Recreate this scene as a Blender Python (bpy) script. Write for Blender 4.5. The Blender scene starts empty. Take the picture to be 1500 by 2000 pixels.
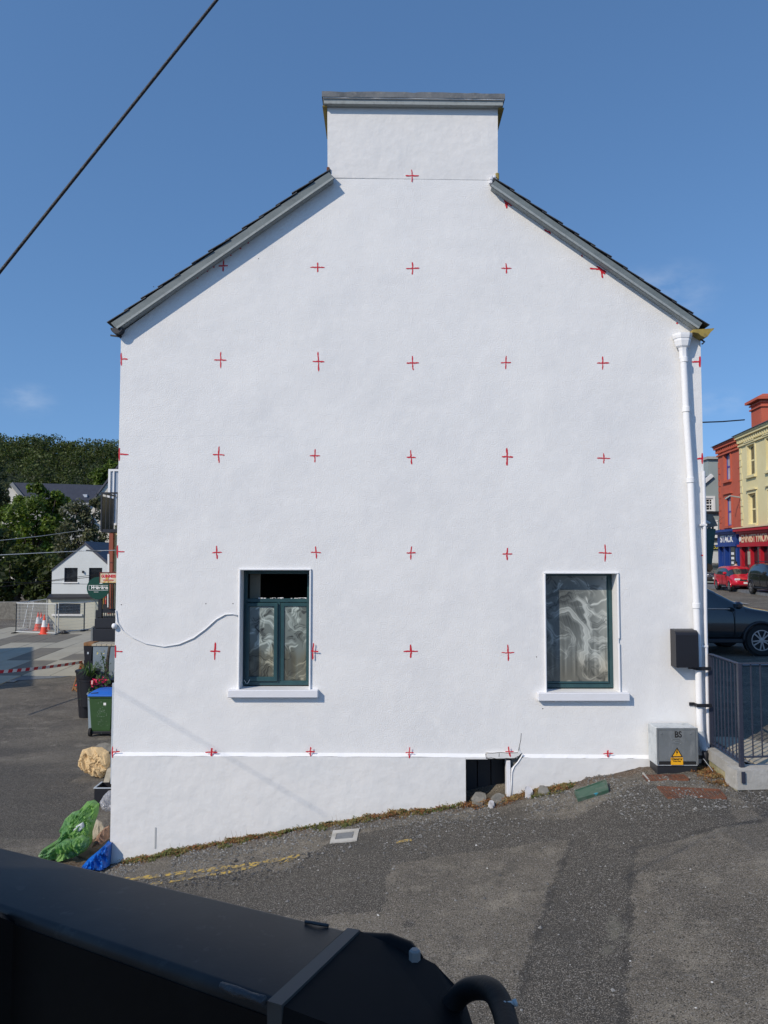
import bpy, bmesh, math, random
import numpy as np
from mathutils import Vector, Matrix, noise as mnoise
R = math.radians
random.seed(7); rng = np.random.default_rng(7)
scene = bpy.context.scene
C = scene.collection

# ------------------------------------------------------------------ camera
CAMZ, PITCH, FPX = 4.0, math.atan(85.0/1500.0), 1500.0
cam = bpy.data.cameras.new('camera'); co = bpy.data.objects.new('camera', cam); C.objects.link(co)
co.location = (0, 0, CAMZ); co.rotation_euler = (R(90) + PITCH, 0, 0)
cam.sensor_fit = 'VERTICAL'; cam.sensor_height = 36.0; cam.lens = 27.0
cam.clip_start = 0.05; cam.clip_end = 3000
scene.camera = co
# ------------------------------------------------------------------ sky and sun
SUN_TRAVEL = Vector((1.0, 1.0, -0.98)).normalized()
s = -SUN_TRAVEL
SUN_EL = math.asin(s.z); SUN_ROT = math.atan2(s.x, s.y)
w = bpy.data.worlds.new('World'); scene.world = w; w.use_nodes = True
nt = w.node_tree; nt.nodes.clear()
out = nt.nodes.new('ShaderNodeOutputWorld'); bg = nt.nodes.new('ShaderNodeBackground')
sky = nt.nodes.new('ShaderNodeTexSky'); sky.sky_type = 'NISHITA'; sky.sun_disc = False
sky.sun_elevation = SUN_EL; sky.sun_rotation = SUN_ROT
sky.altitude = 0; sky.air_density = 1.25; sky.dust_density = 0.1; sky.ozone_density = 5.0
bg.inputs['Strength'].default_value = 0.15
# two faint wisps of cloud low in the sky (they sit in the sky itself)
tc = nt.nodes.new('ShaderNodeTexCoord')
nz = nt.nodes.new('ShaderNodeTexNoise'); nz.inputs['Scale'].default_value = 22; nz.inputs['Detail'].default_value = 7
nz.inputs['Roughness'].default_value = 0.6
mp = nt.nodes.new('ShaderNodeMapping'); mp.inputs['Scale'].default_value = (1, 1, 2.2); mp.inputs['Location'].default_value = (.3, .1, .2)
nt.links.new(tc.outputs['Generated'], mp.inputs['Vector']); nt.links.new(mp.outputs[0], nz.inputs['Vector'])
rmp = nt.nodes.new('ShaderNodeMapRange'); rmp.inputs['From Min'].default_value = 0.38; rmp.inputs['From Max'].default_value = 0.70
rmp.inputs['To Max'].default_value = 0.17
nt.links.new(nz.outputs['Fac'], rmp.inputs['Value'])
nrmz = nt.nodes.new('ShaderNodeVectorMath'); nrmz.operation = 'NORMALIZE'; nt.links.new(tc.outputs['Generated'], nrmz.inputs[0])
wsum = None
for dx, dz, rad in ((550/1500, .345, .085), (-705/1500, .205, .045), (660/1500, .20, .04)):
    dv = Vector((dx, 1.0, dz)).normalized()
    sb_ = nt.nodes.new('ShaderNodeVectorMath'); sb_.operation = 'SUBTRACT'; sb_.inputs[1].default_value = dv; nt.links.new(nrmz.outputs[0], sb_.inputs[0])
    ml_ = nt.nodes.new('ShaderNodeVectorMath'); ml_.operation = 'MULTIPLY'; ml_.inputs[1].default_value = (1, 1, 1.8); nt.links.new(sb_.outputs[0], ml_.inputs[0])
    ln_ = nt.nodes.new('ShaderNodeVectorMath'); ln_.operation = 'LENGTH'; nt.links.new(ml_.outputs[0], ln_.inputs[0])
    mk = nt.nodes.new('ShaderNodeMapRange'); mk.interpolation_type = 'SMOOTHSTEP'; mk.inputs['From Min'].default_value = rad; mk.inputs['From Max'].default_value = rad*.15; nt.links.new(ln_.outputs['Value'], mk.inputs['Value'])
    if wsum is None: wsum = mk.outputs[0]
    else:
        a_ = nt.nodes.new('ShaderNodeMath'); a_.operation = 'ADD'; nt.links.new(wsum, a_.inputs[0]); nt.links.new(mk.outputs[0], a_.inputs[1]); wsum = a_.outputs[0]
wm = nt.nodes.new('ShaderNodeMath'); wm.operation = 'MULTIPLY'; nt.links.new(wsum, wm.inputs[0]); nt.links.new(rmp.outputs[0], wm.inputs[1])
mix = nt.nodes.new('ShaderNodeMix'); mix.data_type = 'RGBA'
mix.inputs[7].default_value = (5.2, 5.6, 6.2, 1)
va = nt.nodes.new('ShaderNodeVectorMath'); va.operation = 'MAXIMUM'; va.inputs[1].default_value = (-2, -2, 0.0); nt.links.new(tc.outputs['Generated'], va.inputs[0])
vb = nt.nodes.new('ShaderNodeVectorMath'); vb.operation = 'ADD'; vb.inputs[1].default_value = (0, 0, 0.24); nt.links.new(va.outputs[0], vb.inputs[0])
vn = nt.nodes.new('ShaderNodeVectorMath'); vn.operation = 'NORMALIZE'; nt.links.new(vb.outputs[0], vn.inputs[0]); nt.links.new(vn.outputs[0], sky.inputs['Vector'])
nt.links.new(wm.outputs[0], mix.inputs[0]); hsv = nt.nodes.new('ShaderNodeHueSaturation'); hsv.inputs['Saturation'].default_value = 1.07; hsv.inputs['Value'].default_value = 1.08; nt.links.new(sky.outputs[0], hsv.inputs['Color']); nt.links.new(hsv.outputs[0], mix.inputs[6])
nt.links.new(mix.outputs[2], bg.inputs['Color']); nt.links.new(bg.outputs[0], out.inputs[0])
sl = bpy.data.lights.new('sun', 'SUN'); sl.energy = 3.5; sl.angle = R(0.53); sl.color = (1.0, 0.89, 0.74)
so = bpy.data.objects.new('sun', sl); C.objects.link(so); so.location = (-20, -20, 30)
so.rotation_euler = SUN_TRAVEL.to_track_quat('-Z', 'Y').to_euler()
scene.view_settings.view_transform = 'Standard'; scene.view_settings.look = 'None'
scene.view_settings.gamma = 1.0; scene.view_settings.use_curve_mapping = False
scene.view_settings.exposure = 0.0
scene.render.engine = 'CYCLES'

# ------------------------------------------------------------------ measuring helpers (photograph pixels of 1500 x 2000 -> metres)
def ray(px, py):
    u = 1000.0 - py; x = px - 750.0
    c, s_ = math.cos(PITCH), math.sin(PITCH)
    return Vector((x, FPX*c - u*s_, FPX*s_ + u*c))
def P(px, py, Y):
    d = ray(px, py); t = Y/d.y
    return Vector((d.x*t, Y, CAMZ + d.z*t))
def PX(px, py, Y): return P(px, py, Y).x
def PZ(py, Y): return P(750, py, Y).z
def to_px(v):
    c, s_ = math.cos(PITCH), math.sin(PITCH)
    y, z = v[1], v[2]-CAMZ
    dep = y*c + z*s_; up = -y*s_ + z*c
    return 750+FPX*v[0]/dep, 1000-FPX*up/dep

# ------------------------------------------------------------------ mesh helpers
OFF = {}
class MB:
    def __init__(s): s.v = []; s.f = []
    def add(s, vs, fs):
        o = len(s.v); s.v += [tuple(v) for v in vs]; s.f += [tuple(i+o for i in f) for f in fs]
        return s
    def box(s, x0, x1, y0, y1, z0, z1, M=None):
        vs = [Vector((x, y, z)) for z in (z0, z1) for y in (y0, y1) for x in (x0, x1)]
        if M is not None: vs = [M @ v for v in vs]
        return s.add(vs, [(0,2,3,1),(4,5,7,6),(0,1,5,4),(2,6,7,3),(0,4,6,2),(1,3,7,5)])
    def bbox(s, x0, x1, y0, y1, z0, z1, b=0.01, M=None):
        # bevelled box: three stacked rings
        def ringv(dx, dy, z): 
            k = b
            X0, X1, Y0, Y1 = x0+dx, x1-dx, y0+dy, y1-dy
            return [Vector(p) for p in ((X0+k,Y0,z),(X1-k,Y0,z),(X1,Y0+k,z),(X1,Y1-k,z),(X1-k,Y1,z),(X0+k,Y1,z),(X0,Y1-k,z),(X0,Y0+k,z))]
        rings = [ringv(b,b,z0), ringv(0,0,z0+b), ringv(0,0,z1-b), ringv(b,b,z1)]
        return s.loft(rings, M=M)
    def loft(s, rings, M=None, closed=True, caps=True):
        n = len(rings[0]); vs = [v for r in rings for v in r]
        if M is not None: vs = [M @ Vector(v) for v in vs]
        fs = []
        for k in range(len(rings)-1):
            for i in range(n if closed else n-1):
                j = (i+1) % n
                fs.append((k*n+i, k*n+j, (k+1)*n+j, (k+1)*n+i))
        if caps and closed:
            fs.append(tuple(range(n))[::-1]); fs.append(tuple((len(rings)-1)*n+i for i in range(n)))
        return s.add(vs, fs)
    def prism(s, poly, y0, y1, mapf=None):
        # poly: (a, z) outline, extruded in depth
        m = mapf or (lambda a, d, z: (a, d, z))
        n = len(poly)
        vs = [m(a, y0, z) for a, z in poly] + [m(a, y1, z) for a, z in poly]
        fs = [tuple(range(n)), tuple(range(2*n-1, n-1, -1))] + [(i, i+n, (i+1) % n+n, (i+1) % n) for i in range(n)]
        return s.add(vs, fs)
    def tube(s, pts, r, n=8, caps=True):
        pts = [Vector(p) for p in pts]
        rr = r if isinstance(r, (list, tuple)) else [r]*len(pts)
        rings = []; up = Vector((0, 0, 1))
        t0 = (pts[1]-pts[0]).normalized()
        a = t0.cross(up); a = a.normalized() if a.length > 1e-4 else Vector((1, 0, 0))
        for i, p in enumerate(pts):
            t = (pts[min(i+1, len(pts)-1)] - pts[max(i-1, 0)]).normalized()
            a = (a - t*a.dot(t)).normalized(); b = t.cross(a)
            rings.append([p + (a*math.cos(2*math.pi*k/n) + b*math.sin(2*math.pi*k/n))*rr[i] for k in range(n)])
        return s.loft(rings, caps=caps)
    def lathe(s, prof, cx=0, cy=0, n=16, M=None):
        rings = [[Vector((cx+r*math.cos(2*math.pi*k/n), cy+r*math.sin(2*math.pi*k/n), z)) for k in range(n)] for r, z in prof]
        return s.loft(rings, M=M)
    def bar(s, p, q, w, h=None):
        p, q = Vector(p), Vector(q); h = h or w
        t = (q-p).normalized(); a = t.cross(Vector((0, 0, 1)))
        a = a.normalized() if a.length > 1e-3 else Vector((1, 0, 0)); b = a.cross(t)
        def ring(c): return [c+a*w/2+b*h/2, c-a*w/2+b*h/2, c-a*w/2-b*h/2, c+a*w/2-b*h/2]
        return s.loft([ring(p), ring(q)])

def tagp(o, label=None, cat=None, group=None, kind=None):
    if label: o['label'] = label
    if cat: o['category'] = cat
    if group: o['group'] = group
    if kind: o['kind'] = kind
    return o
def thing(name, label, cat, loc=(0, 0, 0), group=None):
    o = bpy.data.objects.new(name, None); C.objects.link(o); o.location = loc
    o.empty_display_size = 0.2
    OFF[o.name] = Vector(loc); return tagp(o, label, cat, group)
def link_mesh(name, me, mat, parent, smooth, origin=None):
    o = bpy.data.objects.new(name, me); C.objects.link(o)
    if mat is not None: me.materials.append(mat)
    if parent is not None:
        o.parent = parent; off = OFF[parent.name]
    else:
        off = Vector((0, 0, 0))
    n = len(me.vertices); a = np.empty(n*3, 'f'); me.vertices.foreach_get('co', a); a = a.reshape(-1, 3)
    mn, mx = a.min(0), a.max(0)
    org = Vector(((mn[0]+mx[0])/2, (mn[1]+mx[1])/2, mn[2])) if origin is None else Vector(origin)
    a -= np.array(org[:], 'f'); me.vertices.foreach_set('co', a.ravel())
    o.location = org-off; OFF[o.name] = org
    if smooth:
        me.polygons.foreach_set('use_smooth', [True]*len(me.polygons))
        if smooth is not True and hasattr(me, 'set_sharp_from_angle'): me.set_sharp_from_angle(angle=R(smooth))
    me.update(); return o
def obj(name, mb, mat, parent=None, label=None, cat=None, group=None, kind=None, smooth=False, weld=False, origin=None):
    me = bpy.data.meshes.new(name); me.from_pydata(mb.v, [], mb.f); me.validate()
    bm = bmesh.new(); bm.from_mesh(me)
    if weld: bmesh.ops.remove_doubles(bm, verts=bm.verts, dist=1e-5)
    bmesh.ops.recalc_face_normals(bm, faces=bm.faces); bm.to_mesh(me); bm.free()
    o = link_mesh(name, me, mat, parent, smooth, origin)
    return tagp(o, label, cat, group, kind)
def copy_tree(o, parent=None):
    c = o.copy(); C.objects.link(c)
    if parent is not None: c.parent = parent
    for ch in list(o.children): copy_tree(ch, c)
    return c
def place(o, loc, rz=0, sc=1):
    o.location = loc; o.rotation_euler = (0, 0, rz); o.scale = (sc, sc, sc); return o
def subsurf(o, lv):
    m = o.modifiers.new('sub', 'SUBSURF'); m.levels = lv; m.render_levels = lv
    dg = bpy.context.evaluated_depsgraph_get(); me = bpy.data.meshes.new_from_object(o.evaluated_get(dg))
    o.modifiers.clear(); o.data = me
    me.polygons.foreach_set('use_smooth', [True]*len(me.polygons)); return o
def quads_mesh(name, cen, size, normal_bias=None, aspect=1.0, kindw='leaf'):
    n = len(cen)
    a = rng.normal(size=(n, 3)); a /= np.linalg.norm(a, axis=1)[:, None]
    b = rng.normal(size=(n, 3)); b -= (b*a).sum(1)[:, None]*a; b /= np.linalg.norm(b, axis=1)[:, None]
    sz = (size if np.ndim(size) else np.full(n, size))*rng.uniform(.6, 1.3, n)
    a = a*sz[:, None]*aspect; b = b*sz[:, None]*.6
    V = np.stack([cen-a, cen+b*.9, cen+a, cen-b*.9], 1).reshape(-1, 3).astype('f')
    me = bpy.data.meshes.new(name); me.vertices.add(4*n); me.vertices.foreach_set('co', V.ravel())
    me.loops.add(4*n); me.loops.foreach_set('vertex_index', np.arange(4*n, dtype='i'))
    me.polygons.add(n); me.polygons.foreach_set('loop_start', np.arange(0, 4*n, 4, dtype='i'))
    me.polygons.foreach_set('loop_total', np.full(n, 4, 'i'))
    me.update(); me.validate(); return me

# ------------------------------------------------------------------ materials
def mat(name, col, rough=0.7, metal=0.0, spec=0.5, n1=None, n2=None, bump=None, bump2=None, coat=0, rand=0, trans=0, emit=None, alpha=None):
    """n1/n2: (scale, colour, from, to[, stretch]) noise-mixed second colours; bump: (scale, strength, dist)."""
    m = bpy.data.materials.new(name); m.use_nodes = True; t = m.node_tree
    p = t.nodes['Principled BSDF']
    p.inputs['Roughness'].default_value = rough; p.inputs['Metallic'].default_value = metal
    p.inputs['Specular IOR Level'].default_value = spec
    if coat: p.inputs['Coat Weight'].default_value = coat; p.inputs['Coat Roughness'].default_value = .06
    if trans: p.inputs['Transmission Weight'].default_value = trans
    if alpha is not None: p.inputs['Alpha'].default_value = alpha
    tcn = t.nodes.new('ShaderNodeTexCoord'); geo = t.nodes.new('ShaderNodeNewGeometry')
    vec = geo.outputs['Position']
    cur = t.nodes.new('ShaderNodeRGB'); cur.outputs[0].default_value = (*col, 1); cur = cur.outputs[0]
    for q in (n1, n2):
        if not q: continue
        v = vec
        if len(q) > 4:
            mpn = t.nodes.new('ShaderNodeMapping'); mpn.inputs['Scale'].default_value = q[4]; t.links.new(vec, mpn.inputs[0]); v = mpn.outputs[0]
        nn = t.nodes.new('ShaderNodeTexNoise'); nn.inputs['Scale'].default_value = q[0]; nn.inputs['Detail'].default_value = 6
        nn.inputs['Roughness'].default_value = .62
        t.links.new(v, nn.inputs['Vector'])
        mr = t.nodes.new('ShaderNodeMapRange'); mr.inputs['From Min'].default_value = q[2]; mr.inputs['From Max'].default_value = q[3]
        t.links.new(nn.outputs['Fac'], mr.inputs['Value'])
        mx = t.nodes.new('ShaderNodeMix'); mx.data_type = 'RGBA'; mx.inputs[7].default_value = (*q[1], 1)
        t.links.new(mr.outputs[0], mx.inputs[0]); t.links.new(cur, mx.inputs[6]); cur = mx.outputs[2]
    if rand:
        ge = geo.outputs['Random Per Island']
        hs = t.nodes.new('ShaderNodeHueSaturation')
        mr = t.nodes.new('ShaderNodeMapRange'); mr.inputs['To Min'].default_value = 1-rand; mr.inputs['To Max'].default_value = 1+rand
        t.links.new(ge, mr.inputs['Value']); t.links.new(mr.outputs[0], hs.inputs['Value']); t.links.new(cur, hs.inputs['Color']); cur = hs.outputs[0]
    t.links.new(cur, p.inputs['Base Color'])
    nrm = None
    for q in (bump, bump2):
        if not q: continue
        nn = t.nodes.new('ShaderNodeTexNoise'); nn.inputs['Scale'].default_value = q[0]; nn.inputs['Detail'].default_value = 4 if len(q) < 4 else q[3]
        t.links.new(vec, nn.inputs['Vector'])
        bn = t.nodes.new('ShaderNodeBump'); bn.inputs['Strength'].default_value = q[1]; bn.inputs['Distance'].default_value = q[2]
        t.links.new(nn.outputs['Fac'], bn.inputs['Height'])
        if nrm: t.links.new(nrm, bn.inputs['Normal'])
        nrm = bn.outputs[0]
    if nrm: t.links.new(nrm, p.inputs['Normal'])
    if emit: p.inputs['Emission Color'].default_value = (*emit[:3], 1); p.inputs['Emission Strength'].default_value = emit[3]
    return m

M = {}
M['render_rough'] = mat('rough_white_render', (.79, .785, .77), .85, spec=.3, n1=(.9, (.735, .735, .73), .38, .68), n2=(5, (.82, .815, .80), .5, .8), bump=(66, .42, .011, 3), bump2=(1.6, .20, .10))
M['render_smooth'] = mat('smooth_white_render', (.74, .73, .71), .8, spec=.3, n1=(1.3, (.68, .685, .68), .4, .7), n2=(9, (.76, .755, .74), .5, .8), bump=(9, .35, .02), bump2=(2, .3, .06))
M['white_paint'] = mat('white_paint', (.82, .82, .82), .55, n1=(6, (.76, .77, .78), .5, .8), bump=(25, .25, .01))
M['sill_paint'] = mat('sill_paint', (.74, .745, .77), .6, n1=(6, (.7, .71, .73), .5, .8), bump=(30, .2, .01))
M['red_mark'] = mat('red_marker_paint', (.62, .012, .03), .5, n1=(60, (.45, .01, .02), .45, .7))
M['concrete'] = mat('weathered_concrete', (.17, .18, .19), .9, n1=(4, (.10, .11, .12), .4, .65), n2=(18, (.23, .23, .22), .55, .75), bump=(30, .5, .01))
M['concrete_light'] = mat('light_concrete', (.42, .41, .38), .9, n1=(3, (.32, .31, .28), .4, .65), n2=(18, (.5, .49, .46), .55, .75), bump=(30, .5, .01))
M['concrete_moss'] = mat('mossy_concrete', (.40, .35, .20), .9, n1=(5, (.22, .22, .10), .45, .65), n2=(14, (.5, .46, .36), .55, .75), bump=(30, .6, .01))
M['yellow_paint'] = mat('ochre_paint', (.34, .25, .055), .7, n1=(14, (.2, .15, .05), .45, .7), bump=(30, .3, .01))
M['barge'] = mat('grey_green_barge_paint', (.165, .195, .20), .65, n1=(3, (.12, .145, .15), .4, .7, (1, 1, 3)), n2=(22, (.22, .25, .25), .6, .8), bump=(40, .3, .005))
M['soffit'] = mat('pale_soffit_paint', (.30, .33, .33), .7, n1=(20, (.2, .22, .22), .5, .75), bump=(30, .3, .005))
M['slate'] = mat('dark_slate', (.045, .05, .06), .6, n1=(7, (.08, .085, .09), .45, .7), bump=(30, .5, .01))
M['green_frame'] = mat('dark_green_window_paint', (.020, .060, .070), .4, n1=(6, (.028, .08, .085), .45, .7))
M['dark'] = mat('dark_interior', (.012, .012, .013), .9)
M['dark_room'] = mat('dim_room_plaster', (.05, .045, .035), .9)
M['black_plastic'] = mat('black_plastic', (.012, .012, .016), .45, bump=(60, .15, .004))
M['black_metal'] = mat('black_metal', (.014, .015, .020), .45, n1=(12, (.03, .03, .035), .6, .8))
M['rail_paint'] = mat('dark_blue_grey_rail_paint', (.028, .032, .052), .42, n1=(15, (.05, .055, .075), .55, .8))
M['galv'] = mat('galvanised_steel', (.19, .205, .21), .6, metal=.2, n1=(5, (.15, .165, .17), .4, .7), n2=(16, (.25, .26, .26), .5, .75, (1, 1, .4)), bump=(20, .1, .004))
M['galv_white'] = mat('whitewashed_galvanised', (.55, .58, .59), .7, n1=(12, (.34, .38, .40), .5, .72), bump=(20, .2, .004))
M['grey_pipe'] = mat('grey_plastic_pipe', (.42, .46, .50), .45, n1=(8, (.33, .36, .4), .5, .8))
M['sticker_yellow'] = mat('yellow_sticker', (.85, .42, .01), .5)
M['sticker_black'] = mat('black_print', (.015, .012, .01), .5)
M['fence_steel'] = mat('bright_fence_steel', (.50, .52, .52), .5)
M['scuff'] = mat('grey_scuff', (.42, .43, .43), .8)
M['rust'] = mat('rusted_iron', (.17, .062, .030), .9, n1=(9, (.08, .04, .028), .4, .65), n2=(40, (.26, .11, .06), .55, .75), bump=(60, .5, .006))
M['green_lid'] = mat('green_metal_lid', (.045, .10, .065), .55, n1=(10, (.10, .13, .10), .5, .7), n2=(5, (.03, .30, .40), .68, .72))
M['stone'] = mat('grey_stone', (.20, .19, .165), .9, n1=(8, (.12, .115, .10), .4, .65), n2=(20, (.30, .28, .25), .55, .75), bump=(20, .7, .015))
M['stone_white'] = mat('chalky_stone', (.48, .48, .50), .9, n1=(8, (.25, .24, .23), .45, .65), bump=(20, .7, .015))
M['weed_brown'] = mat('dry_brown_weeds', (.26, .115, .045), .9, n1=(9, (.30, .22, .09), .45, .6), n2=(4, (.10, .055, .03), .5, .7), rand=.5)
M['weed_green'] = mat('green_weeds', (.12, .15, .045), .9, n1=(9, (.22, .19, .07), .45, .6), rand=.45)
M['pebble'] = mat('pebbles', (.16, .158, .15), .9, n1=(30, (.34, .33, .31), .55, .7), rand=.5)
M['white_pvc'] = mat('white_cable', (.75, .76, .77), .5)
M['cable_black'] = mat('black_cable', (.012, .012, .014), .6, bump=(80, .5, .01))
M['boom'] = mat('dark_machine_paint', (.012, .012, .012), .48, spec=.35, n1=(3, (.026, .025, .022), .42, .65), n2=(26, (.045, .043, .040), .60, .76), bump=(90, .05, .003))
M['boom_dark'] = mat('black_and_shaded_machine_paint', (.0020, .0020, .0022), .6, spec=.18, n1=(6, (.005, .005, .005), .5, .8))  # black parts, and painted shade on the arm's near face
M['weld'] = mat('weld_bead', (.04, .042, .045), .6, bump=(50, .9, .01))
M['rubber'] = mat('hose_rubber', (.004, .004, .004), .6, spec=.25, bump=(90, .2, .004))
M['tie'] = mat('pale_cable_tie', (.42, .44, .42), .5)
M['bolt'] = mat('zinc_bolt', (.22, .22, .21), .5)
M['bin_green'] = mat('dark_green_bin_plastic', (.030, .075, .022), .5, n1=(5, (.04, .10, .03), .5, .8))
M['bin_blue'] = mat('blue_bin_lid', (.02, .13, .52), .45)
M['faded_print'] = mat('faded_white_print', (.25, .32, .25), .7)
M['bag_green'] = mat('green_plastic_bag', (.26, .50, .13), .42, n1=(5, (.15, .34, .13), .42, .6), n2=(9, (.50, .64, .42), .54, .68), bump=(22, .9, .03))
M['bag_silver'] = mat('silver_bag_lining', (.50, .52, .54), .3, bump=(20, .6, .02))
M['bag_blue'] = mat('blue_plastic_bag', (.006, .13, .52), .4, n1=(9, (.0, .08, .40), .45, .65), bump=(14, .6, .03))
M['bag_beige'] = mat('beige_cloth_sack', (.60, .44, .24), .9, n1=(6, (.52, .37, .19), .45, .65), bump=(16, .6, .03))
M['bag_brown'] = mat('torn_brown_paper', (.36, .22, .15), .85, n1=(9, (.22, .13, .08), .45, .65), bump=(20, .6, .02))
M['cardboard'] = mat('flattened_cardboard', (.17, .12, .07), .9, n1=(9, (.10, .07, .04), .45, .65), bump=(20, .3, .01))
M['clear'] = mat('clear_plastic_film', (.55, .56, .6), .15, n1=(20, (.8, .8, .82), .5, .7), bump=(20, .8, .03), alpha=.45)
M['cone_orange'] = mat('cone_orange', (.80, .07, .03), .5)
M['cone_white'] = mat('cone_white_band', (.78, .78, .78), .4)
M['tape_red'] = mat('tape_red', (.60, .03, .05), .5); M['tape_white'] = mat('tape_white', (.75, .74, .72), .5)
M['wood'] = mat('brown_timber', (.27, .13, .05), .7, n1=(12, (.16, .08, .03), .4, .7, (1, 1, .2)))
M['wall_grey_blue'] = mat('grey_blue_render', (.20, .25, .29), .8, n1=(2, (.16, .20, .235), .4, .7), bump=(30, .2, .01))
M['slab_buff'] = mat('buff_coping', (.40, .36, .28), .85, n1=(8, (.3, .27, .2), .45, .7))
M['leaf_dark'] = mat('dark_leaves', (.055, .078, .016), .6, n1=(.10, (.090, .115, .020), .44, .60), n2=(.8, (.028, .045, .012), .5, .7), rand=.6)
M['leaf_bright'] = mat('bright_leaves', (.15, .22, .025), .55, n1=(.5, (.07, .11, .018), .42, .62), rand=.5)
M['leaf_grey'] = mat('grey_green_leaves', (.14, .15, .065), .6, n1=(.5, (.07, .085, .033), .42, .62), rand=.5)
M['leaf_pale'] = mat('pale_catkin_leaves', (.24, .23, .17), .7, n1=(.6, (.10, .11, .06), .45, .6), rand=.4)
M['leaf_plant'] = mat('plant_leaves', (.07, .13, .03), .5, rand=.4)
M['bark'] = mat('bark', (.055, .045, .035), .9, bump=(14, .6, .03))
M['hill_soil'] = mat('hill_soil', (.022, .035, .014), .95, n1=(.15, (.03, .045, .018), .4, .6))
M['petal_pink'] = mat('pink_petals', (.75, .02, .10), .6); M['petal_purple'] = mat('purple_petals', (.06, .02, .10), .6); M['petal_yellow'] = mat('yellow_petals', (.6, .5, .12), .6)
M['white_house'] = mat('white_house_paint', (.62, .65, .65), .8, n1=(.8, (.56, .585, .58), .4, .7), bump=(12, .2, .01))
M['cream_house'] = mat('cream_house_paint', (.52, .52, .44), .8, n1=(.8, (.46, .46, .39), .4, .7), bump=(12, .2, .01))
M['far_white'] = mat('far_white_wall', (.60, .58, .52), .85, n1=(.6, (.5, .48, .42), .4, .7))
M['dark_roof'] = mat('dark_roof_slate', (.050, .055, .078), .6, n1=(3, (.065, .07, .095), .4, .7), bump=(8, .3, .02))
M['dark_trim'] = mat('dark_trim', (.02, .021, .025), .5)
M['glass_dark'] = mat('dark_glass', (.012, .014, .018), .06, spec=.6, n1=(1.5, (.04, .045, .05), .5, .7))
M['glass_light'] = mat('pale_reflecting_glass', (.32, .36, .42), .08, n1=(1.2, (.5, .52, .55), .4, .7))
M['white_trim'] = mat('white_trim', (.75, .75, .74), .5)
M['red_house'] = mat('terracotta_paint', (.50, .11, .06), .8, n1=(.6, (.43, .09, .05), .4, .7), bump=(10, .15, .01))
M['cream_facade'] = mat('cream_facade_paint', (.72, .64, .36), .8, n1=(.6, (.66, .58, .31), .4, .7), n2=(1.2, (.56, .50, .30), .62, .8, (1, 1, .3)))
M['grey_facade'] = mat('grey_green_facade_paint', (.30, .35, .345), .8, n1=(.4, (.27, .31, .31), .4, .7))
M['shop_blue'] = mat('blue_shopfront', (.010, .040, .20), .45, n1=(1, (.012, .05, .25), .4, .7))
M['shop_red'] = mat('red_shopfront', (.40, .008, .02), .45)
M['blue_sash'] = mat('blue_sash_paint', (.03, .06, .32), .5)
M['letters_white'] = mat('white_letters', (.8, .8, .78), .5); M['letters_cream'] = mat('cream_letters', (.72, .55, .36), .5); M['letters_yellow'] = mat('yellow_letters', (.65, .60, .12), .5)
M['shop_green'] = mat('old_green_shopfront_paint', (.012, .055, .050), .45, n1=(6, (.02, .09, .08), .5, .65), n2=(14, (.18, .10, .05), .70, .76), bump=(14, .6, .01))
M['lead'] = mat('lead_flashing', (.12, .12, .11), .6, n1=(8, (.22, .20, .16), .5, .7), bump=(12, .8, .02))
M['car_grey'] = mat('dark_grey_car_paint', (.022, .025, .030), .22, metal=.3, coat=1); M['car_black'] = mat('black_car_paint', (.010, .012, .014), .2, coat=1)
M['car_red'] = mat('red_car_paint', (.55, .010, .03), .28, coat=1); M['car_brown'] = mat('brown_grey_car_paint', (.045, .038, .035), .25, metal=.3, coat=1)
M['car_glass'] = mat('car_glass', (.02, .03, .035), .05, spec=.8, coat=.5)
M['tyre'] = mat('tyre_rubber', (.012, .012, .013), .8); M['alloy'] = mat('alloy_rim', (.42, .43, .45), .3, metal=.8)
M['headlight'] = mat('headlight_lens', (.6, .62, .64), .1, spec=.8); M['chrome'] = mat('chrome_trim', (.5, .5, .52), .2, metal=.9); M['plate'] = mat('number_plate', (.70, .70, .68), .5)
M['skin'] = mat('skin', (.50, .30, .22), .6); M['hair_black'] = mat('black_hair', (.01, .01, .01), .6); M['shirt'] = mat('light_pink_top', (.65, .45, .48), .8); M['trouser'] = mat('dark_trousers', (.03, .03, .05), .8)
M['road_paint'] = mat('worn_white_road_paint', (.30, .30, .30), .8, n1=(3, (.10, .10, .10), .5, .6))

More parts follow.
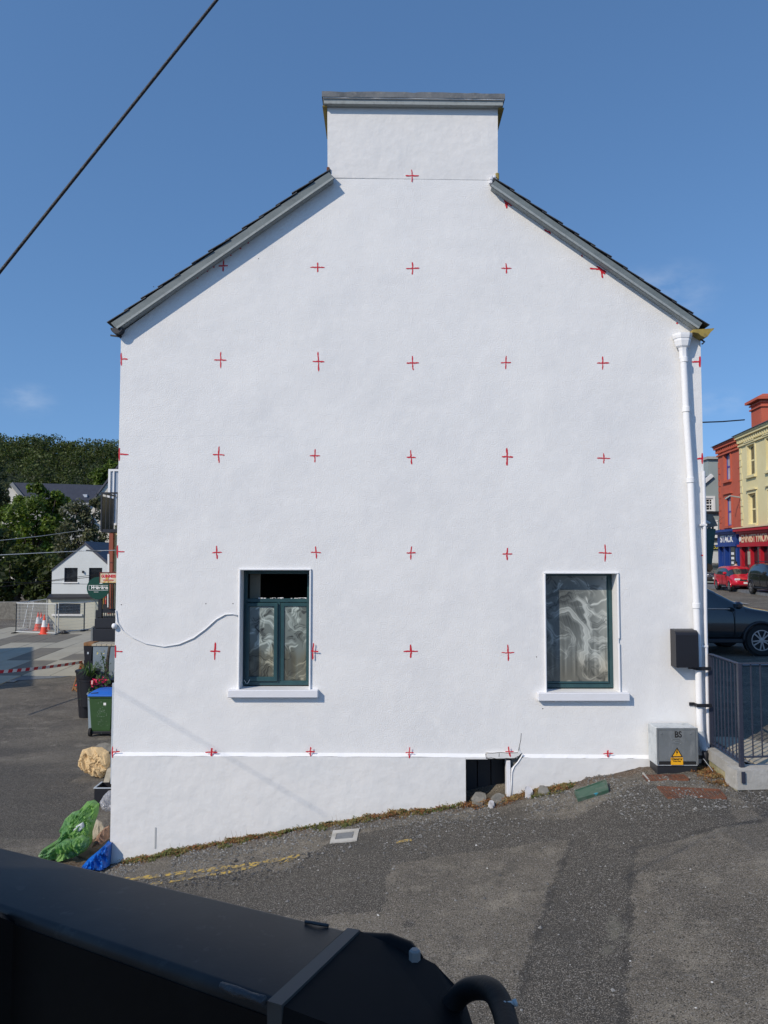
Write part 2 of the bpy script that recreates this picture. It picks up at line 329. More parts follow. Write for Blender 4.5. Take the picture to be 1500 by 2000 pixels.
def leafy(m):
    t = m.node_tree; p = t.nodes['Principled BSDF']; tl = t.nodes.new('ShaderNodeBsdfTranslucent'); mx = t.nodes.new('ShaderNodeMixShader'); mx.inputs[0].default_value = .42
    lk = p.inputs['Base Color'].links[0].from_socket; t.links.new(lk, tl.inputs['Color']); o = t.nodes['Material Output']
    t.links.new(p.outputs[0], mx.inputs[1]); t.links.new(tl.outputs[0], mx.inputs[2]); t.links.new(mx.outputs[0], o.inputs[0])
for k_ in ('leaf_dark', 'leaf_bright', 'leaf_grey', 'leaf_pale', 'leaf_plant', 'weed_brown', 'weed_green', 'bag_green'): leafy(M[k_])
def asphalt_material():
    m = bpy.data.materials.new('worn_asphalt'); m.use_nodes = True; t = m.node_tree; L = t.links
    p = t.nodes['Principled BSDF']; p.inputs['Roughness'].default_value = .88; p.inputs['Specular IOR Level'].default_value = .35
    geo = t.nodes.new('ShaderNodeNewGeometry'); pos = geo.outputs['Position']
    def noise(sc, det=6, ro=.6, vec=None):
        n = t.nodes.new('ShaderNodeTexNoise'); n.inputs['Scale'].default_value = sc; n.inputs['Detail'].default_value = det; n.inputs['Roughness'].default_value = ro
        L.new(vec or pos, n.inputs['Vector']); return n.outputs['Fac']
    def mr(v, a, b, c=0., d=1.):
        n = t.nodes.new('ShaderNodeMapRange'); n.inputs[1].default_value = a; n.inputs[2].default_value = b; n.inputs[3].default_value = c; n.inputs[4].default_value = d
        L.new(v, n.inputs[0]); return n.outputs[0]
    def mixc(f, a, b):
        n = t.nodes.new('ShaderNodeMix'); n.data_type = 'RGBA'
        if isinstance(f, float): n.inputs[0].default_value = f
        else: L.new(f, n.inputs[0])
        for k, c in ((6, a), (7, b)):
            if isinstance(c, tuple): n.inputs[k].default_value = (*c, 1)
            else: L.new(c, n.inputs[k])
        return n.outputs[2]
    def math_(op, a, b):
        n = t.nodes.new('ShaderNodeMath'); n.operation = op
        for k, c in ((0, a), (1, b)):
            if isinstance(c, (int, float)): n.inputs[k].default_value = c
            else: L.new(c, n.inputs[k])
        return n.outputs[0]
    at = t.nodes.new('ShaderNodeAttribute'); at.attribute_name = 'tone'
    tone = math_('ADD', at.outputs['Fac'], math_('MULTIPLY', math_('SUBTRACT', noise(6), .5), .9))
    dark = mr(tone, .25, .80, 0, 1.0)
    at2 = t.nodes.new('ShaderNodeAttribute'); at2.attribute_name = 'brown'
    base = mixc(mr(noise(.7), .38, .62), (.090, .079, .062), (.155, .136, .106))
    base = mixc(mr(noise(2.4, 8, .7), .52, .72), base, (.265, .235, .182))
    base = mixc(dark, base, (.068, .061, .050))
    base = mixc(mr(math_('ADD', at2.outputs['Fac'], math_('MULTIPLY', math_('SUBTRACT', noise(14), .5), 1.2)), .45, .75), base, (.125, .085, .055))
    sp = noise(105, 2, .5); base = mixc(mr(sp, .54, .64, 0, .85), base, (.34, .31, .27))
    sp2 = noise(75, 3, .5); base = mixc(mr(sp2, .46, .36, 0, .85), base, (.014, .013, .012))
    base = mixc(mr(noise(38, 3, .6), .60, .68, 0, .6), base, (.30, .29, .27))
    base = mixc(mr(noise(1.1, 9, .75), .56, .64, 0, .45), base, (.055, .052, .046))
    base = mixc(mr(noise(.9, 9, .8), .40, .34, 0, .5), base, (.20, .19, .15))
    base = mixc(mr(math_('ADD', at.outputs['Fac'], math_('MULTIPLY', math_('SUBTRACT', noise(18), .5), .5)), 1.2, 1.5, 0, .55), base, (.035, .033, .031))
    L.new(base, p.inputs['Base Color'])
    b1 = t.nodes.new('ShaderNodeBump'); b1.inputs['Strength'].default_value = 1.0; b1.inputs['Distance'].default_value = .016; L.new(noise(95, 3), b1.inputs['Height'])
    b2 = t.nodes.new('ShaderNodeBump'); b2.inputs['Strength'].default_value = .5; b2.inputs['Distance'].default_value = .05; L.new(noise(7, 6), b2.inputs['Height']); L.new(b1.outputs[0], b2.inputs['Normal'])
    L.new(b2.outputs[0], p.inputs['Normal']); return m
M['asphalt'] = asphalt_material()

def wash_material(name, wash, amber):
    m = bpy.data.materials.new(name); m.use_nodes = True; t = m.node_tree; L = t.links
    p = t.nodes['Principled BSDF']; p.inputs['Roughness'].default_value = .4; p.inputs['Coat Weight'].default_value = .5; p.inputs['Coat Roughness'].default_value = .03
    at = t.nodes.new('ShaderNodeAttribute'); at.attribute_name = 'wash'
    cr = t.nodes.new('ShaderNodeValToRGB'); e = cr.color_ramp.elements
    e[0].position = 0; e[0].color = (.012, .013, .014, 1); e[1].position = 1; e[1].color = (*wash, 1)
    k = e.new(.45); k.color = (wash[0]*.30, wash[1]*.31, wash[2]*.31, 1)
    L.new(at.outputs['Fac'], cr.inputs[0])
    a2 = t.nodes.new('ShaderNodeAttribute'); a2.attribute_name = 'amber'
    ml = t.nodes.new('ShaderNodeMath'); ml.operation = 'MULTIPLY'; ml.inputs[1].default_value = amber; L.new(a2.outputs['Fac'], ml.inputs[0])
    mx = t.nodes.new('ShaderNodeMix'); mx.data_type = 'RGBA'; mx.blend_type = 'MULTIPLY'; mx.inputs[7].default_value = (.78, .60, .40, 1); L.new(ml.outputs[0], mx.inputs[0]); L.new(cr.outputs[0], mx.inputs[6])
    L.new(mx.outputs[2], p.inputs['Base Color']); return m
M['wash_a'] = wash_material('limewashed_glass', (.50, .57, .53), .8); M['wash_c'] = wash_material('limewashed_large_glass', (.56, .59, .55), .45)
def wash_pane(name, x0, x1, y, z0, z1, mt, parent, seed, kind):
    """a pane whose limewash film was wiped on in overlapping strokes (coverage stored per vertex)"""
    g = np.random.default_rng(seed); st = .0055; nx, nz = int((x1-x0)/st), int((z1-z0)/st)
    X, Z = np.meshgrid(np.linspace(0, x1-x0, nx), np.linspace(0, z1-z0, nz), indexing='ij'); Wd, Hh = x1-x0, z1-z0
    cov = np.full(X.shape, .45); ph = g.uniform(0, 6, 6); X0, Z0 = X, Z
    Xw = X+.030*np.sin(Z*11+ph[0])+.018*np.sin(X*19+Z*23+ph[1])+.008*np.sin(Z*61+X*33+ph[2]); Zw = Z+.035*np.sin(X*12+ph[3])+.018*np.sin(Z*21-X*17+ph[4])+.008*np.sin(X*57+ph[5])
    def n1(v, ph):     # bristle pattern
        return .5+.24*np.sin(v*150+ph)+.22*np.sin(v*247+ph*2.3)+.15*np.sin(v*431+ph*.7)+.08*np.sin(v*733+ph*5)
    N = 150 if kind == 'large' else 90
    for k in range(N):
        r_ = g.choice([g.uniform(.04, .16), g.uniform(.2, .7)]); cx_, cz_ = g.uniform(-.1, Wd+.1), g.uniform(-.1, Hh+.1); a0, span = g.uniform(0, 6.28), g.uniform(.5, 2.2)*min(1, .22/r_+.25); w_ = g.uniform(.012, .045); ro = g.uniform(0, 3.14)
        squ = g.uniform(.55, 1.0)
        dx0, dz0 = Xw-cx_, Zw-cz_; dx = dx0*math.cos(ro)+dz0*math.sin(ro); dz = (dz0*math.cos(ro)-dx0*math.sin(ro))*squ; rho = np.hypot(dx, dz); th = (np.arctan2(dz, dx)-a0) % 6.283
        edge = np.clip(1-np.abs(rho-r_)/w_, 0, 1); end = np.clip(th/.25, 0, 1)*np.clip((span-th)/.5, 0, 1)
        mk = np.clip(edge*3, 0, 1)*end*np.clip(.55+.9*(n1(rho, k*1.7)-.5), 0, 1)
        tgt = g.choice([.05, .30, .72, 1.0], p=[.27, .20, .28, .25])+.55*(n1(rho+.004*np.sin(th*4), k*3.1)-.5)
        cov = cov*(1-mk)+tgt*mk
    if kind == 'large':
        # scraped dark middle, streaks running down from it, pale corners
        d = np.hypot((X/Wd-.40)/.30, (Z/Hh-.66)/.26); sc = np.clip(1.25-d, 0, 1)*.75; cov *= 1-sc*.75*np.clip(.5+.9*n1(X+.3*Z, 2.), 0, 1.2)
        dn = np.clip((.55-Z/Hh)*3, 0, 1)*np.clip((Z/Hh)*9, 0, 1); strk = n1(X*.45, 1.1)*.6+n1(X*1.3, 4.)*.4
        cov = cov*(1-dn*.65)+(strk*.75+.05)*dn*.65
        cov = np.clip(cov+.22*np.clip(X/Wd-.75, 0, 1)*3, 0, 1)
        for (bx, bz, rr, wv) in ((.52*Wd, .60*Hh, .17, .028), (.30*Wd, .35*Hh, .30, .05), (.8*Wd, .16*Hh, .10, .05)):
            rho = np.hypot(Xw-bx, (Zw-bz)*.7); th = np.arctan2(Zw-bz, Xw-bx); mk = np.clip(1.4-np.abs(rho-rr)/wv, 0, 1)*np.clip(np.cos(th-.5)*2, 0, 1)*np.clip(.3+n1(rho, 9.), 0, 1); cov = cov*(1-mk)+.92*mk
        cov *= .78+.22*np.clip(X/Wd*1.6, 0, 1)
    am = np.clip((.46-Z/Hh+.05*np.sin(X*23))*7, 0, 1)*(.6+.4*n1(X*.3, 2))  # brownish reflection low in the pane, painted as an amber tint
    if kind == 'large': am = np.clip((.30-Z/Hh+.04*np.sin(X*17))*5, 0, 1)+np.clip((.5-Z/Hh)*3, 0, 1)*np.clip((.2-X/Wd)*8, 0, 1)
    else: cov = cov*(1-.45*np.clip((.46-Z/Hh)*6, 0, 1)*np.clip((Wd*.62-X)*14, 0, 1))
    cov = np.clip(cov, 0, 1)
    V = np.stack([X+x0, np.full_like(X, y), Z+z0], -1).reshape(-1, 3); idx = np.arange(nx*nz).reshape(nx, nz)
    F = np.stack([idx[:-1, :-1], idx[1:, :-1], idx[1:, 1:], idx[:-1, 1:]], -1).reshape(-1, 4)
    me = bpy.data.meshes.new(name); me.vertices.add(len(V)); me.vertices.foreach_set('co', V.astype('f').ravel()); me.loops.add(F.size); me.loops.foreach_set('vertex_index', F.astype('i').ravel())
    me.polygons.add(len(F)); me.polygons.foreach_set('loop_start', np.arange(0, F.size, 4, dtype='i')); me.polygons.foreach_set('loop_total', np.full(len(F), 4, 'i')); me.update(); me.validate()
    for nm, arr in (('wash', cov), ('amber', np.clip(am, 0, 1))): me.attributes.new(nm, 'FLOAT', 'POINT').data.foreach_set('value', arr.ravel().astype('f'))
    return link_mesh(name, me, mt, parent, False)

# ------------------------------------------------------------------ terrain
BASE_PX = [(216,1691),(300,1672),(400,1654),(470,1641),(560,1625),(640,1611),(700,1600),(760,1592),(860,1581),(910,1574),(1000,1558),(1060,1545),(1120,1530),(1200,1512),(1265,1499),(1384,1494)]
BX = [P(a, b, 9.96).x for a, b in BASE_PX]; BZ = [P(a, b, 9.96).z for a, b in BASE_PX]
YN = np.array([-50, 10, 13, 18, 25, 34, 40, 60, 90, 600]); ZL = np.array([BZ[0], BZ[0], -.08, -.28, -.22, .12, .25, .6, 1.0, 1.0])
YR = np.array([-50, 8.0, 9.2, 11, 16.5, 60, 600]); ZR0 = np.array([1.33, 1.33, 1.42, 1.50, 1.83, 1.95, 1.95])
def hbase(x, y):
    x = np.asarray(x, float); y = np.asarray(y, float)
    p = np.interp(x, BX, BZ)
    # right of the ramp the road climbs to the street
    p = p + np.clip((x-4.35)/1.1, 0, 1)*(1.52-BZ[-1])*np.clip((y-5.0)/3.0, 0, 1)
    wl = np.clip((y-10.3)/.6, 0, 1)
    left = np.interp(y, YN, ZL); right = np.interp(y, YR, ZR0)
    right = np.maximum(right, 1.5)
    mix_ = np.clip((x+2.5)/5.0, 0, 1)
    back = left*(1-mix_)+right*mix_
    z = p*(1-wl)+back*wl
    return z
def h(x, y): return float(hbase(x, y))
def ground_hit(px, py):
    d = ray(px, py); lo, hi = 2.0, 400.0
    f = lambda Y: CAMZ + d.z*Y/d.y - h(d.x*Y/d.y, Y)
    Y = 2.0
    while Y < 400 and f(Y) > 0: Y *= 1.02
    lo, hi = Y/1.02, Y
    for _ in range(30):
        m_ = (lo+hi)/2
        if f(m_) > 0: lo = m_
        else: hi = m_
    return Vector((d.x*lo/d.y, lo, CAMZ+d.z*lo/d.y))
def build_ground():
    xs = np.concatenate([-np.geomspace(6.2, 700, 42)[::-1], np.arange(-6.1, 6.5, .05), np.geomspace(6.6, 700, 42)])
    ys = np.concatenate([[-300, -100, -40, -15, -5, 0, 2, 3], np.arange(3.5, 12.5, .05), np.geomspace(12.7, 900, 90)])
    X, Y = np.meshgrid(xs, ys, indexing='ij'); Z = hbase(X, Y)
    near = (np.abs(X) < 6.3) & (Y > 3.2) & (Y < 12.6)
    def pn(x, y, s_, o=0): return mnoise.noise(Vector((x*s_+o, y*s_, o)))
    tone = np.zeros_like(Z); brown = np.zeros_like(Z); D = np.zeros_like(Z)
    # dark tone: rubble next to the wall, patches, one painted shadow band
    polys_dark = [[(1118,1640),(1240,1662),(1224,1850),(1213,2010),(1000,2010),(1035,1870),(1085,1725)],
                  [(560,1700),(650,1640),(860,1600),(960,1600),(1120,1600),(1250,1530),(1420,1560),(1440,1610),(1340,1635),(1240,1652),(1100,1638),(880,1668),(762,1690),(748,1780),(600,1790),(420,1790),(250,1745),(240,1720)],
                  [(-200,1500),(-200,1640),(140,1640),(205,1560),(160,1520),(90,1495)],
                  [(-300,1458),(75,1464),(40,1482),(-300,1490)],  # cast shadow across the left asphalt, painted as dark tone
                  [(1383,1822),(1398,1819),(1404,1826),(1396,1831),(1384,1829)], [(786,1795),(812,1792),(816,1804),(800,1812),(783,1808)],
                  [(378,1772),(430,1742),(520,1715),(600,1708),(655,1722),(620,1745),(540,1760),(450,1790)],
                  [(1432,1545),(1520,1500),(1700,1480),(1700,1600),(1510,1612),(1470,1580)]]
    def inside(poly, x, y):
        c = np.zeros(x.shape, bool); n = len(poly)
        for i in range(n):
            (x1, y1), (x2, y2) = poly[i], poly[(i+1) % n]
            if y1 == y2: continue
            k = ((y1 > y) != (y2 > y)) & (x < (x2-x1)*(y-y1)/(y2-y1)+x1); c ^= k
        return c
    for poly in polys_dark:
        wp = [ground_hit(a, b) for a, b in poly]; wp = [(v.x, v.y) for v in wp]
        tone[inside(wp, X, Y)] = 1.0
    # seams
    for line in ([(1240,1655),(1330,1636),(1400,1612),(1490,1602)], [(1236,1660),(1224,1850),(1213,2010)], [(1118,1642),(1085,1725),(1035,1870),(1000,2010)]):
        wp = [ground_hit(a, b) for a, b in line]
        for a, b in zip(wp[:-1], wp[1:]):
            ax, ay, bx, by = a.x, a.y, b.x, b.y; L2 = (bx-ax)**2+(by-ay)**2
            tt = np.clip(((X-ax)*(bx-ax)+(Y-ay)*(by-ay))/L2, 0, 1); dd = np.hypot(X-ax-tt*(bx-ax), Y-ay-tt*(by-ay))
            k = (dd < .030+.018*np.sin(X*9+Y*7)) & near; tone[k] = 1.45; D[k] -= .004
    ii, jj = np.where(near)
    for i, j in zip(ii, jj):
        x, y = X[i, j], Y[i, j]
        D[i, j] += .012*pn(x, y, 1.2) + .006*pn(x, y, 4, 3)
        dw = 9.96-y
        if 0 <= dw < 1.7 and x < 4.0:
            k = (1-dw/1.7)
            D[i, j] += k*(.022*pn(x, y, 6, 9)+.012*pn(x, y, 13, 5)) + .03*max(0, 1-dw/.22)*(.6+.8*pn(x, y, 5, 7))
        if dw < .5: brown[i, j] = max(0, 1-abs(dw)/.38)
    # broken dark clods left of the patch
    for (a, b, r_) in ((520,1705,.35),(640,1715,.3),(470,1735,.3),(560,1690,.25)):
        g = ground_hit(a, b); dd = np.hypot(X-g.x, (Y-g.y)*1.0)
        k = near & (dd < r_)
        for i, j in zip(*np.where(k)):
            D[i, j] += .05*(1-dd[i, j]/r_)*abs(pn(X[i, j], Y[i, j], 9, 2)); 
    Z = Z+D
    nx, ny = X.shape; V = np.stack([X, Y, Z], -1).reshape(-1, 3)
    idx = np.arange(nx*ny).reshape(nx, ny)
    F = np.stack([idx[:-1, :-1], idx[1:, :-1], idx[1:, 1:], idx[:-1, 1:]], -1).reshape(-1, 4)
    me = bpy.data.meshes.new('ground'); me.vertices.add(len(V)); me.vertices.foreach_set('co', V.astype('f').ravel())
    me.loops.add(F.size); me.loops.foreach_set('vertex_index', F.astype('i').ravel())
    me.polygons.add(len(F)); me.polygons.foreach_set('loop_start', np.arange(0, F.size, 4, dtype='i')); me.polygons.foreach_set('loop_total', np.full(len(F), 4, 'i'))
    me.update(); me.validate()
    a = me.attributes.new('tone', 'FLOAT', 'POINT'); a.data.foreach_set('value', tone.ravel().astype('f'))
    a = me.attributes.new('brown', 'FLOAT', 'POINT'); a.data.foreach_set('value', brown.ravel().astype('f'))
    me.polygons.foreach_set('use_smooth', [True]*len(me.polygons))
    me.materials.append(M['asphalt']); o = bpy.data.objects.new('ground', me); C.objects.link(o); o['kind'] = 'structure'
    return xs, ys, Z
GXS, GYS, GZ = build_ground()
def hg(x, y):
    """height of the finished, uneven ground"""
    i = int(np.clip(np.searchsorted(GXS, x)-1, 0, len(GXS)-2)); j = int(np.clip(np.searchsorted(GYS, y)-1, 0, len(GYS)-2))
    a = (x-GXS[i])/(GXS[i+1]-GXS[i]); b = (y-GYS[j])/(GYS[j+1]-GYS[j])
    return float(GZ[i, j]*(1-a)*(1-b)+GZ[i+1, j]*a*(1-b)+GZ[i, j+1]*(1-a)*b+GZ[i+1, j+1]*a*b)

# ------------------------------------------------------------------ wall builder with openings
def wall_open(mb, mapf, top, bot, openings, depth, reveal_mb=None, cuts=()):
    """top/bot: lists of (a,z); openings: (a0,a1,z0,z1); mapf(a,d,z)->xyz"""
    ta, tz = [p[0] for p in top], [p[1] for p in top]; ba, bz = [p[0] for p in bot], [p[1] for p in bot]
    xs = sorted(set([round(v, 5) for v in list(ta)+list(ba)+[o[k] for o in openings for k in (0, 1)]+list(cuts)]))
    xs = [x for x in xs if max(ta[0], ba[0])-1e-4 <= x <= min(ta[-1], ba[-1])+1e-4]
    for x0, x1 in zip(xs[:-1], xs[1:]):
        if x1-x0 < 1e-5: continue
        mid = (x0+x1)/2; T = [float(np.interp(x, ta, tz)) for x in (x0, x1)]; B = [float(np.interp(x, ba, bz)) for x in (x0, x1)]
        segs = []; cb = B
        for o in sorted([o for o in openings if o[0]-1e-6 <= mid <= o[1]+1e-6], key=lambda o: o[2]):
            if o[2] > min(cb)+1e-5: segs.append((cb, [o[2], o[2]]))
            cb = [o[3], o[3]]
        if min(T) > min(cb)+1e-6 or max(T) > max(cb)+1e-6: segs.append((cb, T))
        for b, t_ in segs:
            mb.add([mapf(x0, 0, b[0]), mapf(x1, 0, b[1]), mapf(x1, 0, t_[1]), mapf(x0, 0, t_[0])], [(0, 1, 2, 3)])
    rm = reveal_mb or mb
    for a0, a1, z0, z1 in openings:
        for p, q in (((a0, z0), (a0, z1)), ((a0, z1), (a1, z1)), ((a1, z1), (a1, z0)), ((a1, z0), (a0, z0))):
            rm.add([mapf(p[0], 0, p[1]), mapf(q[0], 0, q[1]), mapf(q[0], depth, q[1]), mapf(p[0], depth, p[1])], [(0, 1, 2, 3)])

YW = 10.0
mfront = lambda a, d, z: (a, YW+d, z)
def W(px, py, Y=YW):
    v = P(px, py, Y); return (v.x, v.z)

XL, XR = -3.475, 4.18
zplinth = lambda x: float(np.interp(x, [XL, PX(790, 1472, YW), XR], [PZ(1469.5, YW), PZ(1471.5, YW), PZ(1476, YW)]))
house = thing('gable_house', 'tall white rendered end gable with slated roof, broad chimney, two windows and painted red crosses', 'house', (0.35, 10.0, 0.0))

win_a = (PX(469.5, 1230, YW), PX(604, 1230, YW), PZ(1346, YW), PZ(1114, YW))
win_b = (PX(1066.5, 1230, YW), PX(1206, 1230, YW), PZ(1351, YW), PZ(1121, YW))
top = [(XL, PZ(652, YW)), W(655, 352), W(655, 348)[:1]+(PZ(348, YW),), (PX(958, 352, YW), PZ(350, YW)), W(958, 356), (XR, PZ(655, YW))]
top = [(XL, PZ(650, YW)), (PX(648, 349, YW), PZ(349, YW)), (PX(966, 351, YW), PZ(351, YW)), (XR, PZ(655, YW))]
bot = [(XL, zplinth(XL)+.004), (0.3, zplinth(.3)+.004), (XR, zplinth(XR)+.004)]
wall = MB()
wall_open(wall, mfront, top, bot, [win_a, win_b], .24, cuts=np.linspace(XL, XR, 40))
# side walls, back wall, top strip, so the house is closed from any side
DB = 8.5
def sidewall(mb, x, z0, z1): mb.add([(x, YW, z0), (x, YW+DB, z0), (x, YW+DB, z1), (x, YW, z1)], [(0, 1, 2, 3)])
wall.prism([(XL, -1), (XR, -1), (XR, top[-1][1]), (top[2][0], top[2][1]), (top[1][0], top[1][1]), (XL, top[0][1])], YW+DB-.3, YW+DB)
sidewall(wall, XL, -1, top[0][1]); sidewall(wall, XR, -1, top[-1][1])
wobj = obj('wall', wall, M['render_rough'], house)
# faint vertical and horizontal day joints and hairline cracks in the render
# dark rooms behind the windows
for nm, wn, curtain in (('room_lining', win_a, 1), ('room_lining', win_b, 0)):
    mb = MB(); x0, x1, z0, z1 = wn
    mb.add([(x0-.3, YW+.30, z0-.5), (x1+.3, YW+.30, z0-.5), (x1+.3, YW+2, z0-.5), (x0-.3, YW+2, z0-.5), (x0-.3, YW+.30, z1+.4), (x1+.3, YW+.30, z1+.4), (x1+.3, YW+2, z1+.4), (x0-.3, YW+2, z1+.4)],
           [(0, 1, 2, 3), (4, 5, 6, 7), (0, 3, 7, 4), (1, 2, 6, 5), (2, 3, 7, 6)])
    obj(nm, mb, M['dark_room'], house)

# plinth: projects 35 mm, its top bevel catches the sun
bp = [(216,1691),(235,1687),(262,1680),(300,1671),(345,1662),(400,1653),(440,1646),(470,1640),(505,1633),(530,1627),(556,1624),(585,1616),(618,1613),(640,1605),(648,1604),(668,1604),(690,1599),(712,1597),(735,1593),(752,1590),(775,1593),(800,1590),(830,1584),(858,1582),(885,1577),(910,1575)]
bp2 = [(999,1556),(1006,1551),(1020,1553),(1026,1545),(1036,1541),(1048,1544),(1053,1536),(1074,1535),(1083,1540),(1100,1536),(1122,1534),(1140,1529),(1170,1519),(1200,1511),(1235,1502),(1270,1497),(1384,1490)]
YPL = YW-.035
hole = (PX(910, 1520, YPL), PX(996, 1520, YPL), PZ(1575, YPL), PZ(1483, YPL))
mpl = lambda a, d, z: (a, YPL+d, z)
pl = MB()
jag = lambda pts: [(P(a, b, YPL).x, P(a, b, YPL).z+random.uniform(-.006, .006)) for a, b in pts]
Lb, Rb = jag(bp), jag(bp2)
Lb[0] = (XL, Lb[0][1]); Rb[-1] = (XR-.02, Rb[-1][1])
tl = [(XL, zplinth(XL)-.035), (hole[0], zplinth(hole[0])-.035)]
wall_open(pl, mpl, tl, Lb, [], .03)
wall_open(pl, mpl, [(hole[0], zplinth(hole[0])-.035), (PX(952, 1480, YPL), zplinth(1)-.035)], [(hole[0], hole[3]), (PX(952, 1480, YPL), hole[3])], [], .03)
pl.add([mpl(hole[0], 0, hole[3]), mpl(PX(952, 1480, YPL), 0, hole[3]), mpl(PX(952, 1480, YPL), .3, hole[3]), mpl(hole[0], .3, hole[3])], [(0, 1, 2, 3)])
for (a, z), (a2, z2) in zip(Lb[:-1], Lb[1:]): pl.add([mpl(a, 0, z), mpl(a2, 0, z2), mpl(a2, .07, z2), mpl(a, .07, z)], [(0, 1, 2, 3)])
for (x, za, zb) in ((hole[0], Lb[-1][1], hole[3]), (XL, Lb[0][1], zplinth(XL)-.035)): pl.add([mpl(x, 0, za), mpl(x, 0, zb), mpl(x, .07, zb), mpl(x, .07, za)], [(0, 1, 2, 3)])
obj('plinth', pl, M['render_smooth'], house, weld=True); pl = MB()
xr0 = PX(999, 1500, YPL); xr1 = PX(1020, 1480, YPL)
wall_open(pl, mpl, [(xr0, PZ(1500, YPL)), (xr0+.05, PZ(1492, YPL)), (xr1, zplinth(xr1)-.035), (XR-.02, zplinth(XR)-.035)], [(xr0, Rb[0][1])]+Rb[1:], [], .03)
# underside and thickness of the broken lower edge
for edge in ([(xr0, Rb[0][1])]+Rb[1:],):
    for (a, z), (a2, z2) in zip(edge[:-1], edge[1:]):
        pl.add([mpl(a, 0, z), mpl(a2, 0, z2), mpl(a2, .07, z2), mpl(a, .07, z)], [(0, 1, 2, 3)])
for (x, za, zb) in ((xr0, Rb[0][1], PZ(1500, YPL)),):
    pl.add([mpl(x, 0, za), mpl(x, 0, zb), mpl(x, .07, zb), mpl(x, .07, za)], [(0, 1, 2, 3)])
obj('plinth', pl, M['render_smooth'], house)
def bevstrip(xa, xb, n=30, j=.004):
    bev = MB(); j0 = random.uniform(-j, j)
    xs = np.linspace(xa, xb, n)
    for a, b in zip(xs[:-1], xs[1:]):
        za, zb = zplinth(a), zplinth(b)
        ja, jb = j0, random.uniform(-j, j); j0 = jb
        bev.add([(a, YPL, za-.035+ja), (b, YPL, zb-.035+jb), (b, YW, zb+.004), (a, YW, za+.004)], [(0, 1, 2, 3)])
    obj('plinth_bevel', bev, M['white_paint'], house, weld=True)
bevstrip(XL, PX(948, 1470, YW)); bevstrip(xr1+.01, PX(1268, 1470, YW))
# curved paint edge right of the hole
mb = MB(); pts = [P(a, b, YPL-.004) for a, b in ((998,1556),(999,1530),(1000,1508),(1004,1497),(1012,1488),(1019,1477),(1021,1473))]
mb.tube(pts, .010, 6); obj('plaster_arris', mb, M['white_paint'], house, smooth=True)
# foundation stone behind the broken plaster
fd = MB()
wall_open(fd, lambda a, d, z: (a, YW+.03+d, z), [(XL+.01, 1.55), (hole[0], 1.55)], [(XL+.01, -1), (hole[0], -1)], [], .1)
wall_open(fd, lambda a, d, z: (a, YW+.03+d, z), [(xr0, 1.6), (XR-.01, 1.6)], [(xr0, -1), (XR-.01, -1)], [], .1)
obj('foundation', fd, M['stone'], house)
# the hole: dark recess with boards
rc = MB(); x0, x1 = hole[0], xr0; zt = PZ(1474, YPL); zb = hole[2]-.25
rc.add([(x0, YW+.0, zb), (x1, YW+.0, zb), (x1, YW+.9, zb), (x0, YW+.9, zb), (x0, YW+.0, zt), (x1, YW+.0, zt), (x1, YW+.9, zt), (x0, YW+.9, zt)], [(0, 1, 2, 3), (4, 5, 6, 7), (0, 3, 7, 4), (1, 2, 6, 5), (2, 3, 7, 6)])
obj('vent_recess', rc, M['dark_room'], house)
brd = M['dark_trim']
for k in range(3):
    a = x0+.02+k*(x1-x0-.04)/3
    mb = MB().bbox(a+.004, a+(x1-x0-.04)/3-.004, YW+.42, YW+.45, zb+.1, zt-.01, .004); obj('board', mb, brd, house)
mb = MB().bbox(PX(989, 1500, YW), PX(997, 1500, YW), YW-.02, YW+.12, PZ(1556, YW), PZ(1485, YW), .006); obj('jamb_post', mb, M['sill_paint'], house)
# exposed lintel above the hole, broken render round it
mb = MB()
a0, a1 = PX(949, 1475, YPL), PX(1014, 1475, YPL); z0, z1 = PZ(1482, YPL), PZ(1470.5, YPL)
mb.add([(a0, YPL+.0, z0+.0), (a1-.03, YPL+.0, z0+.01), (a1+.03, YPL, z1), (a0+.02, YPL, z1), (a0, YPL+.3, z0), (a1-.03, YPL+.3, z0+.01), (a1+.03, YPL+.3, z1), (a0+.02, YPL+.3, z1)], [(0, 1, 2, 3), (4, 5, 6, 7), (0, 1, 5, 4), (3, 2, 6, 7), (0, 3, 7, 4), (1, 2, 6, 5)])
obj('lintel', mb, M['render_smooth'], house)
mb = MB()
for pts in ([(949,1470.5),(962,1471),(978,1469.5),(992,1471),(1012,1470)], [(951,1481),(960,1480),(975,1483),(990,1481),(1003,1482),(1012,1477)], [(975,1471),(974.5,1478)], [(1012,1468),(1014,1459),(1017,1445),(1018,1432)]):
    obj('crack', MB().tube([P(a, b, YPL-.001) if b > 1466 else P(a, b, YW) for a, b in pts], .0035, 4), M['dark_room'], house)
mb = MB()
for pts in ([(232,851),(300,853),(420,850),(560,853)], [(1203,1110),(1260,1112),(1340,1113)], [(767,730),(768,800),(771,900)], [(1203,1113),(1204,1090),(1206,1060)]):
    obj('render_joint', MB().tube([P(a, b, YW+.0005) for a, b in pts], .0016, 4), M['sill_paint'], house)
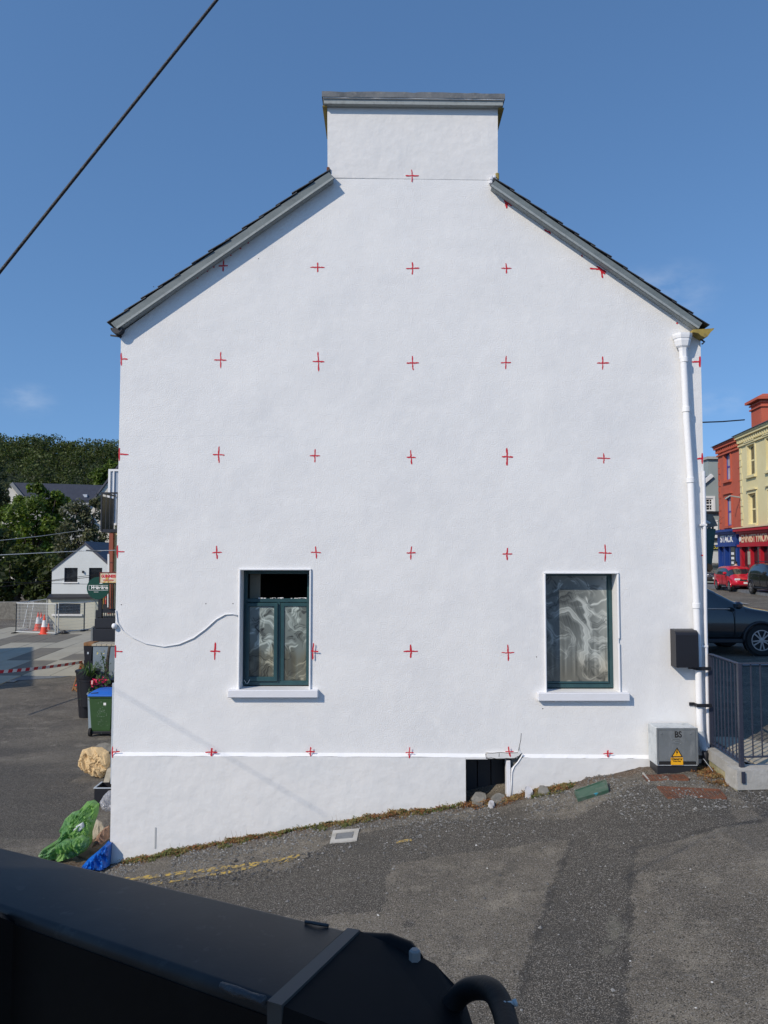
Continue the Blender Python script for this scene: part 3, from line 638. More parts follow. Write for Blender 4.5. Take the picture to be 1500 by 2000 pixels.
# ------------------------------------------------------------------ chimney
ych = YW
ch = MB()
cx0, cx1 = PX(640, 348, YW), PX(972, 350, YW); zc0, zc1 = PZ(352, YW), PZ(196, YW)
czl, czr = PZ(347, YW), PZ(352, YW)
ch.add([(cx0, YW-.004, czl), (cx1, YW-.004, czr), (cx1+.01, YW-.004, zc1-.04), (cx0-.01, YW-.004, zc1), (cx0, YW+.72, czl-1.0), (cx1, YW+.72, czr-1.0), (cx1+.01, YW+.72, zc1-.04), (cx0-.01, YW+.72, zc1), (cx0, YW-.004, czl-.002), (cx1, YW-.004, czr-.002)],
       [(0, 1, 2, 3), (4, 5, 6, 7), (2, 3, 7, 6), (0, 3, 7, 4), (1, 2, 6, 5), (0, 1, 5, 4)])
chim = obj('chimney', ch, M['render_smooth'], house)
Yc = YW-.13
capz = [PZ(v, Yc) for v in (178, 188.5, 199)]
cl, cr_ = PX(628.5, 190, Yc), PX(986.5, 193, Yc)
dz = -.028
def slab(x0, x1, y0, y1, z0, z1, j=0):
    mb = MB(); n = 24; rings = []
    for k in range(n+1):
        x = x0+(x1-x0)*k/n; d = dz*k/n; jj = random.uniform(-j, j)
        rings.append([(x, y0+abs(jj), z0+d), (x, y1, z0+d), (x, y1, z1+d+jj), (x, y0+abs(jj)*.6, z1+d+jj)])
    return mb.loft(rings)
cp = obj('chimney_cap', slab(cl, cr_, Yc, YW+.84, capz[1], capz[0], .007), M['concrete'], house)
obj('drip_moulding', slab(cl+.012, cr_-.012, Yc+.012, YW+.80, capz[1]-.009, capz[1]-.001), M['white_paint'], house)
obj('cap_neck', slab(cl+.025, cr_-.025, Yc+.035, YW+.78, capz[2]+.0, capz[1]-.010), M['soffit'], house)  # grey stands for the shade under the cap slab
for sx, a, b in ((-1, cl+.002, cx0-.013), (1, cx1+.013, cr_-.002)):
    mb = MB(); d = 0 if sx < 0 else dz
    mb.box(a, b, YW-.05, YW+.76, capz[2]-.012+d, capz[2]-.002+d); obj('yellow_soffit', mb, M['yellow_paint'], house)
mb = MB(); mb.bbox(cx1-.03, cx1+.018, YW-.02, YW+.06, PZ(352, YW), PZ(338, YW), .01); obj('flashing', mb, M['yellow_paint'], house)
mb = MB()
for k in range(9):
    x, y = 962+random.uniform(-6, 6), 352+random.uniform(-8, 12); v = P(x, y, YW-.03); r_ = random.uniform(.012, .026)
    mb.bbox(v.x-r_, v.x+r_, v.y-r_, v.y+r_, v.z-r_, v.z+r_, r_*.4)
obj('loose_mortar', mb, M['sill_paint'], house)
mb = MB(); v = P(641, 331, YW-.02); mb.bbox(v.x-.02, v.x+.02, v.y-.02, v.y+.02, v.z-.03, v.z+.03, .008); obj('rusty_fixing', mb, M['rust'], house)

# ------------------------------------------------------------------ verges (bargeboards, soffits, slates) and roof
YB = YW-.128
def verge(p_low, p_high, side, width):
    a, b = P(*p_low, YB), P(*p_high, YB)      # lower outer edge line of the board
    d = (b-a).normalized(); n = Vector((-d.z, 0, d.x)) if side < 0 else Vector((d.z, 0, -d.x))
    if n.z < 0: n = -n
    n = n.normalized(); ln = (b-a).length
    # bargeboard
    mb = MB(); rings = []
    for k in range(13):
        c = a+d*(ln*k/12)
        rings.append([c+Vector((0, .0, 0)), c+Vector((0, .03, 0)), c+n*width+Vector((0, .03, 0)), c+n*width])
    mb.loft(rings); obj('bargeboard', mb, M['barge'], house)
    mb = MB(); mb.loft([[c+n*.004, c+n*.004+Vector((0, .139, 0)), c+n*.02+Vector((0, .139, 0)), c+n*.02] for c in (a+d*.01+Vector((0, .0305, 0)), b-d*.01+Vector((0, .0305, 0)))])
    obj('soffit', mb, M['soffit'], house)
    mb = MB(); mb.loft([[c-n*.004+Vector((0, -.012, 0)), c-n*.004+Vector((0, -.0005, 0)), c+n*.022+Vector((0, -.0005, 0)), c+n*.022+Vector((0, -.012, 0))] for c in (a, b)])
    obj('barge_bead', mb, M['soffit'], house)
    return a, b, d, n, ln
def slates(a, d, n, ln, width, cnt, side):
    m0 = None; base = a+n*(width+.004)
    L = ln/cnt
    me = None
    for row in range(2):
        for k in range(cnt):
            c = base+d*(L*(k-.12)); e = base+d*(L*(k+1)+.03)
            y0 = YB-.014+row*.32+random.uniform(-.012, .006); y1 = y0+.315
            lift = .026+random.uniform(-.006, .006)
            mb = MB(); th = .009
            q = []
            for (pt, l) in ((c, lift), (e, .004)):
                for y in (y0, y1): q.append(Vector((pt.x, y, pt.z))+n*l)
            top_ = [v+n*th for v in q]
            mb.add(q+top_, [(0, 1, 3, 2), (4, 5, 7, 6), (0, 2, 6, 4), (1, 3, 7, 5), (0, 1, 5, 4), (2, 3, 7, 6)])
            obj('slate', mb, M['slate'], house)
al, bl, dl, nl, ll = verge((229, 642), (652, 348.5), -1, .112)
ar, br, dr_, nr_, lr = verge((1364, 642), (959, 363), 1, .092)
# extend the left board out to its foot
slates(al-dl*.03, dl, nl, ll+.03, .112, 13, -1)
slates(ar-dr_*.06, dr_, nr_, lr+.06, .092, 13, 1)
mb = MB()
mb.loft([[c, c+Vector((0, .03, 0)), e+Vector((0, .03, 0)), e] for c, e in ((al-dl*.001, al-dl*.001+nl*.112), (al-dl*.015+nl*.045, al-dl*.025+nl*.112))]); obj('barge_foot', mb, M['barge'], house)
for (a, n, d, ln, wd) in ((al, nl, dl, ll, .112), (ar, nr_, dr_, lr, .092)):
    mb = MB(); c0 = a-d*.05; c1 = a+d*(ln+.9)
    mb.loft([[Vector((c.x, YB+.62, c.z))+n*(wd-.05), Vector((c.x, YW+DB, c.z))+n*(wd-.05), Vector((c.x, YW+DB, c.z))+n*(wd+.02), Vector((c.x, YB+.62, c.z))+n*(wd+.02)] for c in (c0, c1)])
    obj('roof_slope', mb, M['slate'], house)
    mb = MB(); c1 = a+d*ln
    mb.loft([[Vector((c.x, YB+.031, c.z))+n*.03, Vector((c.x, YB+.6, c.z))+n*.03, Vector((c.x, YB+.6, c.z))+n*(wd-.004), Vector((c.x, YB+.031, c.z))+n*(wd-.004)] for c in (a, c1)])
    obj('roof_deck', mb, M['dark_trim'], house)
# gutters: half-round, running back along the eaves
def gutter(cx, cz, r, mt, y0, y1):
    g = MB(); n = 10; ro = []; 
    for y in (y0, y1):
        ring = [(cx+r*math.cos(math.pi+math.pi*k/n), y, cz+r*math.sin(math.pi+math.pi*k/n)) for k in range(n+1)]
        ring += [(cx+(r-.008)*math.cos(math.pi+math.pi*k/n), y, cz+(r-.008)*math.sin(math.pi+math.pi*k/n)) for k in range(n, -1, -1)]
        ro.append(ring)
    g.loft(ro); g.add([(cx-r, y0+.004, cz)]+[(cx+r*math.cos(math.pi+math.pi*k/n), y0+.004, cz+r*math.sin(math.pi+math.pi*k/n)) for k in range(n+1)], [tuple(range(1, n+2))])
    return obj('gutter', g, mt, house, smooth=40)
vl = P(228, 641, YW-.1); gutter(vl.x, vl.z, .075, M['black_plastic'], YW-.12, YW+DB)
mb = MB().bar(P(216, 655, YW), P(238, 658, YW), .02, .02); obj('gutter_bracket', mb, M['black_plastic'], house)
vr = P(1372, 645, YW-.14)
g = MB(); prof = [(-.13, .005), (-.13, -.03), (-.06, -.045), (-.03, -.075), (.02, -.10), (.06, -.085), (.10, -.03), (.135, .0), (.145, .022), (.10, .018), (-.05, .008)]
g.loft([[(vr.x+a, y, vr.z+b) for a, b in prof] for y in (YW-.16, YW+DB)]); obj('gutter', g, M['yellow_paint'], house, label='ochre moulded gutter end at the right eave')
mb = MB().tube([P(1368, 662, YW-.05), P(1376, 668, YW-.05), P(1371, 672, YW-.05)], .012, 6); obj('gutter_bracket', mb, M['black_metal'], house)

# ------------------------------------------------------------------ windows
def ringframe(name, x0, x1, z0, z1, wd, y0, y1, mt, parent, b=.004):
    for q in ((x0, x1, z1-wd, z1), (x0, x1, z0, z0+wd), (x0, x0+wd, z0+wd, z1-wd), (x1-wd, x1, z0+wd, z1-wd)):
        pass
    mb = MB()
    mb.bbox(x0, x1, y0, y1, z1-wd, z1, b); mb.bbox(x0, x1, y0, y1, z0, z0+wd, b)
    mb.bbox(x0+.0005, x0+wd, y0+.001, y1-.001, z0+wd-.003, z1-wd+.003, b); mb.bbox(x1-wd, x1-.0005, y0+.001, y1-.001, z0+wd-.003, z1-wd+.003, b)
    return obj(name, mb, mt, parent)
def surround(x0, x1, z0, z1, wd, p, chip=None):
    mb = MB()
    mb.bbox(x0-wd, x1+wd, YW-p, YW-.001, z1+.001, z1+wd, .006)
    mb.bbox(x0-wd, x0-.001, YW-p, YW-.001, z0-.02, z1, .006)
    if chip is None: mb.bbox(x1+.001, x1+wd, YW-p, YW-.001, z0-.02, z1, .006)
    else:
        mb.bbox(x1+.001, x1+wd, YW-p, YW-.001, chip+.03, z1, .006); mb.bbox(x1+.001, x1+wd, YW-p, YW-.001, z0-.02, chip-.03, .006)
        mb.bbox(x1+.001, x1+wd*.5, YW-p*.8, YW-.001, chip-.031, chip+.031, .004)
    obj('window_surround', mb, M['white_paint'], house)
def sill(px0, px1, py0, py1, p=.085):
    Y = YW-p; mb = MB(); x0, x1 = PX(px0, py0, Y), PX(px1, py0, Y); z1, z0 = PZ(py0, Y), PZ(py1, Y)
    mb.bbox(x0, x1, Y, YW+.24, z0, z1, .007); obj('window_sill', mb, M['sill_paint'], house)
surround(*win_a, .025, .026); surround(*win_b, .025, .026, chip=PZ(1252, YW))
sill(444.5, 621, 1348, 1363); sill(1051, 1230.5, 1353.5, 1369.5)
# left window: open top light, two limewashed leaves
x0, x1, z0, z1 = win_a; yf = YW+.205; z0 += .015
wa = MB(); fw = ringframe('window_frame', x0, x1, z0, z1, .05, yf, yf+.07, M['green_frame'], house)
ztr = PZ(1172, yf); mb = MB().bbox(x0+.01, x1-.01, yf-.005, yf+.06, ztr-.03, ztr+.02, .006); obj('transom', mb, M['green_frame'], house)
xm = PX(541.5, 1250, yf); mb = MB().bbox(xm-.012, xm+.040, yf-.002, yf+.06, z0+.02, ztr-.03, .006); obj('mullion', mb, M['green_frame'], house)
cs = obj('casement', (lambda m: (m.bbox(x0+.035, xm+.01, yf-.035, yf+.01, z0+.055, z0+.115, .008), m.bbox(x0+.035, xm+.01, yf-.035, yf+.01, ztr-.085, ztr-.035, .008), m.bbox(x0+.036, x0+.085, yf-.034, yf+.009, z0+.1, ztr-.05, .008), m.bbox(xm-.042, xm+.009, yf-.034, yf+.009, z0+.1, ztr-.05, .008), m)[-1])(MB()), M['green_frame'], house)
wash_pane('pane', x0+.08, xm-.038, yf-.010, z0+.11, ztr-.08, M['wash_a'], cs, 5, 'small')
cs = ringframe('casement', xm+.042, x1-.012, z0+.012, ztr-.035, .048, yf+.004, yf+.05, M['green_frame'], house)
wash_pane('pane', xm+.088, x1-.058, yf+.02, z0+.055, ztr-.08, M['wash_a'], cs, 11, 'small')
obj('curtain', MB().box(x0+.06, x0+.20, yf+.12, yf+.15, ztr, z1-.02), mat('beige_curtain', (.20, .185, .14), .9), house)
mb = MB()
for k in range(26):
    xx = xm-.25+random.random()*.62; r_ = random.uniform(.004, .012); mb.bbox(xx-r_*2, xx+r_*2, yf-.006, yf+.03, ztr+.0195, ztr+.021+r_, .0008)
obj('paint_flakes', mb, M['white_paint'], house)
mb = MB().tube([(x0+.02, yf-.01, z0+.07), (x0+.05, yf-.03, z0+.03), (x0+.075, yf-.06, z0+.035), (x0+.10, yf-.05, z0+.08)], .004, 5); obj('wire_end', mb, M['white_pvc'], house)
# right window: one large limewashed pane
x0, x1, z0, z1 = win_b; z0 += .015
ringframe('window_frame', x0, x1, z0, z1, .055, yf, yf+.06, M['green_frame'], house)
wash_pane('pane', x0+.02, x1-.075, yf-.003, z0+.085, z1-.03, M['wash_c'], house, 23, 'large')
obj('glazing_bead', (lambda m: (m.bbox(x0+.01, x1-.06, yf-.012, yf-.001, z0+.06, z0+.085, .003), m.bbox(x1-.075, x1-.062, yf-.012, yf-.001, z0+.086, z1-.03, .003), m)[-1])(MB()), M['green_frame'], house)

# ------------------------------------------------------------------ red crosses sprayed on the wall
def stroke(mb, pts, w0, Y):
    n = len(pts)
    for (a, b), (c, d) in zip(pts[:-1], pts[1:]):
        p, q = P(a, b, Y), P(c, d, Y); k = 5
        t = (q-p); nn = Vector((-t.z, 0, t.x)).normalized(); prev = None
        for i in range(k+1):
            e = .62 if i in (0, k) else 1.0
            ww = w0/150/2*e*random.uniform(.75, 1.25); c_ = p+t*(i/k)+nn*random.uniform(-.0025, .0025)
            cur = (c_+nn*ww, c_-nn*ww)
            if prev: mb.add([prev[0], prev[1], cur[1], cur[0]], [(0, 1, 2, 3)])
            prev = cur
def cross(cx, cy, wpx=26, hpx=28, wd=2.6, wl=None, wr=None, Y=YW-.0025, tilt=0):
    mb = MB(); l = wpx/2 if wl is None else wl; r_ = wpx/2 if wr is None else wr
    j = lambda: random.uniform(-1.2, 1.2)
    stroke(mb, [(cx+j()+tilt, cy-hpx/2), (cx+j(), cy+hpx*.05), (cx+j()-tilt, cy+hpx/2)], wd*random.uniform(.85, 1.15), Y)
    mb2 = MB(); stroke(mb, [(cx-l, cy+j()*.5), (cx, cy), (cx+r_, cy+j()*.5)], wd*random.uniform(.75, 1.05), Y-.001)
    obj('cross_mark', mb, M['red_mark'], wobj)
cr_list = [(805,343,26,24),(436,519,18,22),(620,522,28,19),(806,524,26,24),(989,524,20,20),
 (430,703,24,32),(622,706,23,38),(806,709,24,28),(988,708,20,26),(1178,709,24,26),
 (427,888,23,32),(615,890,20,26),(803,893,18,28),(991,892,22,34,3.6),(1179,895,26,20),
 (424,1079,19,26),(617,1079,20,24),(803,1080,18,26),(991,1082,19,24),(1182,1080,26,34),
 (420,1272,20,34),(802,1272,28,26,3.4),(992,1275,25,32)]
cross(*cr_list[0], Y=YW-.0075)
for c in cr_list[1:]: cross(*c)
cross(612, 1272, 14, 32, wl=4, wr=10, Y=YW-.0295)
for c in ((413,1469,24,16,3.2),(606,1468,18,18),(800,1470,16,22),(1188,1472,20,14)): cross(*c, Y=YPL-.004)
cross(995, 1468, 17, 20, tilt=-1, Y=YPL-.004)
for (y, a) in ((701, 14), (887, 19), (1077, 15), (1272, 15)):
    mb = MB(); x = to_px((XL, YW, PZ(y, YW)))[0]; stroke(mb, [(x+1.2, y-12), (x+1.2, y+13)], 2.6, YW-.0025); stroke(mb, [(x+1, y), (x+a, y+.5)], 2.4, YW-.0035); obj('cross_mark', mb, M['red_mark'], wobj)
mb = MB(); stroke(mb, [(219.5, 1458), (219.5, 1480)], 2.6, YPL-.004); stroke(mb, [(219, 1469), (234, 1468)], 2.4, YPL-.005); obj('cross_mark', mb, M['red_mark'], wobj)
for (y, a) in ((706, 15), (895, 9), (1084, 6)):
    mb = MB(); x = to_px((XR, YW, PZ(y, YW)))[0]; stroke(mb, [(x-2, y-10), (x-2, y+11)], 3.4, YW-.0025); stroke(mb, [(x-a-3, y+1), (x-1, y)], 2.8, YW-.0035); obj('cross_mark', mb, M['red_mark'], wobj)
mb = MB(); stroke(mb, [(1366, 659), (1367, 664)], 6, YW-.0025); obj('cross_mark', mb, M['red_mark'], wobj)
for pts_ in ([[(984,392),(1000,402)],[(987,396),(990,407)],[(991,396),(989,406)]], [[(1063,448),(1076,456)]], [[(1152,524),(1170,526)],[(1165,520),(1184,532)],[(1174,527),(1177,543)],[(1168,523),(1182,535)]], [[(1135,498),(1138,501)]], [[(1321,630),(1324,632)]],
             [[(483,473),(486,475)]], [[(468,484),(471,486)]], [[(448,497),(452,499)]], [[(402,528),(406,530)]], [[(383,541),(387,543)]], [[(416,520),(419,522)]]):
    mb = MB()
    for i, s_ in enumerate(pts_): stroke(mb, s_, 3.4, YW-.0025-.0006*i)
    obj('paint_mark', mb, M['red_mark'], wobj)

# ------------------------------------------------------------------ downpipe, second pipe
dp = thing('downpipe', 'white painted rainwater downpipe with a moulded hopper head down the right corner', 'downpipe', (4.02, 9.9, 1.2))
YD = YW-.085
cl_ = [(1335,700),(1336,720),(1341,820),(1349,938),(1353,1040),(1360,1178),(1364,1300),(1367,1405),(1368,1430)]
pts = [P(a, b, YD) for a, b in cl_]; obj('pipe', MB().tube(pts, .043, 16), M['white_paint'], dp, smooth=50)
for a, b in ((1336,703),(1348.5,938),(1360,1183),(1340,800)):
    v = P(a, b, YD); mb = MB(); mb.lathe([(.043, v.z-.035), (.052, v.z-.03), (.052, v.z+.03), (.043, v.z+.035)], v.x, v.y, 16); obj('collar', mb, M['white_paint'], dp, smooth=40)
hz = [PZ(v, YD) for v in (652, 656, 662, 666, 676, 684, 700)]
hv = P(1334.5, 675, YD)
mb = MB()
def octr(r_, z, ry=.6): return [(hv.x+r_*sx, hv.y+r_*sy*ry-.0, z) for sx, sy in ((-.92,.9),(-1,.3),(-.85,-.45),(-.45,-.95),(.45,-.95),(.85,-.45),(1,.3),(.92,.9))]
mb.loft([octr(.052, hz[6]), octr(.052, hz[5]-.01), octr(.060, hz[5]+.03), octr(.088, hz[4]), octr(.108, hz[3]), octr(.108, hz[2]), octr(.118, hz[2]+.004), octr(.128, hz[1]), octr(.128, hz[0])])
obj('hopper_head', mb, M['white_paint'], dp)
mb = MB(); v = P(1366, 1428, YD)
mb.tube([P(1368, 1428, YD), P(1369, 1440, YD-.01), P(1372, 1452, YD-.03), P(1376, 1466, YD-.05)], [.047, .049, .049, .047], 16, caps=False); el = obj('shoe', mb, M['grey_pipe'], dp, smooth=50)
mb = MB(); mb.tube([P(1371, 1448, YD-.029), P(1375.9, 1465.7, YD-.0495)], .041, 14); obj('shoe_bore', mb, M['dark'], dp)
sp_ = thing('thin_corner_pipe', 'narrow white pipe fixed along the wall corner right of the downpipe', 'pipe', (4.16, 9.93, 1.4))
obj('pipe', MB().tube([P(a, b, YW-.04) for a, b in ((1374,920),(1376,1010),(1378,1200),(1382,1400),(1384,1495))], .022, 10), M['sill_paint'], sp_, smooth=50)
for a, b in ((1375,1025),(1377,1262)): v = P(a, b, YW-.04); obj('clip', MB().box(v.x-.05, v.x+.03, v.y-.024, v.y+.03, v.z-.012, v.z+.012), M['white_paint'], sp_)
# cable looping to the left window
cb = [(226,1192),(229,1215),(240,1232),(258,1245),(285,1257),(320,1263),(350,1258),(378,1246),(402,1228),(422,1210),(440,1200),(455,1199),(465,1203)]
pts = [P(a, b, YW-.012) for a, b in cb]
o = obj('cable', MB().tube(pts, [.006]*6+[.009]*7, 6), M['white_pvc'], None, 'slack white painted cable looping across the wall to the left window', 'cable', smooth=True)
mb = MB(); v = P(223, 1223, YW-.03); mb.lathe([(.0, -.035), (.02, -.032), (.032, -.008), (.032, .012), (.02, .034), (.0, .037)], 0, 0, 12, Matrix.Translation(v)); obj('wall_light', mb, M['white_paint'], None, 'small white round fitting on the left corner of the wall', 'light fitting', smooth=True)
# small screw holes / blemishes
mb = MB()
for a, b in ((402,1179),(455,1179),(237,1181),(1048,1283),(505,505),(1060,1384),(300,560),(868,1495)):
    v = P(a, b, YW-.001); mb.box(v.x-.006, v.x+.006, v.y, v.y+.002, v.z-.006, v.z+.006)
obj('plug_hole', mb, M['dark_room'], house)
# scuffed gouge near the lower left corner, patch of bare wall
mb = MB(); mb.bbox(PX(302, 1640, YPL), PX(305, 1640, YPL), YPL-.006, YPL-.001, PZ(1657, YPL), PZ(1616, YPL), .002); obj('scuff', mb, M['scuff'], house)

# ------------------------------------------------------------------ black cabinet, brackets, electricity cabinet
YM = YW-.19
c1 = P(1321, 1304, YM); c2 = P(1363, 1232, YM)
mb = MB(); x0, x1, z0, z1 = c1.x, c2.x+.005, c1.z, c2.z
prof = [(YW-.003, z0), (YM, z0), (YM, z1-.05), (YM+.015, z1-.02), (YM+.05, z1), (YW-.003, z1+.01)]
mb.loft([[(x, y, z) for y, z in prof] for x in (x0, x1)])
mbx = obj('meter_box', mb, M['black_plastic'], None, 'black weatherproof box mounted on the white wall in front of the downpipe', 'meter box')
def strap(pxa, pxb, py, lab):
    mb = MB(); Y0 = YW-.01; Yp = YD-.06
    pts = [P(pxa, py-1, Y0), P(pxa+9, py-1, Y0-.005), P(pxa+16, py+2, Yp), P(pxb-9, py+2, Yp), P(pxb, py+2, Yp+.02)]
    for a, b in zip(pts[:-1], pts[1:]): mb.bar(a, b, .012, .042)
    obj('wall_strap', mb, M['black_metal'], None, lab, 'bracket', 'black straps round the downpipe')
strap(1344, 1388, 1304, 'black metal strap crossing the downpipe right under the black box')
strap(1346, 1390, 1376, 'black metal strap crossing the downpipe above the grey electricity cabinet')
YE = YW-.34
ec = thing('electricity_cabinet', 'squat galvanised electricity cabinet marked BS against the foot of the wall', 'electricity box', (PX(1322, 1500, YE+.2), YE+.2, PZ(1500, YE)))
x0, x1 = PX(1282, 1450, YE), PX(1363, 1450, YE); z0, z1 = PZ(1502, YE), PZ(1421.5, YE)
mb = MB(); mb.bbox(x0, x1, YE, YW-.04, z0+.036, z1, .008); obj('body', mb, M['galv_white'], ec)
mb = MB(); b = .025
for q in ((x0, x1, z1-b, z1), (x0, x0+b, z0+.055, z1-b), (x1-b, x1, z0+.055, z1-b)): mb.bbox(q[0], q[1], YE-.012, YE-.001, q[2], q[3], .003)
obj('door_frame', mb, M['galv'], ec)
mb = MB(); mb.bbox(x0+b+.004, x1-b-.004, YE-.010, YE-.001, z0+.095, z1-b-.004, .003); dr = obj('door', mb, M['galv'], ec)
for px_, py_ in ((1292, 1433), (1349, 1433)):
    v = P(px_, py_, YE-.012); mb = MB(); mb.lathe([(.012, 0), (.010, .004), (0, .005)], 0, 0, 10, Matrix.Translation(v) @ Matrix.Rotation(R(90), 4, 'X')); obj('lock', mb, M['galv'], dr)
obj('base', MB().bbox(x0+.01, x1-.01, YE+.02, YW-.05, z0-.15, z0+.035, .006), M['dark_trim'], ec)
obj('kick_gap', MB().box(x0+.027, x1-.027, YE-.003, YE-.001, z0+.052, z0+.092), M['dark'], ec)
def text(s_, size, mt, parent, loc, rot, name='lettering', ext=.0008, ax='CENTER', sx=1, bold=0):
    cu = bpy.data.curves.new('t', 'FONT'); cu.body = s_; cu.size = size; cu.extrude = ext; cu.align_x = ax; cu.align_y = 'CENTER'; cu.offset = bold
    to = bpy.data.objects.new('t', cu); C.objects.link(to); dg = bpy.context.evaluated_depsgraph_get(); me = bpy.data.meshes.new_from_object(to.evaluated_get(dg))
    bpy.data.objects.remove(to)
    Mx = Matrix.Translation(loc) @ rot.to_4x4() @ Matrix.Diagonal((sx, 1, 1, 1)); me.transform(Mx); me.materials.clear()
    return link_mesh(name, me, mt, parent, False)
RF = Matrix.Rotation(R(90), 3, 'X')
text('BS', .105, M['sticker_black'], dr, P(1324.5, 1435, YE-.012), RF, sx=.85, bold=.002)
mb = MB()   # embossed emblem
for pts in ([(1311,1446),(1313,1444),(1326,1444),(1330,1447),(1331,1451),(1328,1454),(1316,1454)], [(1316,1449),(1319,1447),(1327,1447)], [(1313,1451),(1327,1451)]):
    mb.tube([P(a, b_, YE-.011) for a, b_ in pts], .0035, 5)
obj('emblem', mb, M['galv'], dr)
def tri(px, Y, s_=1.0):
    c = P(1322.5, 1470, Y); q = [P(1322.5, 1459.5, Y), P(1333.5, 1478.5, Y), P(1311, 1478.5, Y)]
    return [c+(v-c)*s_ for v in q]
mb = MB(); t3 = tri(0, YE-.0115); mb.add(t3+[v+Vector((0, .001, 0)) for v in t3], [(0, 1, 2), (5, 4, 3), (0, 1, 4, 3), (1, 2, 5, 4), (2, 0, 3, 5)]); stb = obj('warning_triangle', mb, M['sticker_black'], dr)
mb = MB(); c = sum(t3, Vector())/3; t4 = [c+(v-c)*.74+Vector((0, -.0012, 0)) for v in t3]; mb.add(t4+[v+Vector((0, .0008, 0)) for v in t4], [(0, 1, 2), (5, 4, 3), (0, 1, 4, 3), (1, 2, 5, 4), (2, 0, 3, 5)]); obj('warning_triangle', mb, M['sticker_yellow'], dr)
mb = MB(); bl_ = [(1323,1462.5),(1320,1470),(1322,1470),(1320.8,1475.5),(1324.8,1468),(1322.6,1468),(1324.5,1462.5)]
q = [P(a, b_, YE-.0135) for a, b_ in bl_]; mb.add(q, [(0, 1, 2, 4, 5, 6)]); mb.add([q[2], q[3], q[4]], [(0, 1, 2)]); obj('lightning_bolt', mb, M['sticker_black'], dr)
v0, v1 = P(1310.5, 1494, YE-.0115), P(1334, 1479.5, YE-.0115)
obj('warning_label', MB().box(v0.x, v1.x, v0.y, v0.y+.001, v0.z, v1.z), M['sticker_yellow'], dr)
text('Danger', .040, M['sticker_black'], dr, P(1322.3, 1482.5, YE-.0125), RF, sx=1.15, bold=.0012)
text('Keep away', .020, M['sticker_black'], dr, P(1322.3, 1486.8, YE-.0125), RF, sx=1.1, bold=.0005)

# ------------------------------------------------------------------ railing on its low wall
YR0, YRc = 9.93, 9.02       # from the house corner forward to the rail corner, then to the right
pA = Vector((P(1386, 1300, YR0).x+.01, YR0, 0)); pB = Vector((P(1446, 1400, YRc).x, YRc, 0)); pC = Vector((pB.x+2.4, YRc+.22, 0))
zrA, zrB = P(1387, 1278, YR0).z, P(1444, 1296, YRc).z; zrt = (zrA+zrB)/2
zbB = P(1447, 1492, YRc).z; zbA = P(1388, 1447, YR0).z
zrb = (zbA+zbB)/2
lw = thing('low_wall', 'low concrete wall with pale coping under the dark railing beside the house corner', 'wall', (pB.x, pB.y, 1.25))
dAB = (pB-pA).normalized(); nAB = Vector((dAB.y, -dAB.x, 0)); nAB = -nAB if nAB.x > 0 else nAB   # outward, left
def wseg(mb, a, b, t_in, t_out, z0, z1, nrm):
    mb.loft([[Vector((c.x, c.y, z0))+nrm*t_out, Vector((c.x, c.y, z0))-nrm*t_in, Vector((c.x, c.y, z1))-nrm*t_in, Vector((c.x, c.y, z1))+nrm*t_out] for c in (a, b)])
zw1 = zrb-.06
mb = MB(); wseg(mb, pA+dAB*.02, pB+dAB*.10, .10, .075, .9, zw1-.13, nAB); obj('base_course', mb, M['concrete_moss'], lw)
mb = MB(); wseg(mb, pA+dAB*.0, pB+dAB*.02, .10, .09, zw1-.128, zw1, nAB); obj('coping', mb, M['concrete_light'], lw)
dBC = (pC-pB).normalized(); nBC = Vector((dBC.y, -dBC.x, 0)); nBC = -nBC if nBC.y > 0 else nBC
k0 = pB+nBC*.02
xs_ = [(-.13, .24), (.25, 1.0), (1.01, 1.75), (1.76, 2.4)]
for a, b in xs_:
    mb = MB(); wseg(mb, pB+dBC*a, pB+dBC*b, .13, .13, zw1-.22 if a < 0 else zw1-.18, zw1-.004, nBC); obj('kerb_block', mb, M['concrete_light'], lw)
mb = MB(); wseg(mb, pB+dBC*-.12, pB+dBC*2.4, .12, .10, .9, zw1-.201, nBC); obj('base_course', mb, M['concrete_moss'], lw)
rl = thing('railing', 'dark blue-grey steel bar railing turning a corner on the low wall', 'railing', (pB.x, pB.y, zw1))
def rail_run(a, b, ztop, zbot, n, skip_first=False):
    Z = lambda p, z: Vector((p.x, p.y, z))
    obj('top_rail', MB().bar(Z(a, ztop), Z(b, ztop), .05, .012), M['rail_paint'], rl)
    obj('bottom_rail', MB().bar(Z(a, zbot), Z(b, zbot), .045, .012), M['rail_paint'], rl)
    for i in range(1, n):
        p = a.lerp(b, i/n); obj('baluster', MB().tube([Z(p, zbot+.006), Z(p, ztop-.006)], .0085, 6), M['rail_paint'], rl, smooth=50)
rail_run(pA, pB-dAB*.027, zrt, zrb+.0, 8)
rail_run(pB+dBC*.03, pC, zrt+.003, zrb+.055, 21)
for p, zz, zb_ in ((pA-dAB*.02, zrt, zw1-.3), (pB, zrt+.012, zw1-.0)):
    obj('post', MB().bbox(p.x-.024, p.x+.024, p.y-.024, p.y+.024, zb_, zz, .003), M['rail_paint'], rl)
obj('fixing_plate', MB().bbox(pB.x-.075, pB.x-.030, pB.y-.16, pB.y-.148, zw1-.14, zw1-.01, .004), M['rail_paint'], rl)
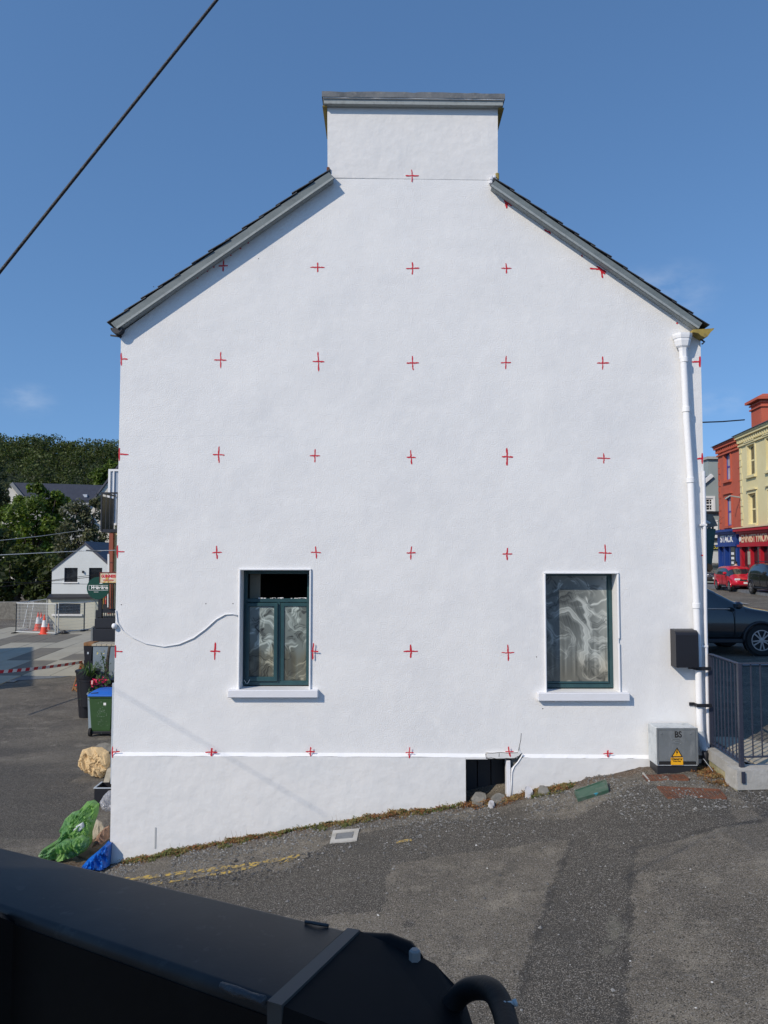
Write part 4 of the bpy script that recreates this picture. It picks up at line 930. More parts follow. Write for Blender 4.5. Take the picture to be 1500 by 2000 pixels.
# raised footway behind the railing, with slabs
zf = zw1-.08
fwm = MB(); fwm.add([(4.2, 10.2, zf-.012), (4.6, 9.2, zf-.012), (9, 9.6, zf-.012), (9, 11.0, zf-.012), (4.2, 11.0, zf-.012)], [(0, 1, 2, 3, 4)])
fwo = obj('footway', fwm, M['concrete'], None, kind='structure')
msl = MB().bbox(-.195, .195, -.195, .195, 0, .03, .005)
me0 = None
for i in range(9):
    for j in range(4):
        x = 4.70+i*.4+random.uniform(-.003, .003); y = 9.48+j*.4
        if x < 4.42+(y-9.2)*-.1: continue
        if me0 is None: so_ = obj('paving_slab', msl, M['slab_buff'], fwo, origin=(0, 0, 0)); me0 = so_.data
        else: so_ = bpy.data.objects.new('paving_slab', me0); C.objects.link(so_); so_.parent = fwo
        so_.location = Vector((x, y, zf-.025+random.uniform(-.002, .002)))-OFF[fwo.name]

# ------------------------------------------------------------------ ground dressing by the wall
def gz(px, py): g = ground_hit(px, py); return Vector((g.x, g.y, hg(g.x, g.y)))
def blades(name, spots, mt, label, n_each, hh=(.03, .10), spread=.06, wd=.004, flat=.5):
    vs, fs = [], []
    for (x, y) in spots:
        for _ in range(n_each):
            bx, by = x+random.gauss(0, spread), y+random.gauss(0, spread*.45)
            by = min(by, 9.955); bz = hg(bx, by)-.004
            a = random.uniform(0, 6.28); l = random.uniform(*hh); ln = random.uniform(.2, 1.0)*flat*l*1.6
            dx, dy = math.cos(a)*ln, math.sin(a)*ln*.7-ln*.2; px_, py_ = -math.sin(a)*wd/2*random.uniform(.6, 2.2), math.cos(a)*wd/2
            k = len(vs); mx_, my_ = bx+dx*.45, by+dy*.45
            vs += [(bx-px_, by-py_, bz), (bx+px_, by+py_, bz), (mx_+px_, my_+py_, bz+l*.65), (mx_-px_, my_-py_, bz+l*.65), (bx+dx, by+dy, bz+l)]
            fs += [(k, k+1, k+2, k+3), (k+3, k+2, k+4)]
            if random.random() < .35:    # a curled leaf
                k = len(vs); q = random.uniform(.006, .014)
                vs += [(bx+dx-q, by+dy, bz+l), (bx+dx, by+dy-q, bz+l-.004), (bx+dx+q, by+dy, bz+l+.003), (bx+dx, by+dy+q*.5, bz+l+.006)]; fs.append((k, k+1, k+2, k+3))
    mb = MB(); mb.v = vs; mb.f = fs
    me = bpy.data.meshes.new(name); me.from_pydata(vs, [], fs); me.materials.append(mt)
    o = bpy.data.objects.new(name, me); C.objects.link(o); tagp(o, label, 'weeds', kind='stuff'); return o
def along(x0, x1, n, dy=(.03, .20), dens=None):
    r = []
    for _ in range(n):
        px_ = random.uniform(x0, x1); x = PX(px_, 1600, 9.95)
        if dens and random.random() > dens(px_): continue
        r.append((x, 9.95-random.uniform(*dy)*random.random()))
    return r
clump = lambda p: .25+.75*(mnoise.noise(Vector((p*.018, 3.3, 0)))*.5+.5 > .47)
blades('dry_weeds', along(240, 905, 230, (.01, .16), clump)+along(905, 1110, 130, (.0, .22)), M['weed_brown'], 'dry rust-brown weeds straggling along the foot of the white wall', 20, (.008, .042), .045, .004, .9)
blades('green_weeds', along(250, 700, 90, (.02, .22), clump)+along(305, 350, 22)+along(1040, 1110, 22, (.05, .3))+along(600, 900, 40, (.02, .2)), M['weed_green'], 'small green weeds growing among the dry ones at the wall foot', 24, (.01, .045), .04, .006, .8)
blades('corner_weeds', [(PX(a, b, 9.3)+random.gauss(0, .05), 9.35+random.uniform(-.3, .45)) for a, b in [(1400, 1520)]*40+[(1425, 1540)]*26], M['weed_brown'], 'dry weeds and litter in the corner between cabinet and low wall', 22, (.008, .035), .05, .005, .9)
# tall thin stalks
mb = MB()
for px_ in (1012, 1080, 430, 470, 345, 905, 868, 655, 760, 1350):
    for _ in range(4):
        x = PX(px_+random.uniform(-12, 12), 1600, 9.9); y = 9.9-random.random()*.05; z = hg(x, y); a = random.uniform(-.05, .05)
        mb.tube([(x, y, z), (x+a*.5, y-.01, z+.06), (x+a, y-.02, z+random.uniform(.08, .16))], [.0018, .0015, .0008], 4)
obj('weed_stalks', mb, M['weed_brown'], None, 'thin dead weed stalks standing against the bottom of the wall', 'weeds', kind='stuff')
# gravel
def pebbles(name, pts, mt, label, sz):
    vs, fs = [], []
    for (x, y) in pts:
        r_ = random.uniform(*sz)*(1+random.random()**4*1.3); z = hg(x, y); k = len(vs); a = random.uniform(0, 3)
        ca, sa = math.cos(a), math.sin(a)
        for (u, v, w_) in ((1,0,.25),(0,.8,.3),(-1,.1,.2),(0,-.8,.3),(.1,.1,.85),(0,0,-.4)):
            u *= random.uniform(.7, 1.2); v *= random.uniform(.7, 1.2)
            vs.append((x+(u*ca-v*sa)*r_, y+(u*sa+v*ca)*r_, z+w_*r_))
        fs += [(k, k+1, k+4), (k+1, k+2, k+4), (k+2, k+3, k+4), (k+3, k, k+4), (k+1, k, k+5), (k+2, k+1, k+5), (k+3, k+2, k+5), (k, k+3, k+5)]
    me = bpy.data.meshes.new(name); me.from_pydata(vs, [], fs); me.materials.append(mt)
    o = bpy.data.objects.new(name, me); C.objects.link(o); tagp(o, label, 'gravel', kind='stuff'); return o
pp = []
for _ in range(7500):
    x = random.uniform(-3.6, 2.9); y = 9.96-abs(random.gauss(0, .55)); 
    if mnoise.noise(Vector((x*1.6, y*2.2, 1)))+.15*random.random() > -.12: pp.append((x, y))
for _ in range(1500): pp.append((random.uniform(2.6, 4.3), random.uniform(8.3, 9.55)))
for _ in range(900): pp.append((random.uniform(-3.5, 6), random.uniform(5, 9.8)))
for _ in range(500): g = (random.gauss(-1.6, .7), random.gauss(9.1, .25)); pp.append(g)
pebbles('gravel', pp, M['pebble'], 'loose grey gravel scattered below the wall and over the asphalt', (.003, .013))
pebbles('rubble_clods', [(random.gauss(-1.75, .35), random.gauss(8.85, .20)) for _ in range(260)]+[(random.gauss(-.75, .2), random.gauss(9.0, .08)) for _ in range(40)], mat('black_tar_clods', (.06, .06, .06), .9, rand=.4), 'broken dark asphalt crumbs where the yellow lines have worn away', (.006, .017))
pebbles('white_chips', [(random.uniform(-3.4, 5), random.uniform(5.2, 9.9)) for _ in range(70)], mat('white_chips', (.6, .6, .58), .8), 'small white plaster chips scattered over the ramp', (.003, .008))
# loose stones in and by the recess
def rock(px_, py_, w_, d_, h_, mt, label, Y=None, seed=0, parent=None):
    g = gz(px_, py_) if Y is None else P(px_, py_, Y); z = g.z if Y is None else hg(g.x, Y)-.005
    rr = random.Random(seed); n = 9; mb = MB(); rings = []
    rad = [rr.uniform(.78, 1.1) for _ in range(n)]
    for lv, (zz, k) in enumerate(((-.02, .95), (h_*.55, 1.0), (h_, .86))):
        rings.append([(g.x+w_/2*rad[i]*k*math.cos(6.283*i/n)+rr.uniform(-.006, .006), g.y+d_/2*rad[i]*k*math.sin(6.283*i/n), z+zz+rr.uniform(-.008, .008)+(math.sin(6.283*i/n)*.25*d_ if lv == 2 else 0)) for i in range(n)])
    mb.loft(rings); return obj('stone', mb, mt, parent, label, 'stone')
rock(937, 1571, .23, .22, .06, M['stone'], 'flat buff stone lying at the left of the dark opening in the wall', seed=1)
rock(974, 1566, .20, .20, .05, M['stone'], 'rounded grey stone lying at the right of the dark opening in the wall', seed=2)
rock(960, 1576, .10, .10, .05, M['stone_white'], 'chalky white stone between the two flat ones by the opening', seed=3)
rock(1033, 1557, .12, .12, .09, M['stone_white'], 'white crumbling stone exposed under the broken plaster', seed=4)
rock(1062, 1553, .15, .12, .07, M['stone'], 'grey stone exposed under the broken plaster, left of the green lid', seed=5)
rock(198, 1471, .52, .35, .10, M['stone'], 'flat grey rock on the yard between the green bin and the beige sack', seed=6)
rock(204, 1467, .10, .07, .12, M['stone_white'], 'small pale stone on the flat grey rock', seed=8)
# utility cover
def sheet(poly, lift, mt, name, **kw):
    pts = [ground_hit(a, b) for a, b in poly]; mb = MB(); n = len(pts)
    v = [Vector((p.x, p.y, hg(p.x, p.y)+lift)) for p in pts]
    mb.add(v+[q-Vector((0, 0, .05)) for q in v], [tuple(range(n)), tuple(range(2*n-1, n-1, -1))]+[(i, i+n, (i+1) % n+n, (i+1) % n) for i in range(n)])
    return obj(name, mb, mt, **kw)
uc = thing('utility_cover', 'small dark iron cover in a pale concrete surround below the wall', 'utility cover', gz(674, 1635))
def lerpq(q, u, v): return [(q[0][0]*(1-u)*(1-v)+q[1][0]*u*(1-v)+q[2][0]*u*v+q[3][0]*(1-u)*v), (q[0][1]*(1-u)*(1-v)+q[1][1]*u*(1-v)+q[2][1]*u*v+q[3][1]*(1-u)*v)]
q = [(644,1649),(697,1642),(702,1619),(650,1624)]
for a in ((0,0,1,.2),(0,.8,1,1),(0,.2,.17,.8),(.83,.2,1,.8)):
    sheet([lerpq(q, a[0], a[1]), lerpq(q, a[2], a[1]), lerpq(q, a[2], a[3]), lerpq(q, a[0], a[3])], .014+random.random()*.002, M['concrete_light'], 'concrete_surround', parent=uc)
sheet([lerpq(q, u, v) for u, v in ((.18,.21),(.82,.21),(.82,.79),(.18,.79))], .010, M['concrete'], 'iron_lid', parent=uc)
# worn double yellow lines
M['yellow_line'] = mat('worn_yellow_road_paint', (.44, .30, .06), .8, n1=(22, (.09, .085, .075), .46, .54), n2=(5, (.16, .13, .08), .48, .62), bump=(60, .5, .006))
def yellow(pts, wpx, label):
    mb = MB(); n = 46; g = [ground_hit(a, b) for a, b in pts]; L = [(g[0].lerp(g[-1], 0))]
    px_ = np.linspace(pts[0][0], pts[-1][0], n); py_ = np.interp(px_, [p[0] for p in pts], [p[1] for p in pts])
    rows = []
    for a, b in zip(px_, py_):
        w1 = wpx*random.uniform(.35, .6); w2 = wpx*random.uniform(.35, .6)
        u, v = ground_hit(a, b-w1), ground_hit(a, b+w2); rows.append([Vector((p.x, p.y, hg(p.x, p.y)+.006)) for p in (u, u.lerp(v, .5), v)])
    for r0, r1 in zip(rows[:-1], rows[1:]):
        if random.random() < .08: continue
        mb.add(r0+r1, [(0, 1, 4, 3), (1, 2, 5, 4)])
    obj('yellow_line', mb, M['yellow_line'], None, kind='structure', weld=True)
yellow([(215,1722),(262,1716),(400,1701),(470,1692),(540,1681),(585,1672)], 6.5, '')
yellow([(225,1738),(300,1727),(400,1712),(450,1703),(502,1691)], 5, '')
yellow([(545,1688),(572,1682)], 4, '')
yellow([(774,1645),(804,1641)], 5, '')
# green metal lid lying on the slope
gl = thing('metal_lid', 'dented green metal lid lying on the asphalt right of the dark opening', 'metal lid', gz(1157, 1556))
q = [(1129,1566),(1189,1549),(1184,1537),(1122,1553)]
v = [ground_hit(a, b) for a, b in q]; v = [Vector((p.x, p.y, hg(p.x, p.y)+l)) for p, l in zip(v, (.03, .03, .07, .05))]
mb = MB(); mb.add(v+[p-Vector((0, 0, .030)) for p in v], [(0, 1, 2, 3), (7, 6, 5, 4)]+[(i, i+4, (i+1) % 4+4, (i+1) % 4) for i in range(4)]); obj('lid_plate', mb, M['green_lid'], gl)
mb = MB()
c_ = sum(v, Vector())/4
for i in range(4): mb.bar(c_+(v[i]-c_)*.96+Vector((0, 0, .004)), c_+(v[(i+1) % 4]-c_)*.96+Vector((0, 0, .004)), .014, .012)
obj('raised_rim', mb, M['green_lid'], gl)
# rusty slotted grates by the cabinet
def grate(q, n, label):
    g = [ground_hit(a, b) for a, b in q]; g = [Vector((p.x, p.y, hg(p.x, p.y)+.012)) for p in g]
    t = thing('drain_grate', label, 'drain grate', sum(g, Vector())/4)
    mb = MB()
    for i in (0, 1, 2, 3): mb.bar(g[i], g[(i+1) % 4], .02, .02)
    obj('frame', mb, M['rust'], t)
    obj('pit', MB().add([p-Vector((0, 0, .018)) for p in g], [(0, 1, 2, 3)]), mat('rusty_pit', (.055, .026, .018), .95), t)
    for k in range(1, n):
        obj('bar', MB().bar(g[0].lerp(g[1], k/n), g[3].lerp(g[2], k/n), (g[1]-g[0]).length/n*.62, .012), M['rust'], t)
grate([(1305,1561),(1418,1561),(1405,1545),(1285,1540)], 16, 'rusty iron grate set in the ground in front of the low wall end')
grate([(1264,1526),(1345,1524),(1335,1516),(1256,1515)], 10, 'half buried rusty iron grate directly in front of the grey cabinet')
# debris by the grate: pale edging strip, litter
obj('edging_strip', MB().bar(gz(1256, 1512)+Vector((0, 0, .02)), gz(1268, 1527)+Vector((0, 0, .01)), .02, .02), M['concrete_light'], None, 'thin pale strip edging the half buried grate', 'edging')
# tangled black drain by shoe
mb = MB(); b0 = P(1376, 1468, 9.80)
mb.tube([b0, P(1377, 1480, 9.82), P(1374, 1492, 9.8)], [.035, .028, .03], 8); obj('old_drain', mb, M['dark_trim'], None, 'broken black drain stub under the grey downpipe shoe', 'drain', smooth=True)
obj('loose_wire', MB().tube([P(1374, 1482, 9.75), P(1380, 1490, 9.7), P(1388, 1500, 9.6), P(1392, 1506, 9.5)], .004, 5), M['grey_pipe'], None, 'thin grey wire hanging by the downpipe shoe', 'wire')

# ------------------------------------------------------------------ rubbish at the left corner
def crumple(name, outline, mt, parent=None, base_py=None, thick=.25, lift=0, Ybias=0, seed=0, label=None, cat=None, rough=.05, res=26, Yref=None):
    """a crumpled bag: silhouette from px outline, domed with folds; sits on the ground"""
    ys = [p[1] for p in outline]; xs_ = [p[0] for p in outline]; by = base_py or max(ys)
    gy = Yref or ground_hit(sum(xs_)/len(xs_), by).y
    pts = [P(a, b, gy) for a, b in outline]
    cx_ = sum(p.x for p in pts)/len(pts); cz = sum(p.z for p in pts)/len(pts)
    # resample outline by angle
    poly = [(p.x, p.z) for p in pts]; dense = []
    for (a, b), (c, d) in zip(poly, poly[1:]+poly[:1]):
        for t_ in np.linspace(0, 1, 11)[:-1]: dense.append((a+(c-a)*t_, b+(d-b)*t_))
    mb = MB(); n = len(dense); rings = []; zmin = min(p[1] for p in poly); zr = max(p[1] for p in poly)-zmin
    K = 18
    def pt(i, s_, sign):
        x = cx_+(dense[i][0]-cx_)*s_; z = cz+(dense[i][1]-cz)*s_
        dome = math.sqrt(max(0, 1-s_**2.4))*thick
        v_ = Vector((x*6.5+z*3.5+seed, z*3.0-x*1.6+.6*mnoise.noise(Vector((x*4, z*4, seed))), seed*3.1+x*1.2)); f = ((.5-abs(mnoise.noise(v_*1.3)))*1.1+(.4-abs(mnoise.noise(v_*3.1)))*.7+(.3-abs(mnoise.noise(v_*6.5)))*.42+(.2-abs(mnoise.noise(v_*12)))*.10)*rough*1.25*min(1, dome/thick*2.5+.15)
        # lie back: higher parts of the silhouette lie farther away
        y = gy+Ybias*(z-zmin)+(-dome*.55-f if sign < 0 else dome*.6)
        return Vector((x, y, z))
    for sign in (-1, 1):
        o = len(mb.v); rr = []
        for k in range(K, 0, -1): rr.append([pt(i, k/K, sign) for i in range(n)])
        vs = [v for r in rr for v in r]+[pt(0, 0.0001, sign)]
        fs = [(k*n+i, k*n+(i+1) % n, (k+1)*n+(i+1) % n, (k+1)*n+i) for k in range(K-1) for i in range(n)]+[((K-1)*n+i, (K-1)*n+(i+1) % n, K*n) for i in range(n)]
        mb.add(vs, fs)
    return obj(name, mb, mt, parent, label, cat, smooth=38, weld=True)
crumple('cloth_sack', [(150,1478),(152,1470),(170,1465),(190,1466),(205,1474),(211,1490),(209,1510),(200,1519),(180,1514),(160,1506),(150,1496)], M['bag_beige'], thick=.20, seed=2, rough=.085, Ybias=.5, label='crumpled beige cloth sack slumped on the yard by the wall corner', cat='sack')
gb = thing('green_bag', 'crumpled green plastic bag with a silver patch, in the heap by the wall corner', 'plastic bag', gz(130, 1680))
crumple('bag_body', [(112,1612),(125,1600),(140,1596),(150,1582),(165,1579),(176,1586),(177,1600),(174,1616),(171,1635),(174,1650),(165,1664),(150,1672),(120,1679),(100,1679),(74,1671),(80,1662),(108,1648),(112,1636),(110,1624)], M['bag_green'], gb, thick=.22, seed=4, rough=.10, Ybias=.55, base_py=1680)
crumple('silver_patch', [(140,1624),(150,1612),(163,1605),(166,1616),(158,1622),(148,1626)], M['bag_silver'], gb, thick=.05, seed=5, rough=.02, Yref=10.20, Ybias=0)
crumple('fold', [(112,1650),(125,1641),(143,1640),(160,1632),(173,1640),(172,1652),(160,1662),(148,1656),(132,1664),(116,1664)], M['bag_green'], gb, thick=.14, seed=8, rough=.10, Yref=10.02, Ybias=.2)
crumple('blue_bag', [(162,1690),(172,1678),(186,1667),(200,1655),(207,1647),(214,1650),(214,1690),(200,1696),(185,1697)], M['bag_blue'], thick=.18, seed=3, rough=.12, Ybias=.3, base_py=1697, label='crumpled bright blue plastic bag against the wall corner', cat='plastic bag')
mb = MB(); g0 = [gz(a, b) for a, b in ((150,1672),(180,1684),(212,1660),(212,1640),(172,1650))]
mb.add([p+Vector((0, 0, .015+.02*i)) for i, p in enumerate(g0)]+[p for p in g0], [(0, 1, 2, 3, 4), (9, 8, 7, 6, 5)]+[(i, i+5, (i+1) % 5+5, (i+1) % 5) for i in range(5)])
obj('cardboard_sheet', mb, M['cardboard'], None, 'flattened brown cardboard under the bags by the wall corner', 'cardboard')
crumple('brown_paper', [(190,1636),(196,1625),(205,1616),(213,1612),(214,1636),(205,1644),(196,1646),(188,1652),(180,1655)], M['bag_brown'], thick=.12, seed=6, rough=.10, Yref=10.35, label='torn pinkish-brown paper between the green bag and the wall corner', cat='paper')
crumple('pale_sheet', [(172,1610),(183,1607),(194,1612),(202,1622),(196,1634),(182,1640),(174,1632)], mat('pale_card', (.36, .32, .25), .9, bump=(20, .5, .01)), thick=.06, seed=7, rough=.03, Yref=10.75, Ybias=.6, label='pale curved sheet of card standing behind the green bag', cat='card')
# black crate and clear bag half hidden by the corner
cg = gz(200, 1573); t = thing('black_crate', 'open black plastic crate half hidden behind the wall corner', 'crate', cg)
w_, d_, h_ = .40, .34, .29
for q in ((-w_/2, w_/2, -d_/2, -d_/2+.012), (-w_/2, w_/2, d_/2-.012, d_/2), (-w_/2, -w_/2+.012, -d_/2+.013, d_/2-.013), (w_/2-.012, w_/2, -d_/2+.013, d_/2-.013)):
    obj('side', MB().box(cg.x+.09+q[0], cg.x+.09+q[1], cg.y+.1+q[2], cg.y+.1+q[3], cg.z+.0, cg.z+h_), M['black_plastic'], t)
obj('bottom', MB().box(cg.x+.09-w_/2+.013, cg.x+.09+w_/2-.013, cg.y+.1-d_/2+.013, cg.y+.1+d_/2-.013, cg.z+.002, cg.z+.02), M['black_plastic'], t)
mb = MB(); e = .012
for q in ((-w_/2-e, w_/2+e, -d_/2-e, -d_/2+e), (-w_/2-e, -w_/2+e, -d_/2+e+.001, d_/2)): mb.box(cg.x+.09+q[0], cg.x+.09+q[1], cg.y+.1+q[2], cg.y+.1+q[3], cg.z+h_+.001, cg.z+h_+.014)
obj('rim', mb, M['grey_pipe'], t)
crumple('clear_bag', [(200,1562),(204,1552),(212,1544),(224,1542),(232,1556),(230,1576),(214,1584),(204,1578)], M['clear'], thick=.22, seed=9, rough=.08, Yref=11.6, label='inflated clear plastic bag by the black crate at the wall corner', cat='plastic bag')
obj('plank', MB().bar(gz(203, 1534)+Vector((0, .1, .0)), gz(212, 1500)+Vector((0.05, .4, .5)), .10, .02), M['slab_buff'], None, 'pale board leaning by the corner below the beige sack', 'board')
# corner pipe strip on the hidden side of the house
obj('corner_downpipe', MB().tube([(XL-.035, 10.12, PZ(1530, 10.12)), (XL-.035, 10.12, PZ(1334, 10.12))], .030, 10), M['grey_pipe'], None, 'slim grey pipe on the far side of the left wall corner', 'pipe', smooth=50)
fp = thing('side_pole', 'dark tapering pole rising beside the upper left wall edge', 'pole', (XL-.06, 10.4, 2.2))
mb = MB(); mb.tube([(XL-.02, 10.5, PZ(1000, 10.5)), (XL-.03, 10.5, PZ(860, 10.5)), (XL-.055, 10.5, PZ(700, 10.5))], [.03, .035, .055], 8); obj('shaft', mb, mat('grey_pole', (.10, .105, .13), .6), fp)
v = Vector((XL-.07, 10.5, 0)); obj('cap', MB().bbox(v.x-.07, v.x+.12, 10.43, 10.57, PZ(697, 10.5), PZ(684, 10.5), .01), M['black_metal'], fp)
obj('band', MB().bbox(v.x-.085, v.x+.12, 10.42, 10.58, PZ(712, 10.5), PZ(703, 10.5), .01), M['grey_pipe'], fp)

# ------------------------------------------------------------------ wheelie bin
bg_ = gz(191, 1440); YBn = bg_.y
wb = thing('wheelie_bin', 'dark green wheelie bin with bright blue lid standing in the yard', 'wheelie bin', bg_)
px1 = lambda a: PX(a, 1400, YBn)
x0, x1 = px1(171.5), px1(171.5)+.60; z0 = bg_.z
def rr_(a0, a1, b0, b1, z, k=.03): return [(a0+k,b0,z),(a1-k,b0,z),(a1,b0+k,z),(a1,b1-k,z),(a1-k,b1,z),(a0+k,b1,z),(a0,b1-k,z),(a0,b0+k,z)]
mb = MB(); mb.loft([rr_(x0+.06, x1-.06, YBn+.06, YBn+.50, z0+.12), rr_(x0+.06, x1-.06, YBn+.05, YBn+.52, z0+.16), rr_(x0+.012, x1-.012, YBn-.0, YBn+.66, z0+.92)]); obj('body', mb, M['bin_green'], wb)
mb = MB(); mb.loft([rr_(x0-.012, x1+.012, YBn-.025, YBn+.70, z0+.921), rr_(x0-.012, x1+.012, YBn-.025, YBn+.70, z0+.955)]); obj('rim', mb, M['bin_green'], wb)
mb = MB(); mb.loft([rr_(x0-.02, x1+.02, YBn-.05, YBn+.72, z0+.957, .05), rr_(x0-.015, x1+.015, YBn-.045, YBn+.71, z0+.99, .06), rr_(x0+.05, x1-.05, YBn+.10, YBn+.66, z0+1.05, .08), rr_(x0+.12, x1-.12, YBn+.2, YBn+.6, z0+1.065, .08)]); ld = obj('lid', mb, M['bin_blue'], wb, smooth=40)
obj('grip_slot', MB().bar((x0+.06, YBn+.02, z0+1.012), (x0+.22, YBn+.03, z0+1.03), .03, .02), M['dark_trim'], ld)
for a in (x0+.02, x1-.06):
    mb = MB(); mb.lathe([(.10, -.025), (.10, .025)], 0, 0, 14, Matrix.Translation((a+.02, YBn+.08, z0+.10)) @ Matrix.Rotation(R(90), 4, 'Y')); obj('wheel', mb, M['tyre'], wb, smooth=40)
obj('axle_housing', MB().bbox(x0+.07, x1-.07, YBn+.05, YBn+.25, z0+.06, z0+.125, .01), M['black_plastic'], wb)
obj('sticker', MB().box(x0+.36, x0+.42, YBn+.008, YBn+.011, z0+.74, z0+.86), M['white_trim'], wb)
mb = MB()
for k in range(40):
    a, c_ = random.gauss(.30, .055), random.gauss(.50, .13); mb.box(x0+a, x0+a+random.uniform(.004, .02), YBn+.026-.06*(c_-.5)*.9, YBn+.030-.06*(c_-.5)*.9-.01, z0+c_, z0+c_+random.uniform(.004, .014))
obj('printed_leaves', mb, M['faded_print'], wb, kind='stuff')

# ------------------------------------------------------------------ clutter behind the bin: planters, pier, crates, A-board
def planter(px_, py0, py1, Y, r0, r1, mt, label):
    b = P(px_, py1, Y); zt_ = PZ(py0, Y); t = thing('planter', label, 'planter', (b.x, Y, b.z))
    obj('pot', MB().lathe([(r0, b.z), (r1, zt_-.03), (r1+.02, zt_-.03), (r1+.02, zt_), (r1-.02, zt_), (r1-.03, zt_-.05)], b.x, Y, 14), mt, t, smooth=40); return t, b, zt_
YP = 19.2; zy = h(-7, YP)
t, b, zt_ = planter(197, 1352, 1440, YP, .28, .33, M['wall_grey_blue'], 'grey tub of pink and purple flowers behind the blue-lidded bin')
def flowerhead(name, c, r_, mt, parent, n=60, s_=.03):
    cen = rng.normal(size=(n, 3))*r_*.5+np.array(c); me = quads_mesh(name, cen, s_); return link_mesh(name, me, mt, parent, False)
flowerhead('pink_flowers', P(189, 1333, YP-.1), .12, M['petal_pink'], t); flowerhead('pink_flowers', P(200, 1329, YP-.1), .08, M['petal_pink'], t, 40)
flowerhead('purple_flowers', P(203, 1340, YP-.05), .20, M['petal_purple'], t, 90); flowerhead('yellow_flowers', P(211, 1333, YP), .07, M['petal_yellow'], t, 20, .025)
flowerhead('foliage', P(200, 1343, YP), .30, M['leaf_plant'], t, 160, .05)
t, b, zt_ = planter(174, 1326, 1378, YP+1.2, .22, .27, M['black_plastic'], 'black pot with an arching spiky green plant beside the grey pier')
mb = MB()
for k in range(34):
    a = random.uniform(0, 6.28); l = random.uniform(.3, .65); up = random.uniform(.15, .45); c0 = Vector((b.x, YP+1.2, zt_))
    p1 = c0+Vector((math.cos(a)*l*.45, math.sin(a)*l*.45, up)); p2 = c0+Vector((math.cos(a)*l, math.sin(a)*l, up*.45)); s_ = Vector((-math.sin(a), math.cos(a), 0))*.012
    mb.add([c0-s_, c0+s_, p1+s_, p1-s_, p2], [(0, 1, 2, 3), (3, 2, 4)])
obj('leaves', mb, M['leaf_plant'], t)
# grey blue pier with coping slabs
YS = 21.0; pr = thing('garden_pier', 'grey-blue rendered wall end capped with pale slabs behind the flower tub', 'wall', (PX(200, 1340, YS), YS, zy))
x0, x1 = PX(181, 1300, YS), PX(181, 1300, YS)+1.5; zt_ = PZ(1262, YS)
obj('body', MB().bbox(x0, x1, YS, YS+.5, zy-.05, zt_, .01), M['wall_grey_blue'], pr)
for k in range(6): obj('coping_slab', MB().bbox(x0-.03+k*.135, x0-.03+k*.135+.13, YS-.03, YS+.53, zt_+.001, zt_+.06, .006), M['slab_buff'], pr)
obj('skirting', MB().box(x0-.01, x1, YS-.012, YS-.002, zy, PZ(1328, YS)), M['dark_trim'], pr)
# climbing stem in front of it
ct = thing('climbing_plant', 'thick dark stem with sparse leaves and pale flowers against the grey-blue pier', 'plant', P(208, 1350, YS-.6))
obj('stem', MB().tube([P(207, 1350, YS-.5), P(208, 1322, YS-.5), P(210, 1290, YS-.45), P(214, 1262, YS-.4)], [.06, .055, .045, .035], 8), M['bark'], ct, smooth=True)
obj('shoot', MB().tube([P(206, 1312, YS-.45), P(202, 1290, YS-.5), P(197, 1273, YS-.5)], [.014, .01, .006], 5), M['leaf_plant'], ct)
for a, b_, r_, n in ((203,1300,.16,40),(199,1288,.10,16),(207,1318,.12,30)): flowerhead('leaves', P(a, b_, YS-.5), r_, M['leaf_plant'], ct, n, .035)
flowerhead('pale_flowers', P(198, 1274, YS-.5), .10, M['petal_yellow'], ct, 14, .025)
# stacked black crates left of the pier
YK = 22.2; zk = h(-7.6, YK)
x0, x1 = PX(163.5, 1300, YK), PX(183, 1300, YK); ztop = PZ(1262, YK); nk = 4; hk = (ztop-zk-.0)/nk
for k in range(nk):
    mb = MB(); j = random.uniform(-.03, .03); z_ = zk+k*hk
    mb.loft([rr_(x0+.03+j, x1-.03+j, YK+.02, YK+.38, z_), rr_(x0+j, x1+j, YK, YK+.4, z_+hk-.004)])
    t = thing('black_bin_crate', ['lowest of the stacked black crates left of the grey-blue pier', 'second black crate from the ground in the stack by the pier', 'third black crate from the ground in the stack by the pier', 'top black crate of the stack by the pier'][k], 'crate', (x0, YK, z_), 'stacked black crates')
    obj('body', mb, M['black_plastic'], t)
    obj('pale_slot', MB().bbox(x0+.12+j, x0+.17+j, YK-.008, YK-.001, z_+hk*.45, z_+hk*.6, .002), M['grey_pipe'], t)
mb = MB().bbox(x0-.02, x1, YK+.0, YK+.4, ztop+.002, ztop+.10, .01); obj('wooden_box', mb, M['wood'], None, 'small dark red-brown box on top of the black crates', 'box')
# big black pot-shaped container
b = P(171, 1343, 20.6); obj('black_tub', MB().lathe([(.20, h(b.x, 20.6)), (.30, PZ(1312, 20.6)), (.32, PZ(1312, 20.6)), (.32, PZ(1308, 20.6)), (.28, PZ(1309, 20.6))], b.x, 20.6, 14), M['black_plastic'], None, 'tall black tub behind the spiky plant', 'tub', smooth=40)
